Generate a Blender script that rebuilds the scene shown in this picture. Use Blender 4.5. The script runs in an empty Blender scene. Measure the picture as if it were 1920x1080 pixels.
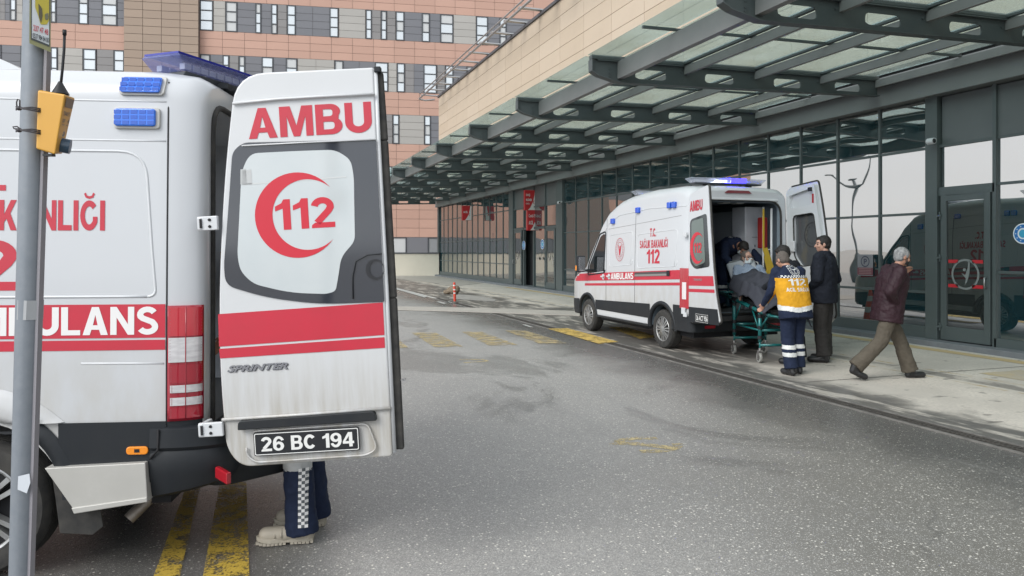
import bpy, bmesh, math, random
import numpy as np
from mathutils import Vector, Matrix, Euler
from mathutils.bvhtree import BVHTree
R = math.radians
random.seed(4)
scene = bpy.context.scene
C = scene.collection

# ---------------------------------------------------------------- camera
F = 1400.0; HZ = 468.0; HC = 1.6
TH = math.atan((960 - 467) / F)
ct, st = math.cos(TH), math.sin(TH)
cam_d = bpy.data.cameras.new('camera'); cam = bpy.data.objects.new('camera', cam_d); C.objects.link(cam)
cam_d.sensor_width = 36; cam_d.lens = F / 1920 * 36
cam_d.shift_y = -(540 - HZ) / 1920
cam_d.clip_end = 2000; cam_d.clip_start = 0.05
cam.location = (0, 0, HC); cam.rotation_euler = (R(90), 0, -TH)
scene.camera = cam

# ---------------------------------------------------------------- sky, sun, exposure
SUN_EL, SUN_AZ = R(38), R(243)          # azimuth clockwise from +Y : behind the camera, left
world = bpy.data.worlds.new('World'); scene.world = world; world.use_nodes = True
wn = world.node_tree; wn.nodes.clear()
sky = wn.nodes.new('ShaderNodeTexSky'); sky.sky_type = 'NISHITA'; sky.sun_disc = False
sky.sun_elevation = SUN_EL; sky.sun_rotation = SUN_AZ
sky.air_density = 1.0; sky.dust_density = 1.0; sky.ozone_density = 1.0
hsv = wn.nodes.new('ShaderNodeHueSaturation'); hsv.inputs['Saturation'].default_value = 0.12
tint = wn.nodes.new('ShaderNodeMix'); tint.data_type = 'RGBA'; tint.blend_type = 'MULTIPLY'
tint.inputs[0].default_value = 1.0; tint.inputs[7].default_value = (0.955, 0.99, 1.03, 1)
bg = wn.nodes.new('ShaderNodeBackground'); bg.inputs['Strength'].default_value = 0.15
wo = wn.nodes.new('ShaderNodeOutputWorld')
cl = wn.nodes.new('ShaderNodeMix'); cl.data_type = 'RGBA'; cl.inputs[0].default_value = 0.55; cl.inputs[7].default_value = (4.4, 4.5, 4.6, 1)   # even cloud cover
wn.links.new(sky.outputs[0], hsv.inputs['Color']); wn.links.new(hsv.outputs[0], cl.inputs[6]); wn.links.new(cl.outputs[2], tint.inputs[6])
wn.links.new(tint.outputs[2], bg.inputs[0]); wn.links.new(bg.outputs[0], wo.inputs[0])
sd = bpy.data.lights.new('sun', 'SUN'); sd.energy = 1.2; sd.angle = R(35); sd.color = (1, 0.97, 0.92)
sun = bpy.data.objects.new('sun', sd); C.objects.link(sun)
sdir = Vector((math.sin(SUN_AZ) * math.cos(SUN_EL), math.cos(SUN_AZ) * math.cos(SUN_EL), math.sin(SUN_EL)))
sun.rotation_euler = (-sdir).to_track_quat('-Z', 'Y').to_euler(); sun.location = (0, -5, 30)
scene.view_settings.view_transform = 'Standard'; scene.view_settings.look = 'None'
scene.view_settings.gamma = 1; scene.view_settings.use_curve_mapping = False
scene.view_settings.exposure = 0.95
scene.render.engine = 'CYCLES'
scene.cycles.max_bounces = 7; scene.cycles.transparent_max_bounces = 12
scene.cycles.caustics_reflective = False; scene.cycles.caustics_refractive = False
scene.cycles.use_denoising = True

# ---------------------------------------------------------------- measuring: photo pixel -> point of the place
def ray(px, py):                      # direction per metre of depth, world frame
    a = (px - 960) / F; b = (HZ - py) / F
    return Vector((ct * a + st, -st * a + ct, b))
def gpt(px, py, z=0.0):
    d = ray(px, py); t = (z - HC) / d.z
    return Vector((d.x * t, d.y * t, z))
def on_w(px, py, w):
    d = ray(px, py); t = w / d.x
    return Vector((w, d.y * t, HC + d.z * t))
def on_u(px, py, u):
    d = ray(px, py); t = u / d.y
    return Vector((d.x * t, u, HC + d.z * t))
def camp(X, Z, z=0.0):                # camera-frame ground coordinates -> world
    return Vector((ct * X + st * Z, -st * X + ct * Z, z))

# ---------------------------------------------------------------- materials
MATS = {}
def mat(name, col, rough=0.6, metal=0.0, var=None, bump=None, coat=0.0, spec=0.5, emit=None, dirt=None, vscale=None, speck=None, trans=0.0, alpha=1.0, dscale=(3, 3, 1.2)):
    """var=(scale, other colour, contrast)  bump=(scale, strength, dist)  dirt=(z0, z1, colour, amount)  speck=(scale, colour, threshold)"""
    if name in MATS: return MATS[name]
    m = bpy.data.materials.new(name); MATS[name] = m; m.use_nodes = True
    nt = m.node_tree; N = nt.nodes; L = nt.links
    b = N['Principled BSDF']
    c4 = tuple(col) + (1,)
    b.inputs['Base Color'].default_value = c4; b.inputs['Roughness'].default_value = rough
    b.inputs['Metallic'].default_value = metal; b.inputs['Coat Weight'].default_value = coat
    b.inputs['Coat Roughness'].default_value = 0.08
    b.inputs['Specular IOR Level'].default_value = spec
    if trans: b.inputs['Transmission Weight'].default_value = trans
    if emit:
        b.inputs['Emission Color'].default_value = tuple(emit[0]) + (1,); b.inputs['Emission Strength'].default_value = emit[1]
    tc = N.new('ShaderNodeTexCoord'); src = tc.outputs['Object']
    if vscale:
        mp = N.new('ShaderNodeMapping'); mp.inputs['Scale'].default_value = vscale; L.new(src, mp.inputs[0]); src = mp.outputs[0]
    cur = None
    def mix(fac, a, bcol):
        x = N.new('ShaderNodeMix'); x.data_type = 'RGBA'
        if hasattr(fac, 'is_linked') or hasattr(fac, 'links'): L.new(fac, x.inputs[0])
        else: x.inputs[0].default_value = fac
        if a is None: x.inputs[6].default_value = c4
        else: L.new(a, x.inputs[6])
        x.inputs[7].default_value = tuple(bcol) + (1,)
        return x.outputs[2]
    def noise(scale, detail=5, rough_=0.6, s=None):
        n = N.new('ShaderNodeTexNoise'); n.inputs['Scale'].default_value = scale; n.inputs['Detail'].default_value = detail
        n.inputs['Roughness'].default_value = rough_; L.new(s or src, n.inputs['Vector']); return n.outputs[0]
    def rng(v, a, b_, c=0, d=1):
        r = N.new('ShaderNodeMapRange'); r.inputs[1].default_value = a; r.inputs[2].default_value = b_
        r.inputs[3].default_value = c; r.inputs[4].default_value = d; L.new(v, r.inputs[0]); return r.outputs[0]
    if var:
        for k, vv in enumerate(var if isinstance(var[0], tuple) or isinstance(var[0], list) else [var]):
            f = rng(noise(vv[0]), 0.5 - vv[2], 0.5 + vv[2]); cur = mix(f, cur, vv[1])
    if speck:
        for sp in (speck if isinstance(speck[0], (tuple, list)) else [speck]):
            v = N.new('ShaderNodeTexVoronoi'); v.inputs['Scale'].default_value = sp[0]; L.new(tc.outputs['Object'], v.inputs['Vector'])
            sepc = N.new('ShaderNodeSeparateColor'); L.new(v.outputs['Color'], sepc.inputs[0])
            f1 = rng(sepc.outputs[0], sp[2], sp[2] + 0.02); f2 = rng(v.outputs['Distance'], 0.42, 0.30)
            mm = N.new('ShaderNodeMath'); mm.operation = 'MULTIPLY'; L.new(f1, mm.inputs[0]); L.new(f2, mm.inputs[1])
            cur = mix(mm.outputs[0], cur, sp[1])
    if dirt:
        sp = N.new('ShaderNodeSeparateXYZ'); L.new(tc.outputs['Object'], sp.inputs[0])
        g = rng(sp.outputs[2], dirt[1], dirt[0])
        mp2 = N.new('ShaderNodeMapping'); mp2.inputs['Scale'].default_value = dscale; L.new(tc.outputs['Object'], mp2.inputs[0])
        nz = rng(noise(2.2, 8, 0.65, mp2.outputs[0]), 0.35, 0.7)
        mm = N.new('ShaderNodeMath'); mm.operation = 'MULTIPLY'; L.new(g, mm.inputs[0]); L.new(nz, mm.inputs[1])
        # a base film as well
        m2 = N.new('ShaderNodeMath'); m2.operation = 'MULTIPLY_ADD'; L.new(g, m2.inputs[0]); m2.inputs[1].default_value = 0.25; L.new(mm.outputs[0], m2.inputs[2])
        m3 = N.new('ShaderNodeMath'); m3.operation = 'MULTIPLY'; m3.use_clamp = True; L.new(m2.outputs[0], m3.inputs[0]); m3.inputs[1].default_value = dirt[3]
        cur = mix(m3.outputs[0], cur, dirt[2])
    if cur is not None: L.new(cur, b.inputs['Base Color'])
    if bump:
        bm_ = N.new('ShaderNodeBump'); bm_.inputs['Strength'].default_value = bump[1]; bm_.inputs['Distance'].default_value = bump[2]
        L.new(noise(bump[0], 4, 0.6), bm_.inputs['Height']); L.new(bm_.outputs[0], b.inputs['Normal'])
    return m

# ---------------------------------------------------------------- mesh builder
class MB:
    def __init__(s): s.v = []; s.f = []; s.m = []
    def add(s, vs, fs, mi=0):
        o = len(s.v); s.v += [tuple(p) for p in vs]
        for f in fs: s.f.append(tuple(i + o for i in f)); s.m.append(mi)
        return s
    def box(s, x0, x1, y0, y1, z0, z1, mi=0):
        if x0 > x1: x0, x1 = x1, x0
        if y0 > y1: y0, y1 = y1, y0
        if z0 > z1: z0, z1 = z1, z0
        v = [(x0, y0, z0), (x1, y0, z0), (x1, y1, z0), (x0, y1, z0), (x0, y0, z1), (x1, y0, z1), (x1, y1, z1), (x0, y1, z1)]
        return s.add(v, [(3, 2, 1, 0), (4, 5, 6, 7), (0, 1, 5, 4), (1, 2, 6, 5), (2, 3, 7, 6), (3, 0, 4, 7)], mi)
    def obox(s, c, ax, ay, az, mi=0):  # half axes
        c = Vector(c); ax = Vector(ax); ay = Vector(ay); az = Vector(az)
        v = [c + ax * i + ay * j + az * k for k in (-1, 1) for i, j in ((-1, -1), (1, -1), (1, 1), (-1, 1))]
        return s.add(v, [(3, 2, 1, 0), (4, 5, 6, 7), (0, 1, 5, 4), (1, 2, 6, 5), (2, 3, 7, 6), (3, 0, 4, 7)], mi)
    def bar(s, p, q, w, h, up=(0, 0, 1), mi=0):
        p = Vector(p); q = Vector(q); d = q - p; l = d.length; d.normalize(); u = Vector(up)
        x = d.cross(u)
        if x.length < 1e-4: x = d.cross(Vector((1, 0, 0)))
        x.normalize(); y = x.cross(d)
        return s.obox((p + q) / 2, d * l / 2, x * w / 2, y * h / 2, mi)
    def tube(s, pts, r, n=10, mi=0, caps=True):
        pts = [Vector(p) for p in pts]; rs = r if isinstance(r, (list, tuple)) else [r] * len(pts)
        vs = []; fs = []; prev = None
        for i, p in enumerate(pts):
            d = (pts[min(i + 1, len(pts) - 1)] - pts[max(i - 1, 0)]).normalized()
            if prev is None:
                a = Vector((0, 0, 1)) if abs(d.z) < 0.9 else Vector((1, 0, 0)); x = d.cross(a).normalized()
            else: x = (prev - d * prev.dot(d)).normalized()
            prev = x; y = d.cross(x)
            for k in range(n):
                t = 2 * math.pi * k / n; vs.append(p + (x * math.cos(t) + y * math.sin(t)) * rs[i])
        for i in range(len(pts) - 1):
            for k in range(n):
                a = i * n + k; b = i * n + (k + 1) % n; fs.append((a, b, b + n, a + n))
        if caps: fs.append(tuple(range(n))[::-1]); fs.append(tuple((len(pts) - 1) * n + k for k in range(n)))
        return s.add(vs, fs, mi)
    def lathe(s, prof, n, c=(0, 0, 0), ax='y', mi=0, a0=0, a1=2 * math.pi):
        """prof: (radius, along) pairs, turned about the axis through c"""
        c = Vector(c); full = abs(a1 - a0 - 2 * math.pi) < 1e-6; vs = []; fs = []; m = n if full else n + 1
        for (r, h) in prof:
            for k in range(m):
                t = a0 + (a1 - a0) * k / n; x, y = r * math.cos(t), r * math.sin(t)
                vs.append(c + Vector({'y': (x, h, y), 'z': (x, y, h), 'x': (h, x, y)}[ax]))
        for i in range(len(prof) - 1):
            for k in range(n):
                a = i * m + k; b = i * m + (k + 1) % m; fs.append((a, b, b + m, a + m))
        return s.add(vs, fs, mi)
    def prism(s, poly, fa, fb, mi=0):
        """poly: 2D points; fa, fb map a 2D point to the two faces"""
        n = len(poly); vs = [fa(*p) for p in poly] + [fb(*p) for p in poly]
        fs = [tuple(range(n)), tuple(range(2 * n - 1, n - 1, -1))] + [(i, i + n, (i + 1) % n + n, (i + 1) % n) for i in range(n)]
        return s.add(vs, fs, mi)
    def sheet(s, poly, f, mi=0):
        return s.add([f(*p) for p in poly], [tuple(range(len(poly)))], mi)
    def build(s, name, mats, parent=None, smooth=False, bevel=0, bseg=2, fix=True, loc=None, auto=None):
        me = bpy.data.meshes.new(name); me.from_pydata(s.v, [], s.f)
        if not isinstance(mats, (list, tuple)): mats = [mats]
        for m in mats: me.materials.append(m)
        me.polygons.foreach_set('material_index', s.m)
        if fix:
            b = bmesh.new(); b.from_mesh(me); bmesh.ops.remove_doubles(b, verts=b.verts, dist=1e-5)
            bmesh.ops.recalc_face_normals(b, faces=b.faces); b.to_mesh(me); b.free()
        if smooth or auto:
            for p in me.polygons: p.use_smooth = True
        if auto: me.set_sharp_from_angle(angle=R(auto))
        me.update()
        return link(name, me, parent, bevel, bseg, loc)
def link(name, me, parent=None, bevel=0, bseg=2, loc=None):
    o = bpy.data.objects.new(name, me); C.objects.link(o)
    if parent is not None: o.parent = parent
    if loc is not None: o.location = loc
    if bevel:
        m = o.modifiers.new('bevel', 'BEVEL'); m.width = bevel; m.segments = bseg; m.limit_method = 'ANGLE'; m.angle_limit = R(40)
        m.harden_normals = False
    return o
def thing(name, label, cat, loc=(0, 0, 0), rz=0, group=None):
    o = bpy.data.objects.new(name, None); C.objects.link(o); o.empty_display_size = 0.2
    o.location = loc; o.rotation_euler = (0, 0, rz); return tag(o, label, cat, group)
def tag(o, label=None, cat=None, group=None, kind=None):
    if label: o['label'] = label
    if cat: o['category'] = cat
    if group: o['group'] = group
    if kind: o['kind'] = kind
    return o
def kids(o): return [c for c in bpy.data.objects if c.parent == o]
def rounded(poly, r, n=4):
    """round the corners of a 2D polygon; r a number or one per corner"""
    out = []; m = len(poly)
    for i, p in enumerate(poly):
        rr = r[i] if isinstance(r, (list, tuple)) else r
        p = Vector(p[:2]); a = Vector(poly[i - 1][:2]); b = Vector(poly[(i + 1) % m][:2])
        da = (a - p); db = (b - p); k = min(rr, da.length * 0.49, db.length * 0.49)
        if k < 1e-4: out.append(tuple(p)); continue
        s_ = p + da.normalized() * k; e = p + db.normalized() * k
        for j in range(n + 1):
            t = j / n; q = s_ * (1 - t) ** 2 + p * 2 * t * (1 - t) + e * t * t; out.append(tuple(q))
    return out
def fill2d(loops, smooth=False):
    """fill 2D loops (first outer, rest holes) -> verts2d, faces"""
    cu = bpy.data.curves.new('tmp', 'CURVE'); cu.dimensions = '2D'; cu.fill_mode = 'BOTH'
    for lp in loops:
        sp = cu.splines.new('POLY'); sp.points.add(len(lp) - 1)
        for i, p in enumerate(lp): sp.points[i].co = (p[0], p[1], 0, 1)
        sp.use_cyclic_u = True
    return _curve_mesh(cu)
def _curve_mesh(cu):
    o = bpy.data.objects.new('tmp', cu); C.objects.link(o)
    dg = bpy.context.evaluated_depsgraph_get(); me = bpy.data.meshes.new_from_object(o.evaluated_get(dg))
    v = [(p.co.x, p.co.y) for p in me.vertices]; f = [tuple(p.vertices) for p in me.polygons]
    bpy.data.objects.remove(o); bpy.data.curves.remove(cu); bpy.data.meshes.remove(me)
    return v, f
TXC = {}
def text2d(s, bold=0.0, space=1.0, shear=0.0):
    k = (s, bold, space, shear)
    if k in TXC: return TXC[k]
    cu = bpy.data.curves.new('txt', 'FONT'); cu.body = s; cu.size = 1; cu.offset = bold; cu.space_character = space
    cu.resolution_u = 3; cu.shear = shear; cu.fill_mode = 'BOTH'; cu.space_line = 0.9; cu.align_x = 'CENTER' if '\n' in s else 'LEFT'
    v, f = _curve_mesh(cu)
    a = np.array(v); a -= a.min(0)
    TXC[k] = (a, f); return TXC[k]
def put_text(s, w, h, fmap, name, m, parent, bold=0.02, shear=0.0, space=1.0):
    """text filling a w x h box; fmap(x, y) -> 3D point"""
    a, f = text2d(s, bold, space, shear); mx = a.max(0); b = MB()
    b.add([fmap(p[0] / mx[0] * w, p[1] / mx[1] * h) for p in a], f)
    return b.build(name, m, parent, fix=False)
def grid_patch(nx, ny, fmap):
    b = MB(); vs = [fmap(i / nx, j / ny) for j in range(ny + 1) for i in range(nx + 1)]
    fs = [(j * (nx + 1) + i, j * (nx + 1) + i + 1, (j + 1) * (nx + 1) + i + 1, (j + 1) * (nx + 1) + i) for j in range(ny) for i in range(nx)]
    return b.add(vs, fs)
def arc(cx, cy, r, a0, a1, n=24, ry=None):
    return [(cx + r * math.cos(a0 + (a1 - a0) * i / n), cy + (ry or r) * math.sin(a0 + (a1 - a0) * i / n)) for i in range(n + 1)]
def crescent(cx, cy, r, r2, dx, sx=1.0, n=40):
    """crescent opening to +x: outer circle r, inner circle r2 shifted by dx; sx scales x"""
    xi = (r * r - r2 * r2 + dx * dx) / (2 * dx); a = math.atan2(math.sqrt(max(r * r - xi * xi, 0)), xi)
    yi = r * math.sin(a); b = math.atan2(yi, xi - dx)
    o = [(cx + sx * r * math.cos(t), cy + r * math.sin(t)) for t in np.linspace(a, 2 * math.pi - a, n)]
    i = [(cx + sx * (dx + r2 * math.cos(t)), cy + r2 * math.sin(t)) for t in np.linspace(2 * math.pi - b, b, n)]
    return o + i[1:-1]
def flat_shape(name, loops, fmap, m, parent):
    v, f = fill2d(loops); b = MB(); b.add([fmap(*p) for p in v], f); return b.build(name, m, parent, fix=False)
# ---------------------------------------------------------------- heavy sans-serif glyphs for painted lettering
def _stroke(path, w):
    """outline of a thick polyline"""
    P_ = [Vector(p) for p in path]; Lf = []; Rt = []
    for i, p in enumerate(P_):
        d0 = (p - P_[i - 1]).normalized() if i else None; d1 = (P_[i + 1] - p).normalized() if i < len(P_) - 1 else None
        d0 = d0 or d1; d1 = d1 or d0; n0 = Vector((-d0.y, d0.x)); n1 = Vector((-d1.y, d1.x)); m = (n0 + n1).normalized(); k = 1 / max(.45, m.dot(n0))
        Lf.append(tuple(p + m * k * w / 2)); Rt.append(tuple(p - m * k * w / 2))
    return Lf + Rt[::-1]
def _rr(x0, y0, x1, y1, r, n=6):      # rounded rectangle, r = (bl, br, tr, tl)
    return rounded([(x0, y0), (x1, y0), (x1, y1), (x0, y1)], list(r), n)
def _arcp(cx, cy, rx, ry, a0, a1, n=14): return [(cx + rx * math.cos(R(a0 + (a1 - a0) * i / n)), cy + ry * math.sin(R(a0 + (a1 - a0) * i / n))) for i in range(n + 1)]
t = .215; h = t / 2
GL = {
 'I': (t, [[(0, 0), (t, 0), (t, 1), (0, 1)]]),
 'L': (.60, [[(0, 0), (.60, 0), (.60, .18), (t, .18), (t, 1), (0, 1)]]),
 'T': (.66, [[(.33 - h, 0), (.33 + h, 0), (.33 + h, .82), (.66, .82), (.66, 1), (0, 1), (0, .82), (.33 - h, .82)]]),
 'A': (.80, [[(0, 0), (.225, 0), (.28, .19), (.52, .19), (.575, 0), (.80, 0), (.51, 1), (.29, 1)], [(.325, .35), (.475, .35), (.40, .72)]]),
 'M': (.92, [[(0, 0), (.20, 0), (.20, .66), (.37, 0), (.55, 0), (.72, .66), (.72, 0), (.92, 0), (.92, 1), (.62, 1), (.46, .36), (.30, 1), (0, 1)]]),
 'N': (.76, [[(0, 0), (.20, 0), (.20, .62), (.56, 0), (.76, 0), (.76, 1), (.56, 1), (.56, .38), (.20, 1), (0, 1)]]),
 'K': (.76, [[(0, 0), (t, 0), (t, .27), (.32, .38), (.50, 0), (.76, 0), (.48, .56), (.75, 1), (.50, 1), (t, .53), (t, 1), (0, 1)]]),
 'B': (.74, [_rr(0, 0, .74, 1, (0, .28, .0, 0))[:0] + [(0, 0)] + _arcp(.44, .285, .30, .285, -90, 50, 10) + _arcp(.42, .755, .27, .245, -32, 90, 10) + [(0, 1)],
             rounded([(t, .17), (.52, .17), (.52, .42), (t, .42)], [0, .11, .11, 0], 5), rounded([(t, .60), (.48, .60), (.48, .83), (t, .83)], [0, .10, .10, 0], 5)]),
 'U': (.74, [_stroke([(h, 1), (h, .36)] + _arcp(.37, .36, .37 - h, .36 - .10, 180, 360, 14)[1:] + [(.74 - h, 1)], t)]),
 'C': (.74, [_stroke(_arcp(.39, .5, .285, .40, 38, 322, 22), t * .97)]),
 'G': (.80, [_stroke(_arcp(.40, .5, .295, .40, 42, 318, 22) + [(.66, .30), (.66, .46)], t * .93), ]),
 'S': (.70, [_stroke(_arcp(.35, .715, .235, .19, 25, 200, 10) + [(.20, .585), (.50, .455)] + _arcp(.35, .285, .245, .19, 30, -155, 12), t * .93)]),
 '1': (.44, [[(.22, 0), (.44, 0), (.44, 1), (.25, 1), (.19, .88), (.0, .78), (.0, .62), (.22, .70)]]),
 '2': (.68, [_stroke(_arcp(.335, .69, .23, .21, 172, -8, 12) + [(.50, .55), (.16, .17)], t * .95) , [(.0, 0), (.68, 0), (.68, .085), (.68, .175), (.27, .175), (.10, .175), (.01, .1)]]),
  '6': (.70, [_arcp(.37, .53, .37, .48, 25, 180, 12) + _arcp(.35, .32, .35, .325, 180, 418, 20)[1:] + [(.36, .645), (.235, .58)] + _arcp(.385, .56, .17, .27, 168, 28, 8), _arcp(.35, .31, .135, .15, 0, 345, 18)]),
 
 '4': (.72, [[(.40, 0), (.62, 0), (.62, .21), (.72, .21), (.72, .38), (.62, .38), (.62, 1), (.36, 1), (0, .37), (0, .21), (.40, .21)], [(.17, .38), (.40, .38), (.40, .74)]]),
 '.': (.2, [[(0, 0), (.2, 0), (.2, .2), (0, .2)]]),
 'R': (.78, [[(0, 0), (t, 0), (t, .38), (.32, .38), (.52, 0), (.78, 0), (.54, .43)] + _arcp(.44, .70, .28, .30, -50, 90, 10) + [(0, 1)], rounded([(t, .55), (.50, .55), (.50, .83), (t, .83)], [0, .12, .12, 0], 5)]),
 'P': (.72, [[(0, 0), (t, 0), (t, .36)] + _arcp(.42, .68, .29, .32, -90, 90, 12) + [(0, 1)], rounded([(t, .53), (.49, .53), (.49, .83), (t, .83)], [0, .12, .12, 0], 5)]),
 'E': (.64, [[(0, 0), (.64, 0), (.64, .175), (t, .175), (t, .42), (.58, .42), (.58, .59), (t, .59), (t, .825), (.63, .825), (.63, 1), (0, 1)]]),
 ' ': (.30, []),
}
GL['9'] = (.70, [[(.70 - a, 1 - b) for a, b in l] for l in GL['6'][1]])
GL['İ'] = (t, GL['I'][1] + [[(0, 1.10), (t, 1.10), (t, 1.26), (0, 1.26)]])
GL['Ğ'] = (.80, GL['G'][1] + [_stroke([(.20, 1.24), (.26, 1.13), (.40, 1.09), (.54, 1.13), (.60, 1.24)], .085)])
GL['Ç'] = (.74, GL['C'][1] + [[(.34, .0), (.44, .0), (.50, -.14), (.36, -.22), (.28, -.2), (.38, -.12)]])
GL['0'] = (.70, [_arcp(.35, .5, .35, .51, 0, 345, 23), _arcp(.35, .5, .15, .34, 0, 345, 23)])
GLC = {}
def glyph_text(s, gap=.075):
    """-> verts (N,2), faces; cap height 1"""
    if s in GLC: return GLC[s]
    V = []; Fc = []; x = 0
    for ch in s:
        w, loops = GL[ch]
        if loops:
            # lay each separate outline with the holes inside it; '2' is two touching pieces
            groups = [[l] for l in loops] if ch in ('2', 'İ', 'Ğ', 'Ç', 'G') else [loops]
            if ch in ('A', 'B', 'R', 'P', '4', '0'): groups = [loops]
            for g in groups:
                v, f = fill2d(g); o = len(V); V += [(a + x, b) for a, b in v]; Fc += [tuple(i + o for i in q) for q in f]
        x += w + gap
    a = np.array(V); a[:, 0] -= a[:, 0].min(); GLC[s] = (a, Fc); return GLC[s]
_old_put = put_text
def put_text(s, w, h, fmap, name, m, parent, bold=0.02, shear=0.0, space=1.0):
    if shear == 0 and all(c in GL for c in s):
        a, f = glyph_text(s); mx = a[:, 0].max(); my = max(1.0, a[:, 1].max()); b = MB(); y0 = 0
        b.add([fmap(p[0] / mx * w, p[1] / my * h) for p in a], f); return b.build(name, m, parent, fix=False)
    return _old_put(s, w, h, fmap, name, m, parent, min(bold, .02), shear, space)
# ---------------------------------------------------------------- shared materials
M_white = mat('van_white_paint', (0.55, 0.565, 0.585), 0.30, coat=0.4, dirt=(0.55, 1.35, (0.42, 0.40, 0.36), 0.75), var=(1.3, (0.52, 0.535, 0.555), 0.3))
M_white2 = mat('clean_white_paint', (0.58, 0.595, 0.61), 0.35, coat=0.2)
M_red = mat('red_vinyl', (0.52, 0.02, 0.045), 0.4, coat=0.1, var=(6, (0.46, 0.025, 0.045), 0.25))
M_whitevinyl = mat('white_vinyl', (0.75, 0.74, 0.73), 0.45)
M_black = mat('black_plastic', (0.011, 0.014, 0.018), 0.5, spec=.35, bump=(220, 0.15, 0.002), dirt=(0.3, 0.9, (0.045, 0.043, 0.04), 0.3))
M_rubber = mat('rubber', (0.018, 0.018, 0.018), 0.8, bump=(90, 0.3, 0.003), var=(14, (0.05, 0.047, 0.042), 0.2))
M_darkglass = mat('dark_glass', (0.012, 0.016, 0.018), 0.04, spec=0.8)
M_steel = mat('steel', (0.5, 0.5, 0.5), 0.35, 0.9, var=(20, (0.36, 0.35, 0.34), 0.2))
M_galv = mat('galvanised', (0.30, 0.32, 0.34), 0.55, 0.35, var=(9, (0.24, 0.26, 0.28), 0.2))
M_chrome = mat('chrome', (0.6, 0.6, 0.62), 0.15, 1.0)
M_dark = mat('dark_void', (0.01, 0.01, 0.012), 0.8)
M_blue = mat('blue_lens', (0.01, 0.09, 0.55), 0.12, coat=0.6, bump=(60, 0.3, 0.004))
M_amber = mat('amber_lens', (0.8, 0.25, 0.01), 0.2, coat=0.5)

def worn_paint(name, col, cover=.5, scale=14, fine=70):
    """road paint worn through to the surface below"""
    m = mat(name, col, .7, var=(scale * .5, tuple(c * .8 for c in col), .25)); nt = m.node_tree; N = nt.nodes; L = nt.links; b = N['Principled BSDF']
    geo = N.new('ShaderNodeNewGeometry'); vals = []
    for s_, w_ in ((scale, .0), (fine, .0)):
        n = N.new('ShaderNodeTexNoise'); n.inputs['Scale'].default_value = s_; n.inputs['Detail'].default_value = 5; n.inputs['Roughness'].default_value = .65; L.new(geo.outputs['Position'], n.inputs['Vector']); vals.append(n.outputs[0])
    ad = N.new('ShaderNodeMath'); ad.operation = 'ADD'; L.new(vals[0], ad.inputs[0]); L.new(vals[1], ad.inputs[1])
    r = N.new('ShaderNodeMapRange'); th = 1.0 + (cover - .5) * .5; r.inputs[1].default_value = th + .10; r.inputs[2].default_value = th - .10; L.new(ad.outputs[0], r.inputs[0]); L.new(r.outputs[0], b.inputs['Alpha'])
    return m
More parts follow.
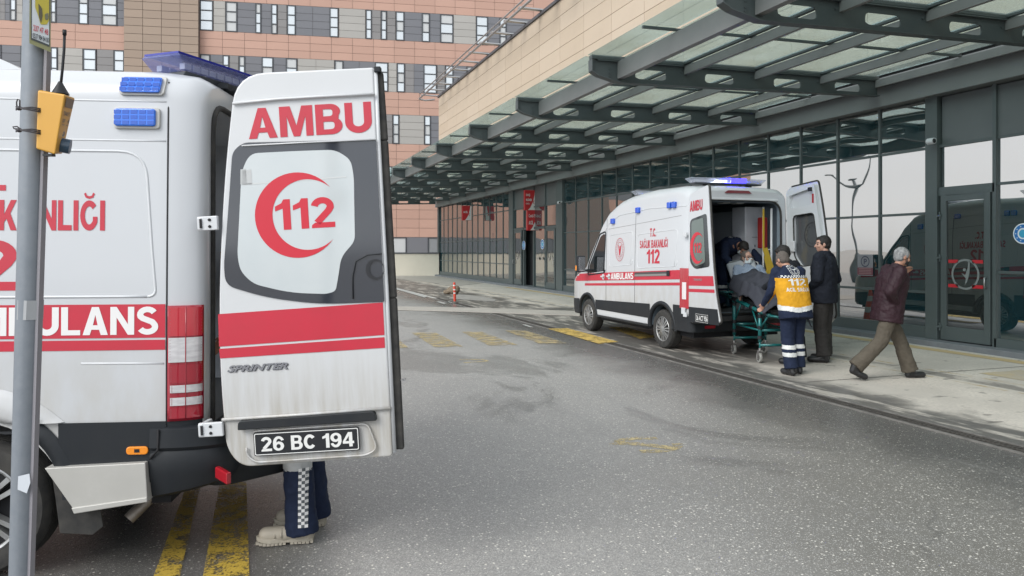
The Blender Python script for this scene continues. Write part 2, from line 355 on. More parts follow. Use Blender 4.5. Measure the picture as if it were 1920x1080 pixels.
# ---------------------------------------------------------------- ground
def ground_material(name, kind):
    m = bpy.data.materials.new(name); m.use_nodes = True; nt = m.node_tree; N = nt.nodes; L = nt.links; b = N['Principled BSDF']
    geo = N.new('ShaderNodeNewGeometry'); P_ = geo.outputs['Position']
    sep = N.new('ShaderNodeSeparateXYZ'); L.new(P_, sep.inputs[0])
    def noise(scale, detail=6, r=0.6, stretch=None, dist=0):
        n = N.new('ShaderNodeTexNoise'); n.inputs['Scale'].default_value = scale; n.inputs['Detail'].default_value = detail; n.inputs['Roughness'].default_value = r
        n.inputs['Distortion'].default_value = dist
        if stretch:
            mp = N.new('ShaderNodeMapping'); mp.inputs['Scale'].default_value = stretch; L.new(P_, mp.inputs[0]); L.new(mp.outputs[0], n.inputs['Vector'])
        else: L.new(P_, n.inputs['Vector'])
        return n.outputs[0]
    def rng(v, a, b_, c=0, d=1, smooth=True):
        r = N.new('ShaderNodeMapRange'); r.inputs[1].default_value = a; r.inputs[2].default_value = b_
        r.inputs[3].default_value = c; r.inputs[4].default_value = d
        if smooth: r.interpolation_type = 'SMOOTHSTEP'
        L.new(v, r.inputs[0]); return r.outputs[0]
    def op(o, a, b_):
        x = N.new('ShaderNodeMath'); x.operation = o
        for i, q in enumerate((a, b_)):
            if isinstance(q, (int, float)): x.inputs[i].default_value = q
            else: L.new(q, x.inputs[i])
        return x.outputs[0]
    def mixc(f, a, b_, t='MIX'):
        x = N.new('ShaderNodeMix'); x.data_type = 'RGBA'; x.blend_type = t
        if isinstance(f, (int, float)): x.inputs[0].default_value = f
        else: L.new(f, x.inputs[0])
        for i, q in ((6, a), (7, b_)):
            if isinstance(q, tuple): x.inputs[i].default_value = q + (1,)
            else: L.new(q, x.inputs[i])
        return x.outputs[2]
    def speck(scale, thr):
        v = N.new('ShaderNodeTexVoronoi'); v.inputs['Scale'].default_value = scale; L.new(P_, v.inputs['Vector'])
        s_ = N.new('ShaderNodeSeparateColor'); L.new(v.outputs['Color'], s_.inputs[0])
        return op('MULTIPLY', rng(s_.outputs[0], thr, thr + 0.04), rng(v.outputs['Distance'], 0.5, 0.3)), v
    if kind == 'asphalt':
        col = mixc(rng(noise(0.35, 4), 0.35, 0.65), (0.305, 0.296, 0.280), (0.368, 0.356, 0.334))
        col = mixc(rng(noise(90, 3), 0.35, 0.7), col, (0.215, 0.213, 0.207))
        brown = rng(op('ADD', op('ADD', sep.outputs[0], op('MULTIPLY', noise(0.25, 4), 3.0)), op('MULTIPLY', sep.outputs[1], -0.45)), 1.4, 3.8); col = mixc(op('MULTIPLY', brown, 0.85), col, (0.150, 0.143, 0.125))
        big = rng(noise(0.22, 5, 0.6, None, 0.8), 0.42, 0.62); col = mixc(op('MULTIPLY', big, 0.35), col, (0.21, 0.208, 0.20))
        # damp and oily patches, tyre-darkened lane next to the drain; near van: wet stain with shadow painted in
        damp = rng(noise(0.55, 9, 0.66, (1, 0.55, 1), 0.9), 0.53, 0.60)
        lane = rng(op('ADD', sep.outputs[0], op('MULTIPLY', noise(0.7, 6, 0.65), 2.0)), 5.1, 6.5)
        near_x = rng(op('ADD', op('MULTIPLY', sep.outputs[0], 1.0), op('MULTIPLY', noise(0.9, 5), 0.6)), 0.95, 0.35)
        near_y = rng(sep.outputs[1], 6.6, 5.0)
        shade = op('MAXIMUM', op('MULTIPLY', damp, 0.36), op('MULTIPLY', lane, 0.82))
        shade = op('MAXIMUM', shade, op('MULTIPLY', op('MULTIPLY', near_x, near_y), 0.85))  # dark patch by the near van: oily stain plus its shadow, painted as colour
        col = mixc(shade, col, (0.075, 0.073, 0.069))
        s1, v1 = speck(120, 0.70); col = mixc(op('MULTIPLY', op('MULTIPLY', s1, 0.6), op('SUBTRACT', 1.0, op('MULTIPLY', shade, 0.75))), col, (0.62, 0.61, 0.58))
        s2, v2 = speck(66, 0.91); col = mixc(op('MULTIPLY', op('MULTIPLY', s2, 0.85), op('SUBTRACT', 1.0, op('MULTIPLY', shade, 0.6))), col, (0.80, 0.77, 0.69))
        st_ = rng(noise(0.9, 6, 0.7, None, 1.0), 0.66, 0.74); col = mixc(op('MULTIPLY', st_, 0.35), col, (0.19, 0.15, 0.115))
        crk = N.new('ShaderNodeTexVoronoi'); crk.feature = 'DISTANCE_TO_EDGE'; crk.inputs['Scale'].default_value = .23
        nzv = N.new('ShaderNodeTexNoise'); nzv.inputs['Scale'].default_value = 2.5; nzv.inputs['Detail'].default_value = 6; L.new(P_, nzv.inputs['Vector'])
        vm = N.new('ShaderNodeVectorMath'); vm.operation = 'MULTIPLY_ADD'; L.new(nzv.outputs['Color'], vm.inputs[0]); vm.inputs[1].default_value = (.5, .5, 0); L.new(P_, vm.inputs[2]); L.new(vm.outputs[0], crk.inputs['Vector'])
        col = mixc(op('MULTIPLY', op('MULTIPLY', rng(crk.outputs['Distance'], 0.004, 0.001), rng(noise(0.5, 3), 0.5, 0.6)), 0.40), col, (0.09, 0.088, 0.083))
        streak = rng(noise(1.0, 5, 0.6, (3.5, 0.22, 1)), 0.55, 0.72); col = mixc(op('MULTIPLY', streak, 0.3), col, (0.24, 0.235, 0.23))
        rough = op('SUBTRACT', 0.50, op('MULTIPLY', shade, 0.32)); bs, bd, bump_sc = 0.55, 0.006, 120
    else:
        col = mixc(rng(noise(0.8, 6), 0.35, 0.65), (0.60, 0.555, 0.49), (0.47, 0.435, 0.385))
        col = mixc(rng(noise(28, 4), 0.4, 0.75), col, (0.42, 0.395, 0.355))
        # dark oily film with an irregular edge beside the drain and under the parked van, tyre tracks, drip spots
        ed = op('ADD', sep.outputs[0], op('MULTIPLY', op('SUBTRACT', noise(0.9, 6, 0.62), 0.5), 1.3))
        k1 = rng(ed, 6.75, 6.35)
        vx = rng(ed, 8.9, 8.3); vy = rng(op('ADD', sep.outputs[1], op('MULTIPLY', op('SUBTRACT', noise(0.8, 5), 0.5), 2.0)), 8.4, 9.5)
        vend = rng(sep.outputs[1], 19.6, 18.6)
        k2 = op('MULTIPLY', op('MULTIPLY', vx, vy), vend)
        k3 = rng(op('ADD', sep.outputs[0], op('MULTIPLY', op('SUBTRACT', noise(0.5, 5, 0.6, None, 0.6), 0.5), 1.5)), 8.1, 7.6)
        k3 = op('MULTIPLY', k3, rng(sep.outputs[1], 18.0, 20.0))
        film = op('MAXIMUM', op('MAXIMUM', k1, k2), k3)
        breaks = rng(noise(1.6, 6, 0.7, (2.6, 0.45, 1)), 0.60, 0.50, 0.15, 1)
        col = mixc(op('MULTIPLY', op('MULTIPLY', film, breaks), 0.9), col, (0.088, 0.085, 0.080))
        tx = op('ABSOLUTE', op('SUBTRACT', op('SUBTRACT', sep.outputs[0], 8.35), op('MULTIPLY', noise(0.15, 2), 0.5)), 0) if False else None
        tr = N.new('ShaderNodeMath'); tr.operation = 'ABSOLUTE'
        L.new(op('SUBTRACT', sep.outputs[0], op('ADD', 8.05, op('MULTIPLY', noise(0.12, 2), 0.5))), tr.inputs[0])
        track = op('MULTIPLY', rng(tr.outputs[0], 0.17, 0.10), rng(noise(3, 5, 0.6, (1, 0.4, 1)), 0.40, 0.55)); col = mixc(op('MULTIPLY', track, 0.65), col, (0.085, 0.08, 0.072))
        tr2 = N.new('ShaderNodeMath'); tr2.operation = 'ABSOLUTE'
        L.new(op('SUBTRACT', tr.outputs[0], 0.24), tr2.inputs[0])
        yl = op('MULTIPLY', rng(tr2.outputs[0], 0.05, 0.03), rng(noise(5, 5), 0.42, 0.6)); col = mixc(op('MULTIPLY', yl, 0.6), col, (0.36, 0.25, 0.09))
        sp_ = rng(noise(3.0, 3, 0.5, (1, 1.6, 1)), 0.63, 0.70); col = mixc(op('MULTIPLY', sp_, 0.6), col, (0.085, 0.08, 0.072))
        shade = op('MULTIPLY', film, 1.0); rough = op('SUBTRACT', 0.72, op('MULTIPLY', film, 0.36)); bs, bd, bump_sc = 0.3, 0.003, 70
    L.new(col, b.inputs['Base Color']); L.new(rough, b.inputs['Roughness'])
    bp = N.new('ShaderNodeBump'); bp.inputs['Strength'].default_value = bs; bp.inputs['Distance'].default_value = bd
    L.new(noise(bump_sc, 3), bp.inputs['Height']); L.new(bp.outputs[0], b.inputs['Normal'])
    return m
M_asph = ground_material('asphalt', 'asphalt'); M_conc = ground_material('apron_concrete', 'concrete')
tag(MB().add([(-400, -400, -0.02), (400, -400, -0.02), (400, 400, -0.02), (-400, 400, -0.02)], [(0, 1, 2, 3)]).build('ground', mat('far_ground', (0.50, 0.48, 0.45), 0.8, var=(0.3, (0.44, 0.42, 0.40), 0.3))), kind='structure')
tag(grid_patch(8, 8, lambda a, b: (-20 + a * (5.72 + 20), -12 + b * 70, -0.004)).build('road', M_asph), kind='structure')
# apron of concrete from the drain to the facade
tag(grid_patch(4, 30, lambda a, b: (5.93 + a * 4.85, -12 + b * 56.3, 0.0)).build('pavement', M_conc), kind='structure')
# concrete joints: thin recessed strips
j = MB()
for u in (1.6, 4.4, 7.3, 10.2, 13, 16, 19): j.add([(6.35, u, 0.003), (10.6, u, 0.003), (10.6, u + 0.018, 0.003), (6.35, u + 0.018, 0.003)], [(0, 1, 2, 3)])
tag(j.build('pavement_joint', mat('joint', (0.12, 0.11, 0.10), 0.9)), kind='structure')
# drain: concrete channel edge + grate bars
dr = MB(); dr.box(5.70, 5.735, -8, 24, -0.03, 0.006, 0); dr.box(5.915, 5.945, -8, 24, -0.03, 0.006, 0)
tag(dr.build('drain_edge', mat('drain_concrete', (0.2, 0.19, 0.175), 0.8, var=(8, (0.10, 0.095, 0.09), 0.2), bump=(60, .4, .004))), kind='structure')
tag(MB().box(5.735, 5.915, -8, 24, -0.06, -0.035).build('drain_channel', M_dark), kind='structure')
gr = MB(); rg = random.Random(3)
u = 0.5
while u < 24:
    gr.box(5.742, 5.908, u, u + 0.022, -0.022, -0.001 - rg.random() * 0.003); u += 0.042 if u < 12 else 0.06
for w in (5.742, 5.82, 5.898): gr.box(w, w + 0.01, 0.5, 24, -0.022, 0.0005)
gt = gr.build('drain_grate', mat('cast_iron', (0.055, 0.052, 0.048), 0.6, 0.3, var=(20, (0.1, 0.09, 0.08), 0.2))); gt['kind'] = 'stuff'; tag(gt, 'long dark cast iron drain grate between asphalt road and concrete pavement', 'drain grate')
tag(grid_patch(1, 1, lambda a, b: (8.9 + a * .75, 5.6 + b * 1.5, .004)).build('worn_yellow_patch', mat('worn_patch', (0.52, 0.40, 0.20), .8, var=[(2.2, (0.42, .385, .335), .10), (20, (.42, .37, .29), .2)])), kind='structure')
# plinth under the facade and yellow guide strip
tag(MB().box(10.62, 11.3, -12, 44.6, -0.02, 0.09).build('facade_plinth_kerb', mat('grey_kerb', (0.17, 0.185, 0.20), 0.7, var=(5, (0.12, 0.13, 0.14), 0.25), bump=(50, .3, .003)), bevel=0.012), kind='structure')
tag(MB().add([(10.18, -8, 0.004), (10.44, -8, 0.004), (10.44, 30, 0.004), (10.18, 30, 0.004)], [(0, 1, 2, 3)]).build('guide_strip', mat('guide_yellow', (0.60, 0.43, 0.17), 0.75, var=[(3, (0.46, 0.38, 0.25), 0.2), (30, (0.48, 0.37, 0.22), 0.3)])), kind='structure')
gp = lambda *pts: [gpt(x, y, 0.0) for x, y in pts]
M_yellow = worn_paint('road_yellow', (0.47, 0.32, 0.045), .56, 9); M_yellow2 = worn_paint('faded_yellow', (0.46, 0.37, 0.20), .5, 6)
def paint(name, pts, m, z=0.004):
    tag(MB().add([(p.x, p.y, z) for p in gp(*pts)], [tuple(range(len(pts)))]).build(name, m, fix=False), kind='structure')
for pts in ([(741, 638), (749, 638), (766, 652), (739, 652)], [(771, 624), (817, 624), (868, 650), (815, 651)], [(865, 622), (903, 622), (971, 647), (916, 648)],
            [(947, 620), (985, 620), (1064, 644), (1013, 645)], ):
    paint('crossing_bar', pts, M_yellow2)
for pts in ([(1027, 617), (1064, 616), (1112, 629), (1161, 642), (1122, 645)], [(1140, 614), (1172, 613), (1236, 632), (1200, 636)]):
    paint('crossing_bar', pts, worn_paint('crossing_yellow', (0.60, 0.42, 0.11), .68, 5), 0.008)
paint('yellow_lane_bar', [(352, 905), (377, 905), (334, 1095), (283, 1095)], M_yellow)
paint('yellow_lane_bar', [(412, 905), (462, 905), (468, 1095), (378, 1095)], M_yellow)
# pale kerb band across the far road, pale walkway at the end, small white dashes
M_pale = mat('pale_concrete', (0.46, 0.43, 0.38), 0.8, var=[(1.5, (0.33, 0.31, 0.28), 0.2), (25, (0.37, 0.345, 0.31), 0.3)], bump=(40, .3, .004))
b = MB(); A = gp((560, 575), (735, 576), (820, 577), (907, 579), (1000, 582), (1087, 585)); B = gp((560, 581), (740, 582), (820, 584), (913, 587), (1000, 590), (1087, 593))
vs = [(p.x, p.y, 0.006) for p in A] + [(p.x, p.y, 0.006) for p in B] + [(p.x, p.y, 0.025) for p in A] + [(p.x, p.y, 0.025) for p in B]
n = len(A); fs = []
for i in range(n - 1): fs += [(2 * n + i, 2 * n + i + 1, 3 * n + i + 1, 3 * n + i), (i, i + 1, 2 * n + i + 1, 2 * n + i), (n + i, n + i + 1, 3 * n + i + 1, 3 * n + i)]
tag(b.add(vs, fs).build('concrete_band', M_pale), kind='structure')
paint('far_walkway', [(500, 516), (818, 517.5), (905, 531), (862, 536), (735, 522), (500, 520)], M_pale, 0.008)
paint('far_walkway', [(860, 552), (905, 556), (932, 562), (925, 566), (840, 560)], mat('worn_concrete_patch', (0.36, 0.34, 0.31), 0.8, var=(3, (0.24, 0.23, 0.22), 0.2)), 0.008)
M_wl = mat('old_white_line', (0.55, 0.54, 0.51), 0.8, var=(30, (0.28, 0.28, 0.27), 0.25))
for pts in ([(737, 541), (742, 540), (803, 556), (796, 558)], [(818, 566), (824, 565.5), (838, 569), (832, 570)], [(836, 566), (841, 565.5), (852, 568), (847, 569)], [(979, 609), (985, 609), (1000, 614), (994, 614)]):
    paint('white_line', pts, M_wl, 0.006)
# chalk-like yellow triangle sprayed on the road
tri = gp((1152, 832), (1165, 824), (1228, 821), (1275, 838), (1248, 846), (1205, 845)); b = MB()
ZS = [-.0030]
def stroke(b, pts, w):
    for p, q in zip(pts[:-1], pts[1:]):
        ZS[0] += .0003; zq = ZS[0]; d = (q - p); nrm = Vector((-d.y, d.x, 0)).normalized() * w / 2; b.add([(*(p + nrm).xy, zq), (*(q + nrm).xy, zq), (*(q - nrm).xy, zq), (*(p - nrm).xy, zq)], [(0, 1, 2, 3)])
stroke(b, gp((1152, 833), (1162, 825), (1190, 821), (1232, 821)), 0.09); stroke(b, gp((1152, 829), (1200, 832), (1250, 838), (1272, 840)), 0.11)
stroke(b, gp((1200, 846), (1240, 845), (1262, 841), (1272, 834), (1268, 831)), 0.09)
tag(b.build('sprayed_mark', worn_paint('spray_yellow', (0.56, 0.46, 0.25), .50, 12), fix=False), kind='structure')
b = MB(); stroke(b, gp((862, 674), (905, 674), (915, 677), (870, 680)), 0.06)
tag(b.build('sprayed_mark', MATS['spray_yellow'], fix=False), kind='structure')
# ================================================================= hospital entrance building (glazed ground floor, tan upper wall)
WF = 10.9; U0, U1 = -8.0, 44.6
M_frame = mat('frame_dark_green', (0.075, 0.095, 0.096), 0.45, 0.05, var=(3, (0.09, 0.11, 0.112), 0.3))
M_frame2 = mat('spandrel_dark', (0.10, 0.115, 0.118), 0.4, 0.05, var=(2, (0.115, 0.13, 0.132), 0.3))
def mirror_glass(name, refl, tintc, fac, wave, seed=0, rough=0.012):
    m = bpy.data.materials.new(name); m.use_nodes = True; nt = m.node_tree; N = nt.nodes; L = nt.links; N.clear()
    out = N.new('ShaderNodeOutputMaterial'); g = N.new('ShaderNodeBsdfGlossy'); g.inputs['Color'].default_value = refl + (1,); g.inputs['Roughness'].default_value = rough
    d = N.new('ShaderNodeBsdfDiffuse'); d.inputs['Color'].default_value = tintc + (1,)
    mx = N.new('ShaderNodeMixShader'); mx.inputs[0].default_value = fac
    L.new(d.outputs[0], mx.inputs[1]); L.new(g.outputs[0], mx.inputs[2]); L.new(mx.outputs[0], out.inputs[0])
    geo = N.new('ShaderNodeNewGeometry'); n = N.new('ShaderNodeTexNoise'); n.inputs['Scale'].default_value = 0.9; n.inputs['Detail'].default_value = 1
    L.new(geo.outputs['Position'], n.inputs['Vector'])
    bp = N.new('ShaderNodeBump'); bp.inputs['Strength'].default_value = 1; bp.inputs['Distance'].default_value = wave
    L.new(n.outputs[0], bp.inputs['Height']); L.new(bp.outputs[0], g.inputs['Normal'])
    return m
M_fglass = mirror_glass('coated_glass', (0.595, 0.56, 0.53), (0.035, 0.11, 0.135), 0.78, 0.008)
M_doorglass = mirror_glass('door_glass', (0.50, 0.51, 0.50), (0.07, 0.085, 0.085), 0.75, 0.004)
hosp = thing('hospital_entrance_building', 'long hospital entrance building with dark glass ground floor and beige panelled upper wall', 'building', (0, 0, 0))
# solid core behind the glass
MB().box(11.25, 24, U0, U1, 0, 4.9).build('core_wall', mat('interior_dark', (0.03, 0.035, 0.038), 0.7), hosp)
MB().box(10.98, 24, U0, U1, 4.9, 10.9).build('upper_wall', mat('joint_brown', (0.34, 0.27, 0.205), 0.8), hosp)
MB().box(10.88, 24.1, U0, U1 + .1, 10.9, 11.02).build('roof_coping', mat('coping_grey', (0.12, 0.12, 0.13), 0.5, 0.4), hosp)
M_tan = [mat('tan_panel%s' % k, c, 0.75, bump=(30, .15, .003), var=(1.2, tuple(x * .93 for x in c), 0.3)) for k, c in (('', (0.52, 0.425, 0.325)), ('_b', (0.505, 0.41, 0.31)), ('_c', (0.535, 0.44, 0.34)))]
def panel_mesh(name, w, h, t, m):     # panel in the x-z plane: origin at its lower left, facing -y
    me = bpy.data.meshes.new(name); b = MB().box(0, w, -t, 0, 0, h); me.from_pydata(b.v, [], b.f); me.materials.append(m); return me
def inst(name, me, parent, loc, rz=0, scale=None, label=None):
    o = bpy.data.objects.new(name, me); C.objects.link(o); o.parent = parent; o.location = loc; o.rotation_euler = (0, 0, rz)
    if scale: o.scale = scale
    return o
rg = random.Random(5); PW, PH = 2.1, 0.585
tan_me = [panel_mesh('tan_panel', PW - 0.016, PH - 0.016, 0.03, m) for m in M_tan]
nrow = 10; ncol = 21
for i in range(ncol):
    u1 = U1 - i * PW
    for k in range(nrow):
        inst('facade_panel', rg.choice(tan_me), hosp, (10.979, u1 - 0.008, 10.9 - (k + 1) * PH + 0.008), R(-90))
# return face of the tan wall at its far end is not seen; roof railing leaning out over the edge
M_rail = mat('rail_metal', (0.42, 0.42, 0.42), 0.4, 0.6)
rl = MB(); zr = 11.6
rl.tube([(9.95, U1 - .6, 10.95), (9.95, U1 + 1.0, 10.95), (9.95, 8, 10.95)][1:], 0.05, 8); rl.tube([(10.0, U1 + 1.0, 11.25), (10.0, 8, 11.25)], 0.035, 8)
rl.tube([(9.95, U1 + 1.0, 10.95), (10.4, U1 + 1.35, 10.95), (10.9, U1 + .9, 10.95)], 0.05, 8)
rlo = rl.build('roof_railing', M_rail, hosp, smooth=True)
br = panel_mesh('railing_bracket', 1.0, 0.05, 0.22, M_rail)
u = U1 + 0.5
while u > 9: inst('railing_bracket', br, rlo, (9.95, u, 11.05)); u -= 1.75
# fascia beam over the glazing
FA = hosp
MB().box(10.72, 11.25, U0, U1, 4.17, 4.60).build('fascia_beam', mat('fascia_grey', (0.185, 0.195, 0.195), 0.55, 0.05, var=(1.5, (0.165, 0.177, 0.178), 0.3)), FA, bevel=0.008)
MB().box(10.62, 11.0, U0, U1, 4.602, 4.66).build('fascia_ledge', MATS['fascia_grey'], FA)
# --- glazing grid
ZB = 0.09
def mull(u, w=0.06, z1=4.17, d=0.10): return (u - w / 2, u + w / 2, z1, d)
rows = [0.26, 0.87, 2.22, 3.33, 4.17]
def glaze(u0, u1, cols, rows, opaque=(), gl=None, name='glass_pane'):
    us = np.linspace(u0, u1, cols + 1)
    for i in range(cols):
        for k in range(len(rows) - 1):
            a, b_, z0, z1 = us[i] + 0.024, us[i + 1] - 0.024, rows[k] + 0.022, rows[k + 1] - 0.022
            opq = k in opaque
            MB().box(10.945 + (0.0 if opq else 0.004), 10.97, a, b_, z0, z1).build('spandrel_panel' if opq else name, M_frame2 if opq else (gl or M_fglass), hosp)
    for i in range(1, cols): MB().box(10.925, 11.0, us[i] - .024, us[i] + .024, ZB, rows[-1]).build('mullion', M_frame, hosp)
    for k in range(1, len(rows) - 1):
        MB().box(10.932, 10.99, u0, u1, rows[k] - .022, rows[k] + .022).build('transom', M_frame, hosp)
    MB().box(10.90, 10.99, u0, u1, ZB, rows[0] + .0245).build('sill_panel', M_frame, hosp)
def post(a, b): MB().box(10.86, 11.02, a, b, ZB, 4.17).build('facade_post', M_frame, hosp, bevel=0.006)
# near door bay (behind / beside the walking man) and what lies nearer
post(9.43, 9.66)
glaze(9.66, 10.80 + 1.04 * 0 + 14.5, 15, rows)
post(25.3, 25.9)
post(30.75, 31.3)
glaze(31.3, 44.3, 13, [0.26, 0.95, 2.05, 3.35, 4.17])
post(44.3, 44.6)
for a, b_ in ((4.2, 8.44),):
    glaze(a, b_, 4, [0.20, 1.25, 2.62, 3.34, 4.17], opaque=(3,))
post(3.9, 4.2)
glaze(-8, 3.9, 8, rows)
# near door (8.44 .. 9.43)
MB().box(10.90, 11.0, 8.41, 8.47, ZB, 4.17).build('mullion', M_frame, hosp)
MB().box(10.945, 10.97, 8.47, 9.40, 3.36, 4.15).build('spandrel_panel', M_frame2, hosp)
MB().box(10.949, 10.97, 8.47, 9.40, 2.64, 3.31).build('glass_pane', M_fglass, hosp)
MB().box(10.918, 10.99, 8.44, 9.43, 3.31, 3.36).build('transom', M_frame, hosp)
MB().box(10.90, 10.99, 8.44, 9.43, 2.50, 2.64).build('transom', M_frame, hosp)
def door(u0, u1, z1, hinge_hi=True, frame=0.10):
    d = MB(); x0, x1 = 10.885, 10.945
    d.box(x0, x1, u0, u0 + frame, ZB + .02, z1); d.box(x0, x1, u1 - frame, u1, ZB + .02, z1)
    d.box(x0, x1, u0 + frame, u1 - frame, ZB + .02, ZB + .24); d.box(x0, x1, u0 + frame, u1 - frame, z1 - frame, z1)
    o = d.build('glass_door', M_frame, hosp, bevel=0.004)
    MB().box(10.91, 10.925, u0 + frame, u1 - frame, ZB + .24, z1 - frame).build('door_pane', M_doorglass, o)
    uh = u0 + 0.05 if hinge_hi else u1 - 0.05
    MB().tube([(10.885, uh, 1.0), (10.83, uh, 1.0), (10.83, uh, 1.16), (10.885, uh, 1.16)], 0.011, 8).build('door_handle', M_steel, o, smooth=True)
    uq = u1 if hinge_hi else u0
    for z in (0.3, 1.45, z1 - .35):
        MB().box(10.86, 10.89, uq - .03, uq + .05, z, z + .03).box(10.865, 10.885, uq - .01, uq + .012, z - .05, z + .08).build('hinge', M_frame, o)
    return o
d1 = door(8.50, 9.38, 2.50)
# frosted logo (ring and abstract figure) and red bands printed on the door glass
Dp = lambda x, y: (10.905, 8.94 - x, y)
M_frost = mat('frosted_print', (0.20, 0.22, 0.22), 0.5)
for zz in (0.98, 1.38):
    for a, b_ in ((-.31, -.13), (.12, .31)):
        MB().add([Dp(a, zz), Dp(b_, zz), Dp(b_, zz + .055), Dp(a, zz + .055)], [(0, 1, 2, 3)]).build('print_band', mat('print_red', (0.5, 0.03, 0.04), 0.4), d1, fix=False)
flat_shape('print_ring', [arc(0, 1.2, .25, 0, 2 * math.pi, 40)[:-1], arc(0, 1.2, .215, 0, 2 * math.pi, 40)[:-1]], Dp, M_frost, d1)
flat_shape('print_figure', [[(-.07, 1.22), (0.0, 1.19), (0.045, 1.31), (0.05, 1.40), (0.085, 1.42), (0.075, 1.22), (0.035, 1.08), (-0.01, 1.02), (0.01, 1.13), (-0.02, 1.17)]], Dp, M_frost, d1)
flat_shape('print_figure', [arc(-.015, 1.275, .027, 0, 2 * math.pi, 14)[:-1]], Dp, M_frost, d1)
# far door bay 25.9 .. 30.75 with the open dark doorway
MB().box(10.945, 10.97, 25.9, 30.75, 3.36, 4.15).build('spandrel_panel', M_frame2, hosp)
for u in (27.1, 28.35, 29.5): MB().box(10.90, 11.0, u - .04, u + .04, ZB, 4.17).build('mullion', M_frame, hosp)
MB().box(10.90, 10.99, 25.9, 30.75, 2.43, 2.52).build('transom', M_frame, hosp); MB().box(10.90, 10.99, 25.9, 30.75, 3.31, 3.36).build('transom', M_frame, hosp)
for a, b_ in ((25.9, 27.06), (27.14, 28.31), (28.39, 29.46), (29.54, 30.75)): MB().box(10.949, 10.97, a, b_, 2.54, 3.31).build('glass_pane', M_fglass, hosp)
for a, b_ in ((27.14, 28.31),): MB().box(10.949, 10.97, a, b_, .1, 2.43).build('glass_pane', M_fglass, hosp)
MB().box(10.949, 10.97, 29.54, 29.7, .1, 2.43).build('glass_pane', M_fglass, hosp)
MB().box(11.2, 11.24, 28.39, 29.46, .1, 2.43).build('open_doorway', M_dark, hosp)
door(26.05, 27.0, 2.42); door(29.72, 30.68, 2.42, False)
M_badge = mat('badge_blue', (0.02, 0.16, 0.45), 0.4); M_bwhite = mat('badge_white', (0.75, 0.78, 0.8), 0.4)
def badge(u, z, r, parent, x=10.90):
    f = lambda a, b_: (x, u - a, z + b_)
    o = flat_shape('round_badge', [arc(0, 0, r, 0, 2 * math.pi, 32)[:-1]], f, M_bwhite, parent)
    g = lambda a, b_: (x - .003, u - a, z + b_)
    flat_shape('badge_ring', [arc(0, 0, r * .88, 0, 2 * math.pi, 32)[:-1], arc(0, 0, r * .55, 0, 2 * math.pi, 32)[:-1]], g, M_badge, o)
    flat_shape('badge_core', [arc(0, 0, r * .40, 0, 2 * math.pi, 24)[:-1]], g, mat('badge_cyan', (0.05, 0.35, 0.55), 0.4), o)
    for k in range(10):
        t = 2 * math.pi * k / 10
        flat_shape('badge_mark', [[(r * .71 * math.cos(t) + r * .06 * math.cos(q), r * .71 * math.sin(t) + r * .06 * math.sin(q)) for q in np.linspace(0, 5.2, 6)]], lambda a, b_: (x - .005, u - a, z + b_), M_bwhite, o)
    return tag(o, None)
p = on_w(1921, 438, 10.93); tag(badge(p.y, p.z, 0.155, None), 'round blue and white emblem sticker on the glass at the right edge beside the door', 'sticker')
p = on_w(1017, 458, 10.9); tag(badge(p.y, p.z, 0.2, None), 'round blue sticker on the glass right of the dark open doorway', 'sticker', 'round blue door stickers')
p = on_w(982, 460, 10.9); tag(badge(p.y, p.z, 0.2, None), 'round blue sticker on the glass left of the dark open doorway', 'sticker', 'round blue door stickers')
# white crescent-like print along the far glass doors
for u0 in (26.25, 26.65, 27.4, 27.85, 29.9, 30.3):
    flat_shape('door_print', [crescent(0, 0, .19, .16, .05)], lambda a, b_: (10.90, u0 - b_ * .8, 1.42 + a * 1.3), mat('print_pale', (0.3, 0.27, 0.25), 0.5), hosp)
# no-parking style notice on the glass
p0 = on_w(1608, 477, 10.93); p1 = on_w(1637, 517, 10.93); W_ = p0.y - p1.y; H_ = 0.40; zt = p0.z
f = lambda a, b_: (10.93, p0.y - a * W_, zt - H_ + b_ * H_)
nt_ = MB().add([f(0, 0), f(1, 0), f(1, 1), f(0, 1)], [(0, 1, 2, 3)]).build('notice_sheet', mat('notice_grey', (0.22, 0.22, 0.24), 0.5), None, fix=False)
tag(nt_, 'pale notice with round symbol over red text, stuck on glass behind walking man', 'notice')
f2 = lambda a, b_: (10.927, p0.y - a * W_, zt - H_ + b_ * H_)
MB().add([f2(0, .04), f2(1, .04), f2(1, .38), f2(0, .38)], [(0, 1, 2, 3)]).build('notice_block', mat('notice_red', (0.16, 0.04, 0.06), 0.5), nt_, fix=False)
flat_shape('notice_symbol', [arc(.5, .67, .28, 0, 2 * math.pi, 28, .26)[:-1], arc(.5, .67, .23, 0, 2 * math.pi, 28, .21)[:-1]], f2, mat('notice_ink', (0.03, 0.035, 0.07), 0.5), nt_)
put_text('P', .2, .26, lambda a, b_: f2(.41 + a, .54 + b_), 'notice_letter', MATS['notice_ink'], nt_)
for k in range(4): MB().add([(10.924, *f2(.1, 0)[1:2], f2(0, .09 + .075 * k)[2]), (10.924, f2(.9, 0)[1], f2(0, .09 + .075 * k)[2]), (10.924, f2(.9, 0)[1], f2(0, .12 + .075 * k)[2]), (10.924, f2(.1, 0)[1], f2(0, .12 + .075 * k)[2])], [(0, 1, 2, 3)]).build('notice_line', mat('notice_pink', (0.3, 0.2, 0.2), 0.5), nt_, fix=False)
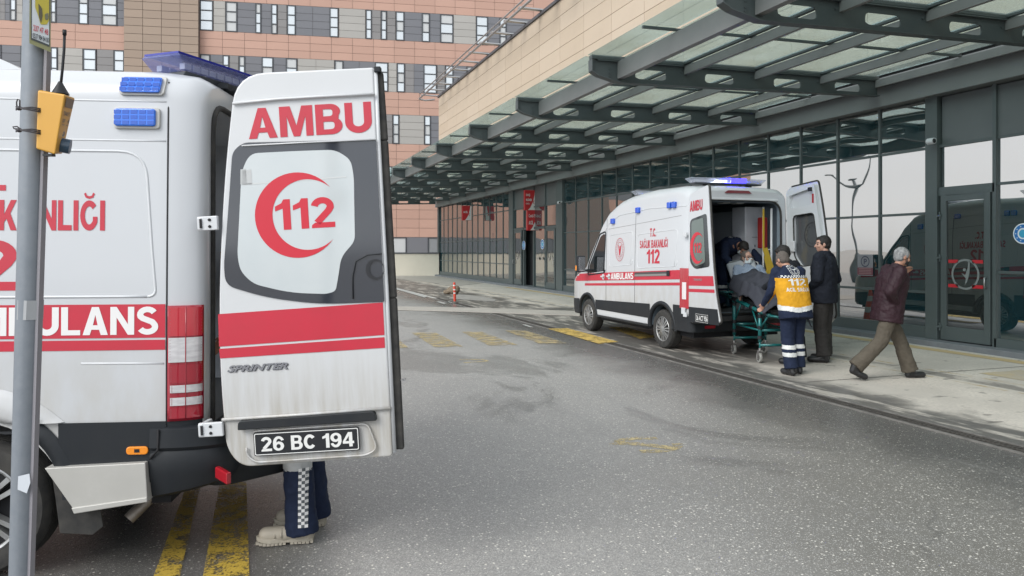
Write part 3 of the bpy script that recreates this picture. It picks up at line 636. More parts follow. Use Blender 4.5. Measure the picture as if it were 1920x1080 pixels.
# projecting red signs
M_sred = mat('sign_red', (0.50, 0.025, 0.03), 0.45); M_swhite = mat('sign_white', (0.72, 0.70, 0.68), 0.5)
def sign(name, label, x0, x1, y0, y1, u, lines, white_side='r'):
    """blade sign standing out from the facade (facing -u); pixel box for its front"""
    a = on_u(x0, y1, u); b_ = on_u(x1, y0, u); w0, w1, z0, z1 = a.x, b_.x, a.z, b_.z
    o = MB().box(w0, w1, u, u + 0.14, z0, z1).build(name, M_sred, None, bevel=0.006); tag(o, label, 'sign')
    g = lambda x, y: (w0 + x * (w1 - w0), u - .004, z0 + y * (z1 - z0))
    swoosh = [(.98, .01), (.98, .99), (.86, .99), (.82, .75), (.70, .42), (.45, .12), (.25, .01)]
    flat_shape('sign_swoosh', [swoosh], g, M_swhite, o)
    g2 = lambda x, y: (w0 + x * (w1 - w0), u - .007, z0 + y * (z1 - z0))
    flat_shape('sign_emblem', [crescent(.80, .40, .09, .075, .03)], g2, M_sred, o)
    for (s_, x, y, w, h) in lines: put_text(s_, w, h, lambda q, r_: g2(x + q, y + r_), 'sign_lettering', M_swhite, o, bold=.03)
    return o
sign('hospital_sign', 'red sign with a white swoosh hung highest above the dark doorway', 984, 1006, 357, 394, 28.3, [('DIŞ', .1, .68, .35, .14), ('KLİNİK', .1, .46, .5, .14), ('GİRİŞ', .08, .28, .32, .1)])
sign('hospital_sign', 'lower red sign reading Covid-19 ACİL above the dark doorway', 989, 1009, 393, 432, 28.3, [('Covid-19', .1, .62, .62, .16), ('ACİL', .12, .28, .42, .22)])
sign('hospital_sign', 'small red sign far along the facade left of the doorway signs', 867, 884, 386, 413, 36.2, [('ACİL', .1, .5, .5, .16)])
# cctv cameras
def cctv(label, px, py, w):
    p = on_w(px, py, w); o = thing('security_camera', label, 'camera', p)
    MB().lathe([(0, -.07), (.05, -.07), (.055, -.05), (.055, .05), (.045, .06), (0, .06)], 16, ax='y').build('camera_body', M_white2, o, auto=40)
    MB().lathe([(0, -.078), (.035, -.076), (.04, -.069)], 16, ax='y').build('lens', M_darkglass, o, smooth=True)
    MB().tube([(.03, .02, 0), (.08, .03, .03), (10.86 - p.x, .03, .03)], .014, 8).lathe([(0, 10.84 - p.x), (.04, 10.84 - p.x), (.04, 10.87 - p.x), (0, 10.87 - p.x)], 14, c=(0, .03, .03), ax='x').build('bracket', M_white2, o, auto=40)
cctv('small white security camera on the dark post above the near glass door', 1745, 265, 10.74)
cctv('small white security camera high on the facade right of the red doorway signs', 1048, 380, 10.74)

# ================================================================= canopy
M_steelg = mat('canopy_steel', (0.066, 0.080, 0.081), 0.5, 0.05, var=[(2.5, (0.055, 0.067, 0.069), 0.3), (30, (0.072, 0.084, 0.085), 0.3)], bump=(60, .1, .002))
M_purl = mat('purlin_steel', (0.21, 0.205, 0.20), 0.5, 0.05, var=(2.5, (0.165, 0.165, 0.165), 0.3))
def canopy_glass():
    m = bpy.data.materials.new('canopy_glass'); m.use_nodes = True; nt = m.node_tree; N = nt.nodes; L = nt.links; N.clear()
    out = N.new('ShaderNodeOutputMaterial'); tr = N.new('ShaderNodeBsdfTransparent'); tr.inputs[0].default_value = (0.81, 0.905, 0.89, 1)
    gl = N.new('ShaderNodeBsdfGlossy'); gl.inputs['Roughness'].default_value = 0.02; gl.inputs[0].default_value = (.8, .85, .85, 1)
    du = N.new('ShaderNodeBsdfTranslucent'); du.inputs[0].default_value = (0.74, 0.80, 0.77, 1)
    m1 = N.new('ShaderNodeMixShader'); m2 = N.new('ShaderNodeMixShader'); fr = N.new('ShaderNodeFresnel'); fr.inputs[0].default_value = 1.5
    mt = N.new('ShaderNodeMath'); mt.operation = 'MULTIPLY_ADD'; mt.inputs[1].default_value = .45; mt.inputs[2].default_value = 0.015
    L.new(fr.outputs[0], mt.inputs[0]); L.new(mt.outputs[0], m1.inputs[0]); L.new(tr.outputs[0], m1.inputs[1]); L.new(gl.outputs[0], m1.inputs[2])
    geo = N.new('ShaderNodeNewGeometry'); n = N.new('ShaderNodeTexNoise'); n.inputs['Scale'].default_value = 1.6; n.inputs['Detail'].default_value = 5; n.inputs['Roughness'].default_value = .55
    L.new(geo.outputs['Position'], n.inputs['Vector']); r = N.new('ShaderNodeMapRange'); r.inputs[1].default_value = .3; r.inputs[2].default_value = .8; r.inputs[3].default_value = .05; r.inputs[4].default_value = .16
    L.new(n.outputs[0], r.inputs[0]); L.new(r.outputs[0], m2.inputs[0]); L.new(m1.outputs[0], m2.inputs[1]); L.new(du.outputs[0], m2.inputs[2]); L.new(m2.outputs[0], out.inputs[0])
    return m
M_cglass = canopy_glass()
can = thing('glass_canopy', 'long glass and dark steel canopy cantilevered over the ambulance bay', 'canopy')
ZG = 4.68; WT = 4.97; WR = 10.62; SP = 3.36; UA = [10.46 + SP * (k - 1) for k in range(-3, 12)]
UA = [u for u in UA if u < 44.5]
# one arm: web with rounded slots, bottom flange
def slot(w0, w1, z0, z1): return rounded([(w0, z0), (w1, z0), (w1, z1), (w0, z1)], (z1 - z0) * .48, 4)
top = ZG - 0.05; outline = [(WT, top), (WT, 4.45), (WT + .12, 4.36), (WT + .50, 4.27), (WR, 4.35), (WR, top)]
bot = lambda w: 4.27 + (w - WT - .50) * (4.35 - 4.27) / (WR - WT - .50)
PU = [5.42, 6.62, 7.98, 9.34, 10.56]
slots = []
for a, b_ in zip(PU[:-1], PU[1:]):
    m_ = (a + b_) / 2; h = (top - bot(m_)); zc = bot(m_) + h * .47; slots.append(slot(m_ - .28, m_ + .28, zc - h * .25, zc + h * .25))
v2, f2_ = fill2d([outline] + slots)
w = MB(); w.add([(p[0], -.009, p[1]) for p in v2], f2_); w.add([(p[0], .009, p[1]) for p in v2], [tuple(reversed(f)) for f in f2_])
for lp in [outline] + slots:
    n = len(lp)
    w.add([(p[0], -.009, p[1]) for p in lp] + [(p[0], .009, p[1]) for p in lp], [(i, (i + 1) % n, (i + 1) % n + n, i + n) for i in range(n)])
for a, b_ in zip(outline[:5][0:4], outline[1:5]):
    w.bar((a[0], 0, a[1]), (b_[0], 0, b_[1]), .13, .016, up=(0, 0, 1) if a[0] != b_[0] else (1, 0, 0))
w.box(WT + .1, WR, -.055, .055, top - .012, top + .004)
for dz in (4.34, 4.41, 4.48):
    for s_ in (-1, 1): w.lathe([(0, s_ * .02), (.016, s_ * .02), (.016, s_ * .009)], 8, c=(WT + .32, 0, dz + .03))
for q in PU[1:4]:
    for s_ in (-1,): w.lathe([(0, s_ * .02), (.014, s_ * .02), (.014, s_ * .009)], 8, c=(q - .05, 0, 4.53))
arm0 = w.build('cantilever_arm', M_steelg, can, loc=(0, UA[0], 0))
for u in UA[1:]:
    o = arm0.copy(); C.objects.link(o); o.location = (0, u, 0)
UE = UA[-1] + .12; US = UA[0] - .12
# purlins (channel sections) between arms, one object per bay
def purlin(w_, big):
    b = MB(); h = .27 if big else .13; t = .012; fl = .10 if big else .06; z0 = top - h - .004; L_ = SP - .02
    b.box(w_, w_ + t, .01, L_, z0, top - .004); b.box(w_ + t, w_ + fl, .01, L_, z0, z0 + t); b.box(w_ + t, w_ + fl, .01, L_, top - .004 - t, top - .004)
    return b
for i, q in enumerate(PU):
    p0_ = purlin(q, i == 0).build('purlin', M_purl, can, loc=(0, UA[0], 0))
    for u in UA[1:-1]: o = p0_.copy(); C.objects.link(o); o.location = (0, u, 0)
# panes, glazing bars
cols = [4.90] + PU; cols[1] += .05
for i in range(5):
    a, b_ = cols[i] + (.0 if i == 0 else .035), cols[i + 1] - .035
    for hf in range(2):
        y0, y1 = (.05, SP / 2 - .015) if hf == 0 else (SP / 2 + .015, SP - .05)
        g0 = MB().box(a, b_, y0, y1, ZG, ZG + .014).build('canopy_pane', M_cglass, can, loc=(0, UA[0], 0))
        for u in UA[1:-1]: o = g0.copy(); C.objects.link(o); o.location = (0, u, 0)
s0 = MB().box(4.93, WR, SP / 2 - .02, SP / 2 + .02, ZG - .035, ZG - .002).build('glazing_bar', M_steelg, can, loc=(0, UA[0], 0))
s1 = MB().box(4.97, WR, -.055, .055, ZG - .040, ZG + .02).build('glazing_bar', M_steelg, can, loc=(0, UA[0], 0))
for u in UA[1:-1]: o = s0.copy(); C.objects.link(o); o.location = (0, u, 0)
for u in UA[1:]: o = s1.copy(); C.objects.link(o); o.location = (0, u, 0)
for q in PU[1:4]:
    lb = MB().box(q - .03, q + .03, US, UE, ZG - .03, ZG + .018).build('longitudinal_glazing_bar', M_steelg, can)

# the roof falls gently towards its free edge
done_ = set()
for o in kids(can):
    if o.data.name in done_: continue
    done_.add(o.data.name)
    for v_ in o.data.vertices:
        if v_.co.z > 4.40 or o.name.startswith('purlin'): v_.co.z -= (10.62 - v_.co.x) * .0180
        else: v_.co.z -= (10.62 - v_.co.x) * .0130
# ================================================================= far hospital block
fb = thing('hospital_block', 'tall hospital block with orange and grey panel bands and a beige pier', 'building', camp(-5.8, 58, 0), 0)
base = camp(-5.8, 58); dirw = (camp(1, .19) - camp(0, 0)).normalized(); ang = math.atan2(dirw.y, dirw.x); fb.rotation_euler = (0, 0, ang)
inw = Vector((-dirw.y, dirw.x, 0))      # into the building (local +y)
def bx(px, off=0.0):                    # pixel column -> local x on the wall plane
    d = ray(px, HZ); o = base - inw * off
    # d*t = o + dirw*s
    A = np.array([[d.x, -dirw.x], [d.y, -dirw.y]]); t, s_ = np.linalg.solve(A, np.array([o.x, o.y])); return s_
def bpx(z0=0): return z0
XL, XR = bx(-1.0) - 9.0, bx(840) + 12
M_joint = mat('dark_joint', (0.27, 0.215, 0.185), 0.8)
MB().box(XL, XR, .02, 18, -.1, 30).build('block_wall', M_joint, fb)
zo = dict(b0=(1.31, 2.55), b1=(6.07, 7.98), b2=(9.72, 11.96), b3=(13.70, 15.93), b4=(17.67, 19.90), b5=(21.65, 23.9))
orange = [(2.55, 6.07, 5), (7.98, 9.72, 3), (11.96, 13.70, 3), (15.93, 17.67, 3), (19.90, 21.65, 3), (23.9, 26.5, 4)]
def shades(name, c, n=3, d=.06):
    r_ = random.Random(hash(name) % 7 if False else len(name)); return [mat(name + '_' + 'abc'[k], tuple(x * (1 + d * (k - 1)) for x in c), 0.7, var=(.6, tuple(x * .93 for x in c), .3)) for k in range(n)]
O_ = shades('orange_panel', (0.47, 0.29, 0.225)); G_ = shades('dark_grey_panel', (0.16, 0.163, 0.178)); L_ = shades('light_grey_panel', (0.37, 0.355, 0.33)); T_ = shades('tan_pier_panel', (0.31, 0.235, 0.18)); S_ = shades('mid_grey_panel', (0.22, 0.212, 0.21))
XTL, XTR = bx(232, .5), bx(372, .5)
rg = random.Random(11); cnt = 0; PWID = 1.57
def panels(x0, x1, z0, z1, nr, mats_, name, target=PWID, y=0.0, vis=True):
    nc = max(1, round((x1 - x0) / target)); w_ = (x1 - x0) / nc; h = (z1 - z0) / nr
    mes = [panel_mesh(name, w_ - .022, h - .022, .05, m) for m in mats_]
    for i in range(nc):
        for k in range(nr): inst(name, rg.choice(mes), fb, (x0 + i * w_ + .015, y, z0 + k * h + .015))
for z0, z1, nr in orange:
    if z0 > 22: 
        panels(XL, XR, z0, z1, 1, O_, 'orange_cladding_strip', 8); continue
    if z0 < 9 : 
        panels(bx(700), bx(828), z0, z1, nr, O_, 'orange_panel'); panels(XL, bx(700), z0, z1, 1, O_, 'orange_cladding_strip', 6); panels(bx(828), XR, z0, z1, 1, O_, 'orange_cladding_strip', 6); continue
    panels(bx(-5), XTL, z0, z1, nr, O_, 'orange_panel'); panels(XTR, bx(1000 if z0 > 15 else (860 if z0 > 12.5 else 825)), z0, z1, nr, O_, 'orange_panel')
    panels(XL, bx(-5), z0, z1, 1, O_, 'orange_cladding_strip', 6); panels(bx(1000 if z0 > 15 else (860 if z0 > 12.5 else 825)), XR, z0, z1, 1, O_, 'orange_cladding_strip', 6)
M_wframe = mat('window_frame_dark', (0.05, 0.055, 0.062), 0.5)
M_wpane = mirror_glass('far_window_glass', (0.80, 0.83, 0.84), (0.42, 0.44, 0.45), 0.45, 0.004, rough=0.1)
M_wblind = mat('window_blind', (0.50, 0.51, 0.51), 0.6)
def window(x0, x1, z0, z1, np_=3):
    b = MB(); t = .075
    b.box(x0, x0 + t, -.09, .02, z0, z1); b.box(x1 - t, x1, -.09, .02, z0, z1); hs = np.linspace(z0, z1, np_ + 1)
    for k, z in enumerate(hs): b.box(x0 + t, x1 - t, -.09, .02, z - t / 2 if 0 < k < np_ else (z if k == 0 else z - t), z + t / 2 if 0 < k < np_ else (z + t if k == 0 else z))
    o = b.build('window', M_wframe, fb)
    for k in range(np_): MB().box(x0 + t, x1 - t, -.045, -.03, hs[k] + t / 2, hs[k + 1] - t / 2).build('window_pane', rg.choice([M_wpane, M_wpane, M_wblind]), o)
def band(zr, wins, light, mid, xa, xb, nr=4, npn=3):
    z0, z1 = zr; items = [(bx(a), bx(b_), 'w') for a, b_ in wins] + [(bx(a), bx(b_), 'l') for a, b_ in light] + [(bx(a), bx(b_), 's') for a, b_ in mid]
    items.sort(); x = xa
    for a, b_, k in items + [(xb, xb, 'end')]:
        a = min(max(a, x), xb)
        if a - x > .12: panels(x, a, z0, z1, nr, G_, 'dark_grey_panel', 1.5)
        if k == 'end': break
        b_ = min(b_, xb)
        if b_ > a + .1:
            if k == 'w': window(a, b_, z0, z1, npn)
            else: panels(a, b_, z0, z1, nr, L_ if k == 'l' else S_, 'light_grey_panel' if k == 'l' else 'mid_grey_panel', 1.5)
        x = max(x, b_)
q3 = lambda *L: [(200 + a / 2.743, 200 + b_ / 2.743) for a, b_ in L]
q1 = lambda *L: [(700 + a / 2.7, 700 + b_ / 2.7) for a, b_ in L]
band(zo['b4'], q3((478, 548), (612, 672), (765, 795), (847, 878), (928, 972), (1147, 1192), (1333, 1363), (1411, 1440), (1487, 1530), (1621, 1661), (1715, 1782), (1900, 1960), (2020, 2055)), q3((550, 610), (1195, 1330), (1783, 1898)), q3((880, 926), (1363, 1409), (1442, 1485)), XTR, bx(1000))
band(zo['b3'], q3((482, 533), (597, 630), (680, 712), (798, 857), (922, 980), (1172, 1217), (1380, 1447), (1493, 1533), (1630, 1697), (1741, 1782), (1850, 1890)), q3((982, 1170), (1449, 1491)), q3((632, 678), (1535, 1580), (1700, 1739)), XTR, bx(900))
band(zo['b2'], [(560, 573), (600, 625)] + q1((98, 130), (258, 290)), q1((132, 256)), q1((40, 96)), XTR, bx(830))
band(zo['b5'], [(400, 425), (450, 462), (520, 545), (610, 622), (700, 725), (790, 803), (860, 885), (940, 955)], [(425, 450), (640, 690), (820, 858)], [(470, 490)], XTR, bx(1010))
h2 = lambda *L: [(a / 2, b_ / 2) for a, b_ in L]
band(zo['b4'], h2((38, 62), (190, 212), (295, 332), (382, 440)), h2((62, 85),), [(0, 10)], bx(-5), XTL)
band(zo['b3'], h2((-10, 6), (78, 96), (190, 217), (312, 362), (427, 467)), h2((218, 310),), [(182, 213)], bx(-5), XTL)
band(zo['b5'], [(20, 40), (90, 105), (150, 172)], [(40, 60)], [], bx(-5), XTL)
band(zo['b2'], [(20, 40), (90, 105)], [(40, 60)], [], bx(-5), XTL)
band(zo['b0'], [(733, 762), (802, 822)], [(700, 733)], [], bx(700), bx(828), 1, 1)
band(zo['b1'], [(710, 735), (780, 800)], [(735, 760)], [], bx(700), bx(828), 1, 2)
for k in ('b0', 'b1'): 
    panels(XL, bx(700), *zo[k], 1, G_, 'dark_grey_cladding_strip', 6); panels(bx(828), XR, *zo[k], 1, G_, 'dark_grey_cladding_strip', 6)
# left wing beyond the frame (seen only in reflections)
for k in ('b2', 'b3', 'b4', 'b5'): panels(XL, bx(-5), *zo[k], 1, G_, 'dark_grey_cladding_strip', 6)
# tan pier
pier = MB().box(XTL, XTR, -.45, .02, 0, 30).build('pier', mat('pier_joint', (0.16, 0.12, 0.10), .8), fb)
nrw = 30; h = .58
mes = [panel_mesh('tan_pier_panel', (XTR - XTL) / 4 - .03, h - .03, .05, m) for m in T_]
zz = 13.0
while zz < 23.5:
    for i in range(4): o = inst('tan_pier_panel', rg.choice(mes), fb, (XTL + i * (XTR - XTL) / 4 + .015, -.452, zz + .015))
    zz += h
# ground-level parapet wall at the end of the bay
A = gpt(500, 516); B = gpt(823, 517.5)
d_ = (B - A).normalized(); o = thing('boundary_wall', 'low pale concrete wall with dark coping at the far end of the bay', 'wall', A, math.atan2(d_.y, d_.x)); l_ = (B - A).length
MB().box(0, l_, 0, .3, 0, 1.34).build('wall_face', mat('render_pale', (0.60, 0.56, 0.47), .85, var=[(.6, (0.52, 0.485, 0.41), .25)]), o)
MB().box(-.02, l_, -.05, .35, 1.342, 1.42).build('coping', mat('dark_coping', (0.07, 0.075, 0.08), .6), o)
# pale low block left of the hospital, mirrored in the glass
# ================================================================= vans
class Van:
    def __init__(s, loc, rz, L, hw, prof, tum, ry, rz_, zb, rear_round, nose_round, side_z0=0.35):
        s.loc = Vector(loc); s.rz = rz; s.L = L; s.hw = hw; s.prof = prof; s.tum = tum; s.ry = ry; s.rzr = rz_; s.zb = zb; s.rr = rear_round; s.nr = nose_round
        s.M = Matrix.Translation(s.loc) @ Matrix.Rotation(rz, 4, 'Z'); s.Mi = s.M.inverted()
    def zt(s, x):
        p = s.prof; x = min(max(x, p[0][0]), p[-1][0])
        for (a, za), (b, zb_) in zip(p[:-1], p[1:]):
            if x <= b: return za + (zb_ - za) * (x - a) / (b - a)
        return p[-1][1]
    def hwx(s, x):
        rl, rd = s.rr; nl, nd = s.nr; h = s.hw
        if x < rl: t = 1 - max(x, 0) / rl; h -= rd * (1 - math.sqrt(max(0, 1 - t * t)))
        if x > s.L - nl: t = (x - (s.L - nl)) / nl; h -= nd * (1 - math.sqrt(max(0, 1 - min(t, 1) ** 2)))
        return h
    def rzx(s, x): return min(s.rzr(x), (s.zt(x) - s.zb) * .45)
    def y(s, x, z):
        zt = s.zt(x); r = s.rzx(x); h = s.hwx(x)
        if z <= zt - r: return h * s.tum(z)
        t = min(1, (z - (zt - r)) / r); return h * s.tum(zt - r) - s.ry(x) * (1 - math.sqrt(max(0, 1 - t * t)))
    def P(s, x, z, sg=1, off=0.004): return Vector((x, sg * (s.y(x, z) + off), z))
    def roofz(s, x, y):
        r = s.rzx(x); e = s.hwx(x) * s.tum(s.zt(x) - r) - s.ry(x); zt = s.zt(x)
        if abs(y) <= e: return zt + .02 * (1 - (y / max(e, .01)) ** 2)
        t = min(1, (abs(y) - e) / s.ry(x)); return zt - r * (1 - math.sqrt(max(0, 1 - t * t)))
    def shell(s, stations):
        vs = []; rings = []
        for x in stations:
            zt = s.zt(x); r = s.rzx(x); ring = []
            for k in range(11): z = s.zb + (zt - r - s.zb) * k / 10; ring.append((s.y(x, z), z))
            for k in range(1, 8):
                a = math.pi / 2 * k / 7; z = zt - r + r * math.sin(a); ring.append((s.hwx(x) * s.tum(zt - r) - s.ry(x) * (1 - math.cos(a)), z))
            e = ring[-1][0]
            for k in (1, 2): yy = e * (1 - k / 3); ring.append((yy, zt + .02 * (1 - (yy / e) ** 2)))
            full = ring + [(0, zt + .02)] + [(-a, b) for a, b in reversed(ring)]
            rings.append([(x, a, b) for a, b in full])
        b = MB(); n = len(rings[0])
        for r_ in rings: vs += r_
        fs = []
        for i in range(len(rings) - 1):
            for k in range(n):
                k2 = (k + 1) % n; fs.append((i * n + k, i * n + k2, (i + 1) * n + k2, (i + 1) * n + k))
        fs.append(tuple(range(n))); fs.append(tuple((len(rings) - 1) * n + k for k in range(n))[::-1])
        return b.add(vs, fs)
    def side(s, px, py, y=None, sg=1):      # pixel -> (x, z) on the plane y = const
        y = s.hw if y is None else y; o = s.Mi @ Vector((0, 0, HC)); d = s.Mi.to_3x3() @ ray(px, py); t = (y - o.y) / d.y
        p = o + d * t; return (p.x, p.z)
    def rear(s, px, py, x=0):
        o = s.Mi @ Vector((0, 0, HC)); d = s.Mi.to_3x3() @ ray(px, py); t = (x - o.x) / d.x; p = o + d * t; return (p.y, p.z)
    def top(s, px, py, z):
        o = s.Mi @ Vector((0, 0, HC)); d = s.Mi.to_3x3() @ ray(px, py); t = (z - o.z) / d.z; p = o + d * t; return (p.x, p.y)
    def patch(s, name, x0, x1, lo, hi, m, parent, sg=1, off=.004, nx=None, nz=3, skew=0.0):
        lo_ = lo if callable(lo) else (lambda x: lo); hi_ = hi if callable(hi) else (lambda x: hi); nx = nx or max(1, int(abs(x1 - x0) / .08))
        def f(a, b):
            x = x0 + (x1 - x0) * a; z = lo_(x) + (hi_(x) - lo_(x)) * b; return s.P(x + skew * (b - .5), z, sg, off)
        return grid_patch(nx, nz, f).build(name, m, parent, smooth=True)
    def poly(s, name, pts, m, parent, sg=1, off=.004, holes=()):
        v, f = fill2d([pts] + list(holes)); b = MB(); b.add([s.P(x, z, sg, off) for x, z in v], f); return b.build(name, m, parent, fix=False, smooth=False)
    def line(s, name, pts, r, m, parent, sg=1, off=0.0, n=6):
        out = []
        for (a, b_) in zip(pts[:-1], pts[1:]):
            k = max(1, int(math.dist(a, b_) / .12)); out += [(a[0] + (b_[0] - a[0]) * i / k, a[1] + (b_[1] - a[1]) * i / k) for i in range(k)]
        out.append(pts[-1]); return MB().tube([s.P(x, z, sg, off) for x, z in out], r, n).build(name, m, parent, smooth=True)
    def text(s, name, t, xr, zb, w, h, m, parent, sg=1, bold=.03, off=.005, slope=0.0, xc=None):
        """lettering on a side; for the left side x falls as the text runs on. xr: local x of the text's centre"""
        return put_text(t, w, h, lambda a, b_: s.P(xr - sg * (a - w / 2), zb + b_ + slope * (xr - sg * (a - w / 2) - xr), sg, off), name, m, parent, bold=bold)
def boolean_diff(o, cutters):
    for c in cutters:
        m = o.modifiers.new('cut', 'BOOLEAN'); m.operation = 'DIFFERENCE'; m.object = c; m.solver = 'EXACT'
    dg = bpy.context.evaluated_depsgraph_get(); dg.update(); me = bpy.data.meshes.new_from_object(o.evaluated_get(dg))
    o.modifiers.clear(); o.data = me
    for c in cutters: bpy.data.objects.remove(c)
    me.set_sharp_from_angle(angle=R(32))
    return o
M_rimm = mat('rim_silver', (0.42, 0.43, 0.44), 0.35, 0.6, var=(12, (0.25, 0.24, 0.22), 0.25))
def wheel(parent, x, y, r, w, sg, style='cap', rim=.62):
    b = MB(); pr = [(r * rim, -w / 2 + .01), (r * .80, -w / 2), (r * .93, -w / 2 + .006), (r * .985, -w / 2 + .03), (r, -w / 2 + .055)]
    n_gr = 4
    for k in range(n_gr):
        h = -w / 2 + .06 + (w - .12) * k / n_gr; pr += [(r, h), (r, h + .022), (r - .01, h + .024), (r - .01, h + .03)]
    pr += [(r, w / 2 - .055), (r * .985, w / 2 - .03), (r * .93, w / 2 - .006), (r * .80, w / 2), (r * rim, w / 2 - .01)]
    b.lathe(pr, 48, (0, 0, 0), 'y')
    o = b.build('wheel', M_rubber, parent, auto=35, loc=(x, y, r))
    q = MB(); R_ = r * (rim + .02); e = sg * (w / 2)
    q.lathe([(R_, e - sg * .01), (R_ * .97, e - sg * .004), (R_ * .92, e - sg * .012), (R_ * .90, e - sg * .035)], 40, ax='y', mi=0)
    q.lathe([(R_ * .90, e - sg * .06), (0, e - sg * .06)], 40, ax='y', mi=1)
    ns = 8 if style == 'cap' else 5
    for k in range(ns):
        a = 2 * math.pi * k / ns; d = Vector((math.cos(a), 0, math.sin(a))); t_ = Vector((-math.sin(a), 0, math.cos(a)))
        ww = .5 if style == 'cap' else .42
        i0, i1 = R_ * .22, R_ * .93; w0, w1 = R_ * .17 * ww * 2, R_ * .24 * ww * 2
        for side_ in ((-.5, .5) if style != 'cap' else (-.45, .45)):
            c0 = d * i0 + t_ * side_ * w0 * .7; c1 = d * i1 + t_ * side_ * w1 * 1.3
            q.add([c0 - t_ * w0 * .25 + Vector((0, e - sg * .0, 0)), c0 + t_ * w0 * .25 + Vector((0, e - sg * .0, 0)), c1 + t_ * w1 * .28 + Vector((0, e - sg * .014, 0)), c1 - t_ * w1 * .28 + Vector((0, e - sg * .014, 0)),
                   c0 - t_ * w0 * .3 + Vector((0, e - sg * .05, 0)), c0 + t_ * w0 * .3 + Vector((0, e - sg * .05, 0)), c1 + t_ * w1 * .33 + Vector((0, e - sg * .05, 0)), c1 - t_ * w1 * .33 + Vector((0, e - sg * .05, 0))],
                  [(0, 1, 2, 3), (0, 4, 5, 1), (1, 5, 6, 2), (2, 6, 7, 3), (3, 7, 4, 0)])
    q.lathe([(R_ * .33, e - sg * .03), (R_ * .30, e + sg * .004), (R_ * .12, e + sg * .012), (0, e + sg * .012)], 24, ax='y')
    q.build('rim', [M_rimm, M_dark], o, auto=30)
    return o
def arch_cut(x, r, hw, sg, depth=.30):
    b = MB(); b.lathe([(0, 0), (r, 0), (r, depth), (0, depth)], 40, (x, sg * hw - (depth - .1 if sg > 0 else .1), .36 if False else r * .0 + 0), 'y'); return b
def arch_trim(v, parent, x, zc, r0, r1, sg, z_end, m=None):
    """moulding round a wheel arch"""
    a0 = math.asin(max(-1, min(1, (z_end - zc) / r1))); b = MB(); n = 22; vs = []
    for i in range(n + 1):
        a = a0 + (math.pi - 2 * a0) * i / n
        for (r, o) in ((r0, -.03), (r0, .016), (r1 - .01, .022), (r1, .0)):
            xx, zz = x + r * math.cos(a), zc + r * math.sin(a); yy = v.y(xx, max(zz, v.zb)) + o; vs.append((xx, sg * yy, zz))
    fs = [(i * 4 + k, i * 4 + k + 1, (i + 1) * 4 + k + 1, (i + 1) * 4 + k) for i in range(n) for k in range(3)]
    return b.add(vs, fs).build('arch_trim', m or M_black, parent, smooth=True)
def emit_mat(name, col, s, base=(.05, .05, .6)):
    return mat(name, base, 0.2, emit=(col, s), coat=.5)
def lens_mat(name, tintc, rough=.15, alpha=.55):
    m = bpy.data.materials.new(name); m.use_nodes = True; nt = m.node_tree; b = nt.nodes['Principled BSDF']
    b.inputs['Base Color'].default_value = tintc + (1,); b.inputs['Roughness'].default_value = rough; b.inputs['Alpha'].default_value = alpha; b.inputs['Coat Weight'].default_value = .6
    return m
M_ltcap = lens_mat('lightbar_cover', (0.06, 0.09, 0.50), .12, .42); M_ltclear = lens_mat('lightbar_clear', (0.55, 0.58, 0.68), .12, .45)
M_led = mat('led_block', (0.75, 0.78, 0.85), .25, .3); M_ledon = emit_mat('led_lit_blue', (0.03, 0.03, 1.0), 30); M_ledw = emit_mat('led_lit_white', (0.75, 0.85, 1.0), 3)
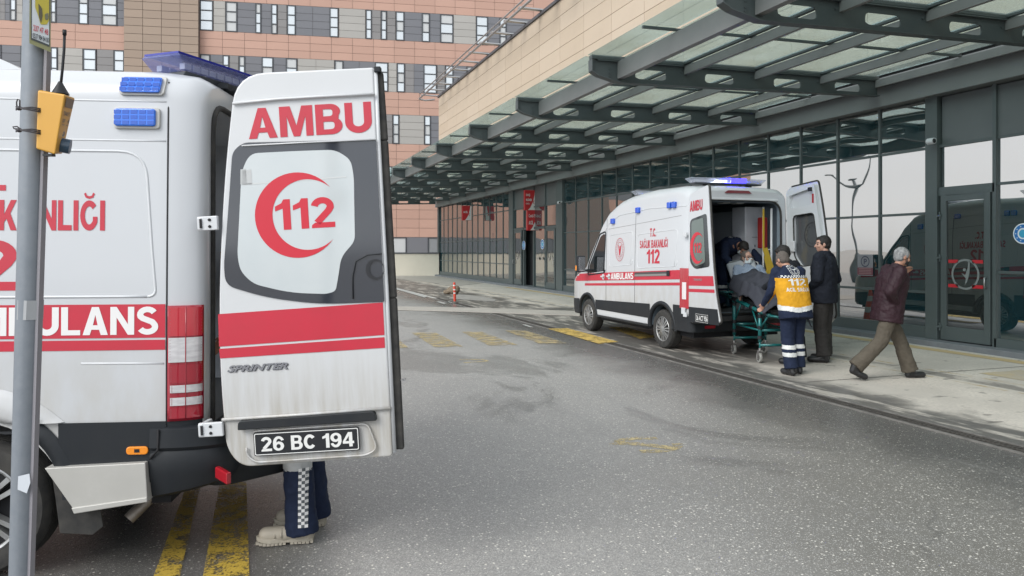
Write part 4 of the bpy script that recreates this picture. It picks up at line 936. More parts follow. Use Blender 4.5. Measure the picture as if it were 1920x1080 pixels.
def lightbar(parent, ctr, wid, h, z0, covers, lit=(), nled=5, ends=.25, topm=None):
    """ctr: list of (x, y) along the bar; covers: one material per segment; lens flares out at the top"""
    base = MB(); n = len(ctr)
    P3 = [Vector((a, b_, 0)) for a, b_ in ctr]
    def ring(i, w0, w1, za, zb_, e=1):
        d = (P3[min(i + 1, n - 1)] - P3[max(i - 1, 0)]).normalized(); nr = Vector((-d.y, d.x, 0)); p = P3[i]
        return [p - nr * w0 + Vector((0, 0, za)), p + nr * w0 + Vector((0, 0, za)), p + nr * w1 + Vector((0, 0, zb_)), p - nr * w1 + Vector((0, 0, zb_))]
    def seg(b, i, w0, w1, za, zb_, sh=0.0, mi=0):
        a = ring(i, w0, w1, za, zb_); c = ring(i + 1, w0, w1, za, zb_)
        b.add(a + c, [(0, 1, 5, 4), (1, 2, 6, 5), (2, 3, 7, 6), (3, 0, 4, 7), (3, 2, 1, 0), (4, 5, 6, 7)], mi)
    for i in range(n - 1): seg(base, i, wid * .36, wid * .42, z0, z0 + h * .25)
    o = base.build('light_bar', mat('lightbar_base', (0.05, 0.055, 0.065), .4), parent, bevel=.006)
    for i in range(n - 1):
        b = MB(); a = ring(i, wid * .40, wid * .5, z0 + h * .25, z0 + h * .9); c = ring(i + 1, wid * .40, wid * .5, z0 + h * .25, z0 + h * .9)
        a2 = ring(i, wid * .5, wid * .44, z0 + h * .9, z0 + h); c2 = ring(i + 1, wid * .5, wid * .44, z0 + h * .9, z0 + h)
        ext = (P3[i] - P3[i + 1]).normalized() * ends * .3
        if i == 0: a = [p + (ext if k > 1 else ext * .0) for k, p in enumerate(a)]; a2 = [p + ext * .95 for p in a2]
        if i == n - 2: c = [p - (ext if k > 1 else ext * 0) for k, p in enumerate(c)]; c2 = [p - ext * .95 for p in c2]
        b.add(a + c + a2[2:] + c2[2:], [(1, 2, 6, 5), (3, 0, 4, 7), (2, 8, 10, 6), (8, 9, 11, 10), (9, 3, 7, 11)] + ([(3, 2, 1, 0), (2, 3, 9, 8)] if i == 0 else []) + ([(4, 5, 6, 7), (7, 6, 10, 11)] if i == n - 2 else []))
        b.build('lens_cover', covers[i], o, auto=25)
        if topm: MB().prism([0, 1, 2, 3], lambda k: 0, lambda k: 0) if False else MB().add([Vector(p) + Vector((0, 0, .001)) for p in (a2[2], a2[3], c2[3], c2[2])] + [Vector(p) + Vector((0, 0, .012)) for p in (a2[2], a2[3], c2[3], c2[2])], [(0, 1, 2, 3), (4, 5, 6, 7), (0, 4, 5, 1), (1, 5, 6, 2), (2, 6, 7, 3), (3, 7, 4, 0)]).build('lens_top', topm, o)
        for k in range(nled):
            t = (k + .5) / nled; p = P3[i].lerp(P3[i + 1], t); d = (P3[i + 1] - P3[i]).normalized(); nr = Vector((-d.y, d.x, 0))
            for sg in (-1, 1):
                MB().obox(p + nr * sg * wid * .30 + Vector((0, 0, z0 + h * .52)), d * .4 * (P3[i + 1] - P3[i]).length / nled, nr * .018, Vector((0, 0, h * .16))).build('led_module', (M_ledon if lit[i] == 1 else M_ledw if lit[i] == 2 and k < 3 else M_led) if lit else M_led, o, bevel=.003)
    return o
def plate(parent, fm, w, h, txt, tag_=True):
    """number plate; fm(x, y, out) -> point"""
    o = MB().prism(rounded([(0, 0), (w, 0), (w, h), (0, h)], .008, 3), lambda a, b_: fm(a, b_, .0), lambda a, b_: fm(a, b_, .008)).build('number_plate', mat('plate_black', (0.012, 0.013, 0.016), .35), parent)
    flat_shape('plate_border', [rounded([(.004, .004), (w - .004, .004), (w - .004, h - .004), (.004, h - .004)], .008, 3), rounded([(.008, .008), (w - .008, .008), (w - .008, h - .008), (.008, h - .008)], .006, 3)], lambda a, b_: fm(a, b_, .0095), mat('plate_white', (0.7, 0.7, 0.68), .5), o)
    put_text(txt, w * .88, h * .62, lambda a, b_: fm(w * .07 + a, h * .19 + b_, .0095), 'plate_lettering', MATS['plate_white'], o, bold=.035)
    return o
def emblem(v, parent, xc, zc, r, sg, m=None, rx=1.0):
    m = m or M_red; f = lambda a, b_: v.P(xc - sg * a * rx, zc + b_, sg, .005)
    e = flat_shape('health_emblem', [arc(0, 0, r, 0, 2 * math.pi, 40)[:-1], arc(0, 0, r * .955, 0, 2 * math.pi, 40)[:-1]], f, m, parent)
    flat_shape('emblem_ring', [arc(0, 0, r * .66, 0, 2 * math.pi, 40)[:-1], arc(0, 0, r * .62, 0, 2 * math.pi, 40)[:-1]], f, m, e)
    for k in range(22):
        a = 2 * math.pi * k / 22; c0 = (r * .81 * math.cos(a), r * .81 * math.sin(a)); s_ = r * .05
        flat_shape('emblem_letter', [[(c0[0] - s_ * .6, c0[1] - s_), (c0[0] + s_ * .6, c0[1] - s_), (c0[0] + s_ * .2 * (k % 3), c0[1] + s_), (c0[0] - s_ * .6, c0[1] + s_)]], f, m, e)
    flat_shape('emblem_staff', [[(-.02 * r / .2, -r * .5), (.02 * r / .2, -r * .5), (.012 * r / .2, r * .25), (.35 * r, r * .45), (.3 * r, r * .2), (.05 * r, r * .05), (-.05 * r, r * .05), (-.3 * r, r * .2), (-.35 * r, r * .45), (-.012 * r / .2, r * .25)]], f, m, e)
    return e
# ----------------------------------------------------------------- farther ambulance, parked under the canopy
TV = Van((7.23, 9.80, 0), R(90), 4.62, 0.93,
         [(0, 2.50), (.08, 2.56), (.3, 2.60), (1.2, 2.61), (1.9, 2.57), (2.4, 2.49), (2.75, 2.33), (2.98, 2.12), (3.30, 1.72), (3.68, 1.27), (3.85, 1.19), (4.2, 1.09), (4.45, .98), (4.58, .80), (4.62, .62)],
         lambda z: 1 - .035 * max(0, (z - .95) / 1.4) ** 1.4 - .02 * max(0, (.6 - z) / .3) ** 2,
         lambda x: .20 if x < 2.6 else max(.07, .20 - (x - 2.6) * .2), lambda x: .16 if x < 2.6 else max(.05,   .16 - (x - 2.6) * .16), .35, (.14, .06), (.75, .26))
tr = thing('ambulance', 'white ambulance parked under the canopy, rear doors open, blue light bar flashing', 'ambulance', TV.loc, TV.rz)
v = TV
st_ = [0, .02, .05, .1, .2, .35, .6, .9, 1.2, 1.6, 2.0, 2.3, 2.5, 2.65, 2.75, 2.85, 2.98, 3.1, 3.3, 3.5, 3.68, 3.75, 3.85, 4.0, 4.1, 4.2, 4.35, 4.45, 4.52, 4.58, 4.62]
body = v.shell(st_).build('body', [M_white, mat('ambulance_interior', (0.16, 0.20, 0.235), .5)], tr, auto=28)
XF, XRW, RW = 3.60, 0.80, 0.315       # front axle, rear axle, tyre radius
cut = []
for x in (XF, XRW):
    for sg in (-1, 1):
        c = MB().lathe([(0, 0), (.375, 0), (.375, .5), (0, .5)], 40, (x, (v.hw - .24) if sg > 0 else -(v.hw - .24) - .5, .33), 'y', mi=1)
        cut.append(c.build('cut', [M_white, M_dark], None))
cb = MB().box(-.3, .12, -.755, .80, .60, 2.36, 1).build('cut', [M_white, MATS['ambulance_interior']], None, bevel=.15, bseg=5); cut.append(cb)
cb = MB().box(.05, 2.55, -.80, .80, .61, 2.37, 1).build('cut', [M_white, MATS['ambulance_interior']], None)
cut.append(cb)
for c in cut: c.matrix_world = v.M
bpy.context.view_layer.update()
boolean_diff(body, cut)
zl = lambda z0, s_=.046: (lambda x: z0 - s_ * (x - .26))
for sg in (1, -1):
    # red bands, interrupted at the door seams by a hair
    for a, b_ in ((.235, 1.69), (1.70, 2.79), (2.80, 3.90), (3.905, 4.25)):
        v.patch('stripe', a, b_, zl(1.14), zl(1.285), M_red, tr, sg)
    for a, b_ in ((.235, 1.69), (1.70, 2.79), (2.80, 3.72)):
        v.patch('thin_stripe', a, b_, zl(1.045), zl(1.09), M_red, tr, sg)
    for s_ in (1.695, 2.795): v.line('door_seam', [(s_, .50), (s_, 2.30)], .005, M_dark, tr, sg, -.001)
    v.line('door_seam', [(3.62, .98), (3.56, 1.12), (3.50, 1.22)], .005, M_dark, tr, sg, -.001)
    v.line('roof_seam', [(.12, 2.27), (1.2, 2.29), (2.3, 2.22), (2.72, 2.08), (2.95, 1.88)], .007, M_white2, tr, sg, 0)
    v.line('roof_seam', [(.25, 2.13), (2.72, 1.98)], .004, mat('seam_grey', (0.3, 0.3, 0.3), .6), tr, sg, 0)
    # pressed panel outlines
    for a, b_ in ((.34, 1.62), (1.78, 2.68)):
        v.line('panel_crease', rounded([(a, 1.34), (b_, 1.28), (b_, 1.86), (a, 1.92)], .09, 5) + [(a + .09, 1.335)], .007, M_white2, tr, sg, -.002)
    # lower black cladding and pale rocker
    v.patch('side_cladding', 1.17, 3.23, .46, lambda x: .725 - .03 * (x - .3), M_black, tr, sg, .010)
    v.patch('rocker', 1.2, 3.2, .36, .455, M_white2, tr, sg, .002)
    MB().obox((2.2, sg * .90, .335), (1.0, 0, 0), (0, .05, 0), (0, 0, .018)).build('side_step', M_black, tr, bevel=.006)
    arch_trim(v, tr, XRW, .33, .372, .44, sg, .32); arch_trim(v, tr, XF, .33, .372, .43, sg, .33)
    v.patch('side_cladding', .16, .44, .40, lambda x: .74, M_black, tr, sg, .012)
    v.patch('side_cladding', 3.98, 4.5, .36, lambda x: .62 - .05 * (x - 3.98), M_black, tr, sg, .012)
    # cab side window, mirror, handles
    win = rounded([(2.86, 1.20), (3.52, 1.14), (3.50, 1.30), (3.04, 1.86), (2.86, 1.90)], [.03, .03, .05, .06, .05], 4)
    wo_ = v.poly('side_window', win, M_darkglass, tr, sg, .006)
    v.line('window_seal', [*rounded([(2.835, 1.17), (3.58, 1.10), (3.54, 1.32), (3.07, 1.90), (2.835, 1.94)], .05, 4)] + [(2.88, 1.166)], .013, M_black, wo_, sg, .003)
    mr = MB(); yb = v.y(3.5, 1.2)
    mr.bar((3.42, sg * (yb - .02), 1.20), (3.46, sg * (yb + .14), 1.19), .05, .05); 
    mr.obox((3.50, sg * (yb + .20), 1.32), (.055, 0, 0), (0, .085, 0), (0, 0, .16))
    m_ = mr.build('wing_mirror', M_black, tr, bevel=.025, bseg=3)
    MB().obox((3.442, sg * (yb + .20), 1.32), (.004, 0, 0), (0, .07, 0), (0, 0, .14)).build('mirror_glass', M_chrome, m_)
    MB().obox((3.53, sg * (yb + .275), 1.24), (.03, 0, 0), (0, .016, 0), (0, 0, .05)).build('mirror_indicator', M_amber, m_, bevel=.008)
    for x in (2.90, 2.66):
        z = zl(1.21)(x); MB().lathe([(0, 0), (.055, 0), (.055, .008), (.045, .003), (0, .001)], 20, (x, sg * (v.y(x, z) + (.004 if sg > 0 else .004)), z), 'y').obox((x, sg * (v.y(x, z) + .028), z + .005), (.055, 0, 0), (0, .012, 0), (0, 0, .014)).build('door_handle', M_white2, tr, bevel=.004)
    # sliding-door rail
    v.patch('door_rail', .62, 1.68, lambda x: zl(1.235)(x), lambda x: zl(1.27)(x), mat('rail_dark', (0.06, 0.06, 0.06), .4), tr, sg, .008)
    v.patch('door_rail_shade', .62, 1.68, lambda x: zl(1.20)(x), lambda x: zl(1.235)(x), mat('rail_grey', (0.22, 0.22, 0.21), .4), tr, sg, .012)
    v.patch('rail_stop', .54, .63, lambda x: zl(1.195)(x), lambda x: zl(1.28)(x), M_black, tr, sg, .016)
    # side repeater lights near the roof
    for x in ((2.53, 1.6, .58, .44) if True else ()):
        z = v.zt(x) - .31 if x > .7 else 2.305
        q = MB().obox((x, sg * (v.y(x, z) + .02), z), (.058 if x > .7 else .05, 0, 0), (0, .028, 0), (0, 0, .05)).build('side_light', M_blue, tr, bevel=.016, bseg=3)
    # lettering
    v.text('lettering', 'T.C.', 1.10, 1.815, .20, .14, M_red, tr, sg, .035, off=.003)
    v.text('lettering', 'SAĞLIK BAKANLIĞI', 1.08, 1.63, .90, .165, M_red, tr, sg, .035, off=.003, slope=-.02)
    v.text('lettering', '112', 1.08, 1.37, .42, .235, M_red, tr, sg, .05, off=.003, slope=-.02)
    v.text('lettering', 'AMBULANS', 2.16, zl(1.155)(2.16), .85, .115, M_whitevinyl, tr, sg, .06, off=.008, slope=-.046)
    emblem(v, tr, 2.26, 1.60, .21, sg, rx=.8)
    # tail light
    tl = v.patch('tail_light', -.0, .235, .70, 1.315, mat('tail_red', (0.40, 0.008, 0.02), .08, coat=1.0), tr, sg, .018, nx=6, nz=8)
    v.patch('tail_lens_clear', .06, .16, .84, 1.10, mat('tail_clear', (0.72, 0.66, 0.66), .12, coat=.8), tl, sg, .023, nx=5)
    v.patch('tail_frame', .0, .235, .675, .70, M_black, tl, sg, .012)
MB().box(.1, 4.3, -.78, .78, .24, .36).build('underbody', M_dark, tr)
# wheels
for x in (XRW, XF):
    for sg in (-1, 1): wheel(tr, x, sg * (v.hw - .115), RW, .21, sg)
# rear bumper, front bumper, grille, lamps
bp = rounded([(.50, .935), (.50, -.935), (.0, -.94), (-.06, -.88), (-.06, .88), (.0, .94)], [.01, .01, .05, .05, .05, .05], 3)
MB().prism([(x, y) for x, y in bp], lambda a, b_: (a, b_, .34), lambda a, b_: (a, b_, .585)).build('rear_bumper', M_black, tr, bevel=.02)
MB().box(-.10, -.02, -.62, .62, .50, .575).build('rear_step', mat('step_tread', (0.05, .05, .05), .6, bump=(150, .5, .004)), tr, bevel=.012)
for sg in (-1, 1): MB().obox((-.064, sg * .60, .42), (.006, 0, 0), (0, .09, 0), (0, 0, .022)).build('bumper_reflector', mat('reflector_red', (0.35, 0.01, 0.02), .2), tr)
MB().obox((.12, .952, .66), (.05, 0, 0), (0, .012, 0), (0, 0, .05)).build('corner_sensor', M_white2, tr, bevel=.008)
fb_ = [(3.98, .93), (4.3, .89), (4.55, .74), (4.68, .40), (4.70, 0), (4.68, -.40), (4.55, -.74), (4.3, -.89), (3.98, -.93)]
MB().prism(fb_, lambda a, b_: (a, b_, .30), lambda a, b_: (a, b_, .60)).build('front_bumper', M_black, tr, bevel=.03)
MB().prism([(4.45, .52), (4.66, .42), (4.67, -.42), (4.45, -.52)], lambda a, b_: (a, b_, .64), lambda a, b_: (a - .06, b_, .92)).build('grille', M_dark, tr, bevel=.01)
for sg in (-1, 1): MB().prism([(4.25, .80), (4.50, .68), (4.60, .50), (4.46, .46), (4.2, .72)], lambda a, b_: (a, sg * b_ * 1.06, .70), lambda a, b_: (a - .06, sg * b_ * 1.06, .93)).build('headlight', mat('headlight_glass', (0.6, 0.62, 0.65), .1, coat=.8), tr, bevel=.01)
# windscreen
def ws(a, b_):
    x = 3.03 + .60 * a; e = v.hwx(x) * .90; y = e * (2 * b_ - 1); return Vector((x + .006, y, v.roofz(x, y) + .006))
grid_patch(8, 12, ws).build('windscreen', M_darkglass, tr, smooth=True)
# ---- rear opening: seal, roof lip with brake light
sealp = rounded([(-.765, .60), (.81, .60), (.80, 2.37), (-.76, 2.37)], [.15, .15, .24, .24], 6)
MB().tube([(-.004, y, z) for y, z in sealp + sealp[:1]], .017, 8).build('door_seal', M_rubber, tr, smooth=True)
MB().prism(rounded([(-.20, 2.475), (.30, 2.475), (.24, 2.52), (-.14, 2.52)], .012), lambda a, b_: (-.018, a, b_), lambda a, b_: (.04, a, b_)).build('brake_light', mat('brake_red', (0.16, 0.01, 0.02), .2, coat=.5), tr)
MB().box(-.02, .10, -.70, .70, 2.36, 2.40).build('door_header', M_white2, tr, bevel=.01)
# ---- interior fittings
MB().box(.02, 2.52, -.79, .79, .602, .618).build('floor_mat', mat('grey_floor', (0.10, 0.105, 0.11), .6, var=(30, (0.13, .13, .13), .3)), tr)
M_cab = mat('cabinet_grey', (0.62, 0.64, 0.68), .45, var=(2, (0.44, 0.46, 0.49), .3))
cabt = MB().box(.45, .80, -.785, -.42, .62, 2.30).build('tall_cabinet', M_cab, tr, bevel=.01)
MB().box(.442, .449, -.76, -.44, 1.50, 2.22).box(.442, .449, -.76, -.44, .72, 1.46).build('cabinet_door', M_cab, cabt, bevel=.003)
MB().box(.435, .441, -.65, -.55, 1.80, 1.806).box(.435, .441, -.61, -.598, 1.64, 1.68).build('cabinet_latch', M_dark, cabt)
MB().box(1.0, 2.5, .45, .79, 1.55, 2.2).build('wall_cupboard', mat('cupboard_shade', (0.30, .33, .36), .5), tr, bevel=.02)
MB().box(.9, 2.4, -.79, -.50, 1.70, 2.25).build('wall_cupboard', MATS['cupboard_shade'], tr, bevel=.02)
MB().box(.9, 2.3, -.79, -.40, .62, 1.05).build('side_bench', mat('bench_vinyl', (0.03, 0.09, 0.12), .5), tr, bevel=.03)
MB().box(2.46, 2.54, -.5, .5, 1.2, 1.8).build('bulkhead_window', M_darkglass, tr)
MB().box(1.55, 1.9, .0, .42, .62, 1.1).box(1.85, 1.98, .0, .42, 1.1, 1.55).build('attendant_seat', mat('seat_teal', (0.01, 0.07, 0.08), .6), tr, bevel=.04)
for y in (-.25, .0): MB().box(.25, .40, y, y + .14, 2.335, 2.352).build('ceiling_lamp', mat('lamp_off', (0.5, .5, .48), .4), tr, bevel=.004)
# equipment beside the cabinet: yellow straps, red bag, white poles
MB().tube([(.12, -.52, 2.28), (.12, -.52, .64)], .016, 8).tube([(.10, -.66, 2.26), (.10, -.66, .64)], .018, 8).bar((.11, -.52, 1.60), (.11, -.66, 1.60), .02, .02).build('equipment_pole', M_white2, tr, smooth=True)
MB().box(.16, .30, -.64, -.54, 1.62, 2.12).build('red_equipment_case', mat('case_red', (0.30, .02, .02), .5), tr, bevel=.02)
ys = MB(); ys.bar((.09, -.50, 2.25), (.09, -.50, 1.60), .01, .03, up=(0, 1, 0)); ys.bar((.08, -.52, 1.62), (.07, -.64, 1.30), .012, .09, up=(0, 1, 0)); ys.bar((.07, -.64, 1.30), (.07, -.55, 1.22), .012, .08, up=(0, 1, 0)); ys.bar((.075, -.53, 1.5), (.075, -.60, 1.22), .012, .07, up=(0, 1, 0))
ys.build('yellow_strap', mat('strap_yellow', (0.50, 0.34, 0.03), .6), tr)
MB().box(.10, .28, -.62, -.52, .85, 1.18).build('orange_bag', mat('bag_orange', (0.55, .10, .02), .7), tr, bevel=.03)
MB().box(.10, .22, -.52, -.475, .62, 1.22).build('teal_board', mat('teal_paint', (0.01, 0.16, 0.17), .45), tr, bevel=.01)
# ---- left rear door, opened along the side
def door_leaf(v, name, parent, out_px, plane_y, t, mats_, lower=None, y_in=None, label=None):
    pts = [v.side(px, py, plane_y) for px, py in out_px]
    return pts
D = lambda px, py: TV.side(px, py, .955)
outl = rounded([D(1291, 365), D(1327, 346), D(1331, 420), D(1336, 500), D(1342, 560), D(1350, 604), D(1346, 607), D(1291, 604)], [.10, .05, .0, .0, .2, .03, .02, .06], 4)
ty = .05
dl = MB().prism(outl, lambda a, b_: (a, .955, b_), lambda a, b_: (a, .955 - ty, b_)).build('rear_door', [M_white], tr, bevel=.008)
fd = lambda a, b_: (a, .9585, b_); fd2 = lambda a, b_: (a, .961, b_)
dz = [p for p in outl]
def clip_rect(za, zb_, x0=None, x1=None):
    zs = np.linspace(za, zb_, 8)
    def xe(z):     # free-edge x at height z
        c = [(D(1327, 346)), D(1331, 420), D(1336, 500), D(1342, 560), D(1350, 600)]
        c = sorted(c, key=lambda q: q[1])
        return float(np.interp(z, [q[1] for q in c], [q[0] for q in c]))
    return xe
xe = clip_rect(0, 1); xh = D(1291, 450)[0]
def dband(name, za, zb_, m, off=fd, slope=-.03, parent=dl):
    za2, zb2 = za, zb_; pts = [(xh - .01, za2), (xe(za2) + .012, za2 + slope * (xe(za2) - xh)), (xe(zb2) + .012, zb2 + slope * (xe(zb2) - xh)), (xh - .01, zb2)]
    return flat_shape(name, [pts], off, m, parent)
zc0 = D(1300, 515)[1]
dband('stripe', D(1300, 536)[1], D(1300, 518)[1], M_red); dband('thin_stripe', D(1300, 548)[1], D(1300, 542)[1], M_red)
dband('lower_cladding', D(1291, 603)[1], D(1291, 575)[1], M_black, slope=-.02)
def inset(px_pts, r, name, m, off, parent=dl): return flat_shape(name, [rounded([D(*p) for p in px_pts], r, 4)], off, m, parent)
inset([(1294, 412), (1325, 400), (1331, 500), (1303, 505), (1294, 492)], [.08, .05, .05, .08, .06], 'door_window', M_darkglass, fd)
inset([(1297, 415), (1319, 408), (1323, 492), (1304, 500), (1297, 488)], [.06, .04, .05, .06, .05], 'window_tint', mat('window_green_grey', (0.11, 0.14, 0.125), .1, coat=.5), fd2)
fd3 = lambda a, b_: (a, .964, b_)
c_ = D(1308, 465); flat_shape('crescent', [[(c_[0] - p[0], c_[1] + p[1]) for p in crescent(0, 0, .235, .195, .055, .80)]], fd3, mat('crescent_red', (0.55, 0.03, 0.05), .5), dl)
def dtext(t, px, py, w, h, m, off, bold=.04, slope=0.0):
    p = D(px, py); return put_text(t, w, h, lambda a, b_: off(p[0] - a, p[1] + b_ + slope * a), 'lettering', m, dl, bold=bold)
dtext('112', 1302, 474, .20, .15, MATS['crescent_red'], fd3, .06)
dtext('AMBU', 1294, 397, .33, .155, M_red, fd2, .05, .05)
dtext('TRANSIT', 1301, 526, .22, .03, M_chrome, fd2, .05, .02)
pp = D(1305, 603); plate(dl, lambda a, b_, o=0: (pp[0] - a, .958 + o, pp[1] + b_ + .0), .33, .125, '26 ACT 956')
MB().tube([(p[0] - .008, .925, p[1]) for p in outl[5:-4]], .016, 8).build('door_edge_seal', M_rubber, dl, smooth=True)
for pz in (440, 590):
    p = D(1285, pz); MB().obox((p[0], .958, p[1]), (.045, 0, 0), (0, .012, 0), (0, 0, .035)).build('hinge', M_white2, dl, bevel=.006)
# red reflector and white latch on the door's inner edge
MB().obox((xe(1.0) + .02, .93, .80), (.006, 0, 0), (0, .02, 0), (0, 0, .13)).build('edge_reflector', MATS['reflector_red'], dl)
# ---- right rear door, seen from inside
E_ = lambda px, py: TV.side(px, py, -.95)
ro = rounded([E_(1479, 352), E_(1537, 338), E_(1546, 390), E_(1556, 470), E_(1566, 545), E_(1571, 592), E_(1560, 606), E_(1492, 596), E_(1480, 500)], [.10, .05, .2, .2, .2, .05, .04, .05, .2], 4)
dr_ = MB().prism(ro, lambda a, b_: (a, -.925, b_), lambda a, b_: (a, -.955, b_)).build('rear_door', [M_white], tr, bevel=.01)
fi = lambda a, b_: (a, -.920, b_)
# inner frame: outer rim minus window and recesses
wn_ = rounded([E_(1495, 405), E_(1534, 399), E_(1543, 470), E_(1545, 495), E_(1510, 500), E_(1497, 480)], .07, 4)
rc_ = rounded([E_(1487, 368), E_(1531, 352), E_(1535, 382), E_(1490, 392)], .06, 4)
vv, ff = fill2d([rounded([E_(1482, 358), E_(1534, 344), E_(1552, 470), E_(1565, 590), E_(1495, 590), E_(1484, 480)], .06, 4), wn_, rc_])
fr_ = MB(); fr_.add([(p[0], -.865, p[1]) for p in vv], ff); fr_.add([(p[0], -.925, p[1]) for p in vv], [tuple(reversed(f)) for f in ff])
for lp in (rounded([E_(1482, 358), E_(1534, 344), E_(1552, 470), E_(1565, 590), E_(1495, 590), E_(1484, 480)], .06, 4), wn_, rc_):
    n = len(lp); fr_.add([(p[0], -.865, p[1]) for p in lp] + [(p[0], -.925, p[1]) for p in lp], [(i, (i + 1) % n, (i + 1) % n + n, i + n) for i in range(n)])
fr_.build('inner_frame', M_white2, dr_)
flat_shape('door_window', [wn_], lambda a, b_: (a, -.919, b_), mat('window_grey_inside', (0.09, 0.095, 0.10), .08, coat=.6), dr_)
MB().tube([(p[0], -.870, p[1]) for p in wn_ + wn_[:1]], .010, 8).build('window_seal', M_rubber, dr_, smooth=True)
c_ = E_(1526, 440); flat_shape('emblem_outline', [arc(c_[0], c_[1], .17, 0, 2 * math.pi, 36, .19)[:-1], arc(c_[0], c_[1], .155, 0, 2 * math.pi, 36, .175)[:-1]], lambda a, b_: (a, -.916, b_), mat('emblem_shadow', (0.03, .03, .035), .5), dr_)
for k in range(12):
    t = math.pi * 2 * k / 12; flat_shape('emblem_dot', [arc(c_[0] + .12 * math.cos(t), c_[1] + .135 * math.sin(t), .012, 0, 2 * math.pi, 8)[:-1]], lambda a, b_: (a, -.916, b_), MATS['emblem_shadow'], dr_)
p = E_(1528, 355); MB().obox((p[0], -.855, p[1]), (.035, 0, 0), (0, .015, 0), (0, 0, .03)).build('latch', M_black, dr_, bevel=.005)
p = E_(1533, 372); MB().obox((p[0], -.860, p[1]), (.014, 0, 0), (0, .006, 0), (0, 0, .07)).build('door_reflector', MATS['reflector_red'], dr_)
p = E_(1497, 462); MB().obox((p[0] + .01, -.85, p[1]), (.05, 0, 0), (0, .018, 0), (0, 0, .085)).build('inner_latch_box', M_white2, dr_, bevel=.01)
p = E_(1560, 560); MB().tube([(a, -.93, b_) for a, b_ in ro[4:30]], .014, 8).build('door_edge_seal', M_rubber, dr_, smooth=True)
# ---- light bars on the roof
def roof_bar(x, hl, z0, covers, lit): return lightbar(tr, [(x + .05, hl), (x, hl * .45), (x, 0), (x, -hl * .45), (x + .05, -hl)], .22, .10, z0, covers, lit, nled=4)
roof_bar(.34, .62, 2.635, [M_ltclear, M_ltclear, emit_mat('beacon_lit_cover', (0.04, 0.03, 1.0), 2.5), M_ltclear], [0, 2, 1, 0])
roof_bar(2.15, .60, 2.56, [M_ltclear, M_ltclear, M_ltclear, M_ltclear], [0, 0, 0, 0])
for x, z in ((.34, 2.60), (2.15, 2.53)):
    for sg in (-1, 1): MB().box(x - .05, x + .05, sg * .4 - .03, sg * .4 + .03, z - .03, z + .045).build('light_bar_foot', M_black, tr, bevel=.005)
# ----------------------------------------------------------------- near ambulance, its rear corner filling the left of the picture
ex, ez = Vector((-1.08, -0.10)).normalized(); rx_, rz_ = ez, -ex      # nose and right-hand directions in the camera frame
cx_, cz_ = -1.54 + rx_ * .96, 3.70 + rz_ * .96
w_ = camp(ex, ez) - camp(0, 0)
SV = Van(camp(cx_, cz_), math.atan2(w_.y, w_.x), 5.6, 0.96,
         [(0, 2.46), (.06, 2.50), (.25, 2.52), (3.2, 2.52), (3.7, 2.42), (4.0, 2.22), (4.7, 1.40), (4.85, 1.30), (5.35, 1.08), (5.55, .85), (5.6, .7)],
         lambda z: 1 - .030 * max(0, (z - 1.0) / 1.4) ** 1.5 - .03 * max(0, (.6 - z) / .3) ** 2,
         lambda x: .20 if x < 3.6 else max(.07, .20 - (x - 3.6) * .2), lambda x: .17 if x < 3.6 else max(.05, .17 - (x - 3.6) * .16), .47, (.20, .085), (.8, .26))
v = SV; S = lambda px, py: SV.side(px, py)
sp = thing('ambulance', 'large white ambulance cut off at the left edge, rear door swung open towards the camera', 'ambulance', v.loc, v.rz)
body = v.shell([0, .008, .02, .04, .07, .10, .14, .18, .22, .3, .45, .7, 1.0, 1.4, 1.8, 2.4, 3.0, 3.4, 3.6, 3.8, 4.0, 4.3, 4.6, 4.75, 4.85, 5.0, 5.2, 5.35, 5.45, 5.52, 5.57, 5.6]).build('body', [M_white, M_cab], sp, auto=26)
wx, wz = S(-52, 958); XR2 = wx; XF2 = wx + 3.25; RW2 = .335; ZC = .345
cut = []
for x in (XR2, XF2):
    for sg in (-1, 1):
        c = MB().lathe([(0, 0), (.425, 0), (.425, .55), (0, .55)], 48, (x, (v.hw - .26) if sg > 0 else -(v.hw - .26) - .55, ZC), 'y', mi=1).build('cut', [M_white, M_dark], None); cut.append(c)
cut.append(MB().box(-.3, 2.9, -.80, .80, .66, 2.34, 1).build('cut', [M_white, M_cab], None, bevel=.10, bseg=4))
for c in cut: c.matrix_world = v.M
bpy.context.view_layer.update(); boolean_diff(body, cut)
for x in (XR2, XF2):
    for sg in (-1, 1): wheel(sp, x, sg * (v.hw - .125), RW2, .225, sg, 'alloy', .66)
M_seam = mat('seam_dark', (0.02, 0.02, 0.022), .7)
xs, _ = S(312, 400); zsill = S(200, 791)[1]
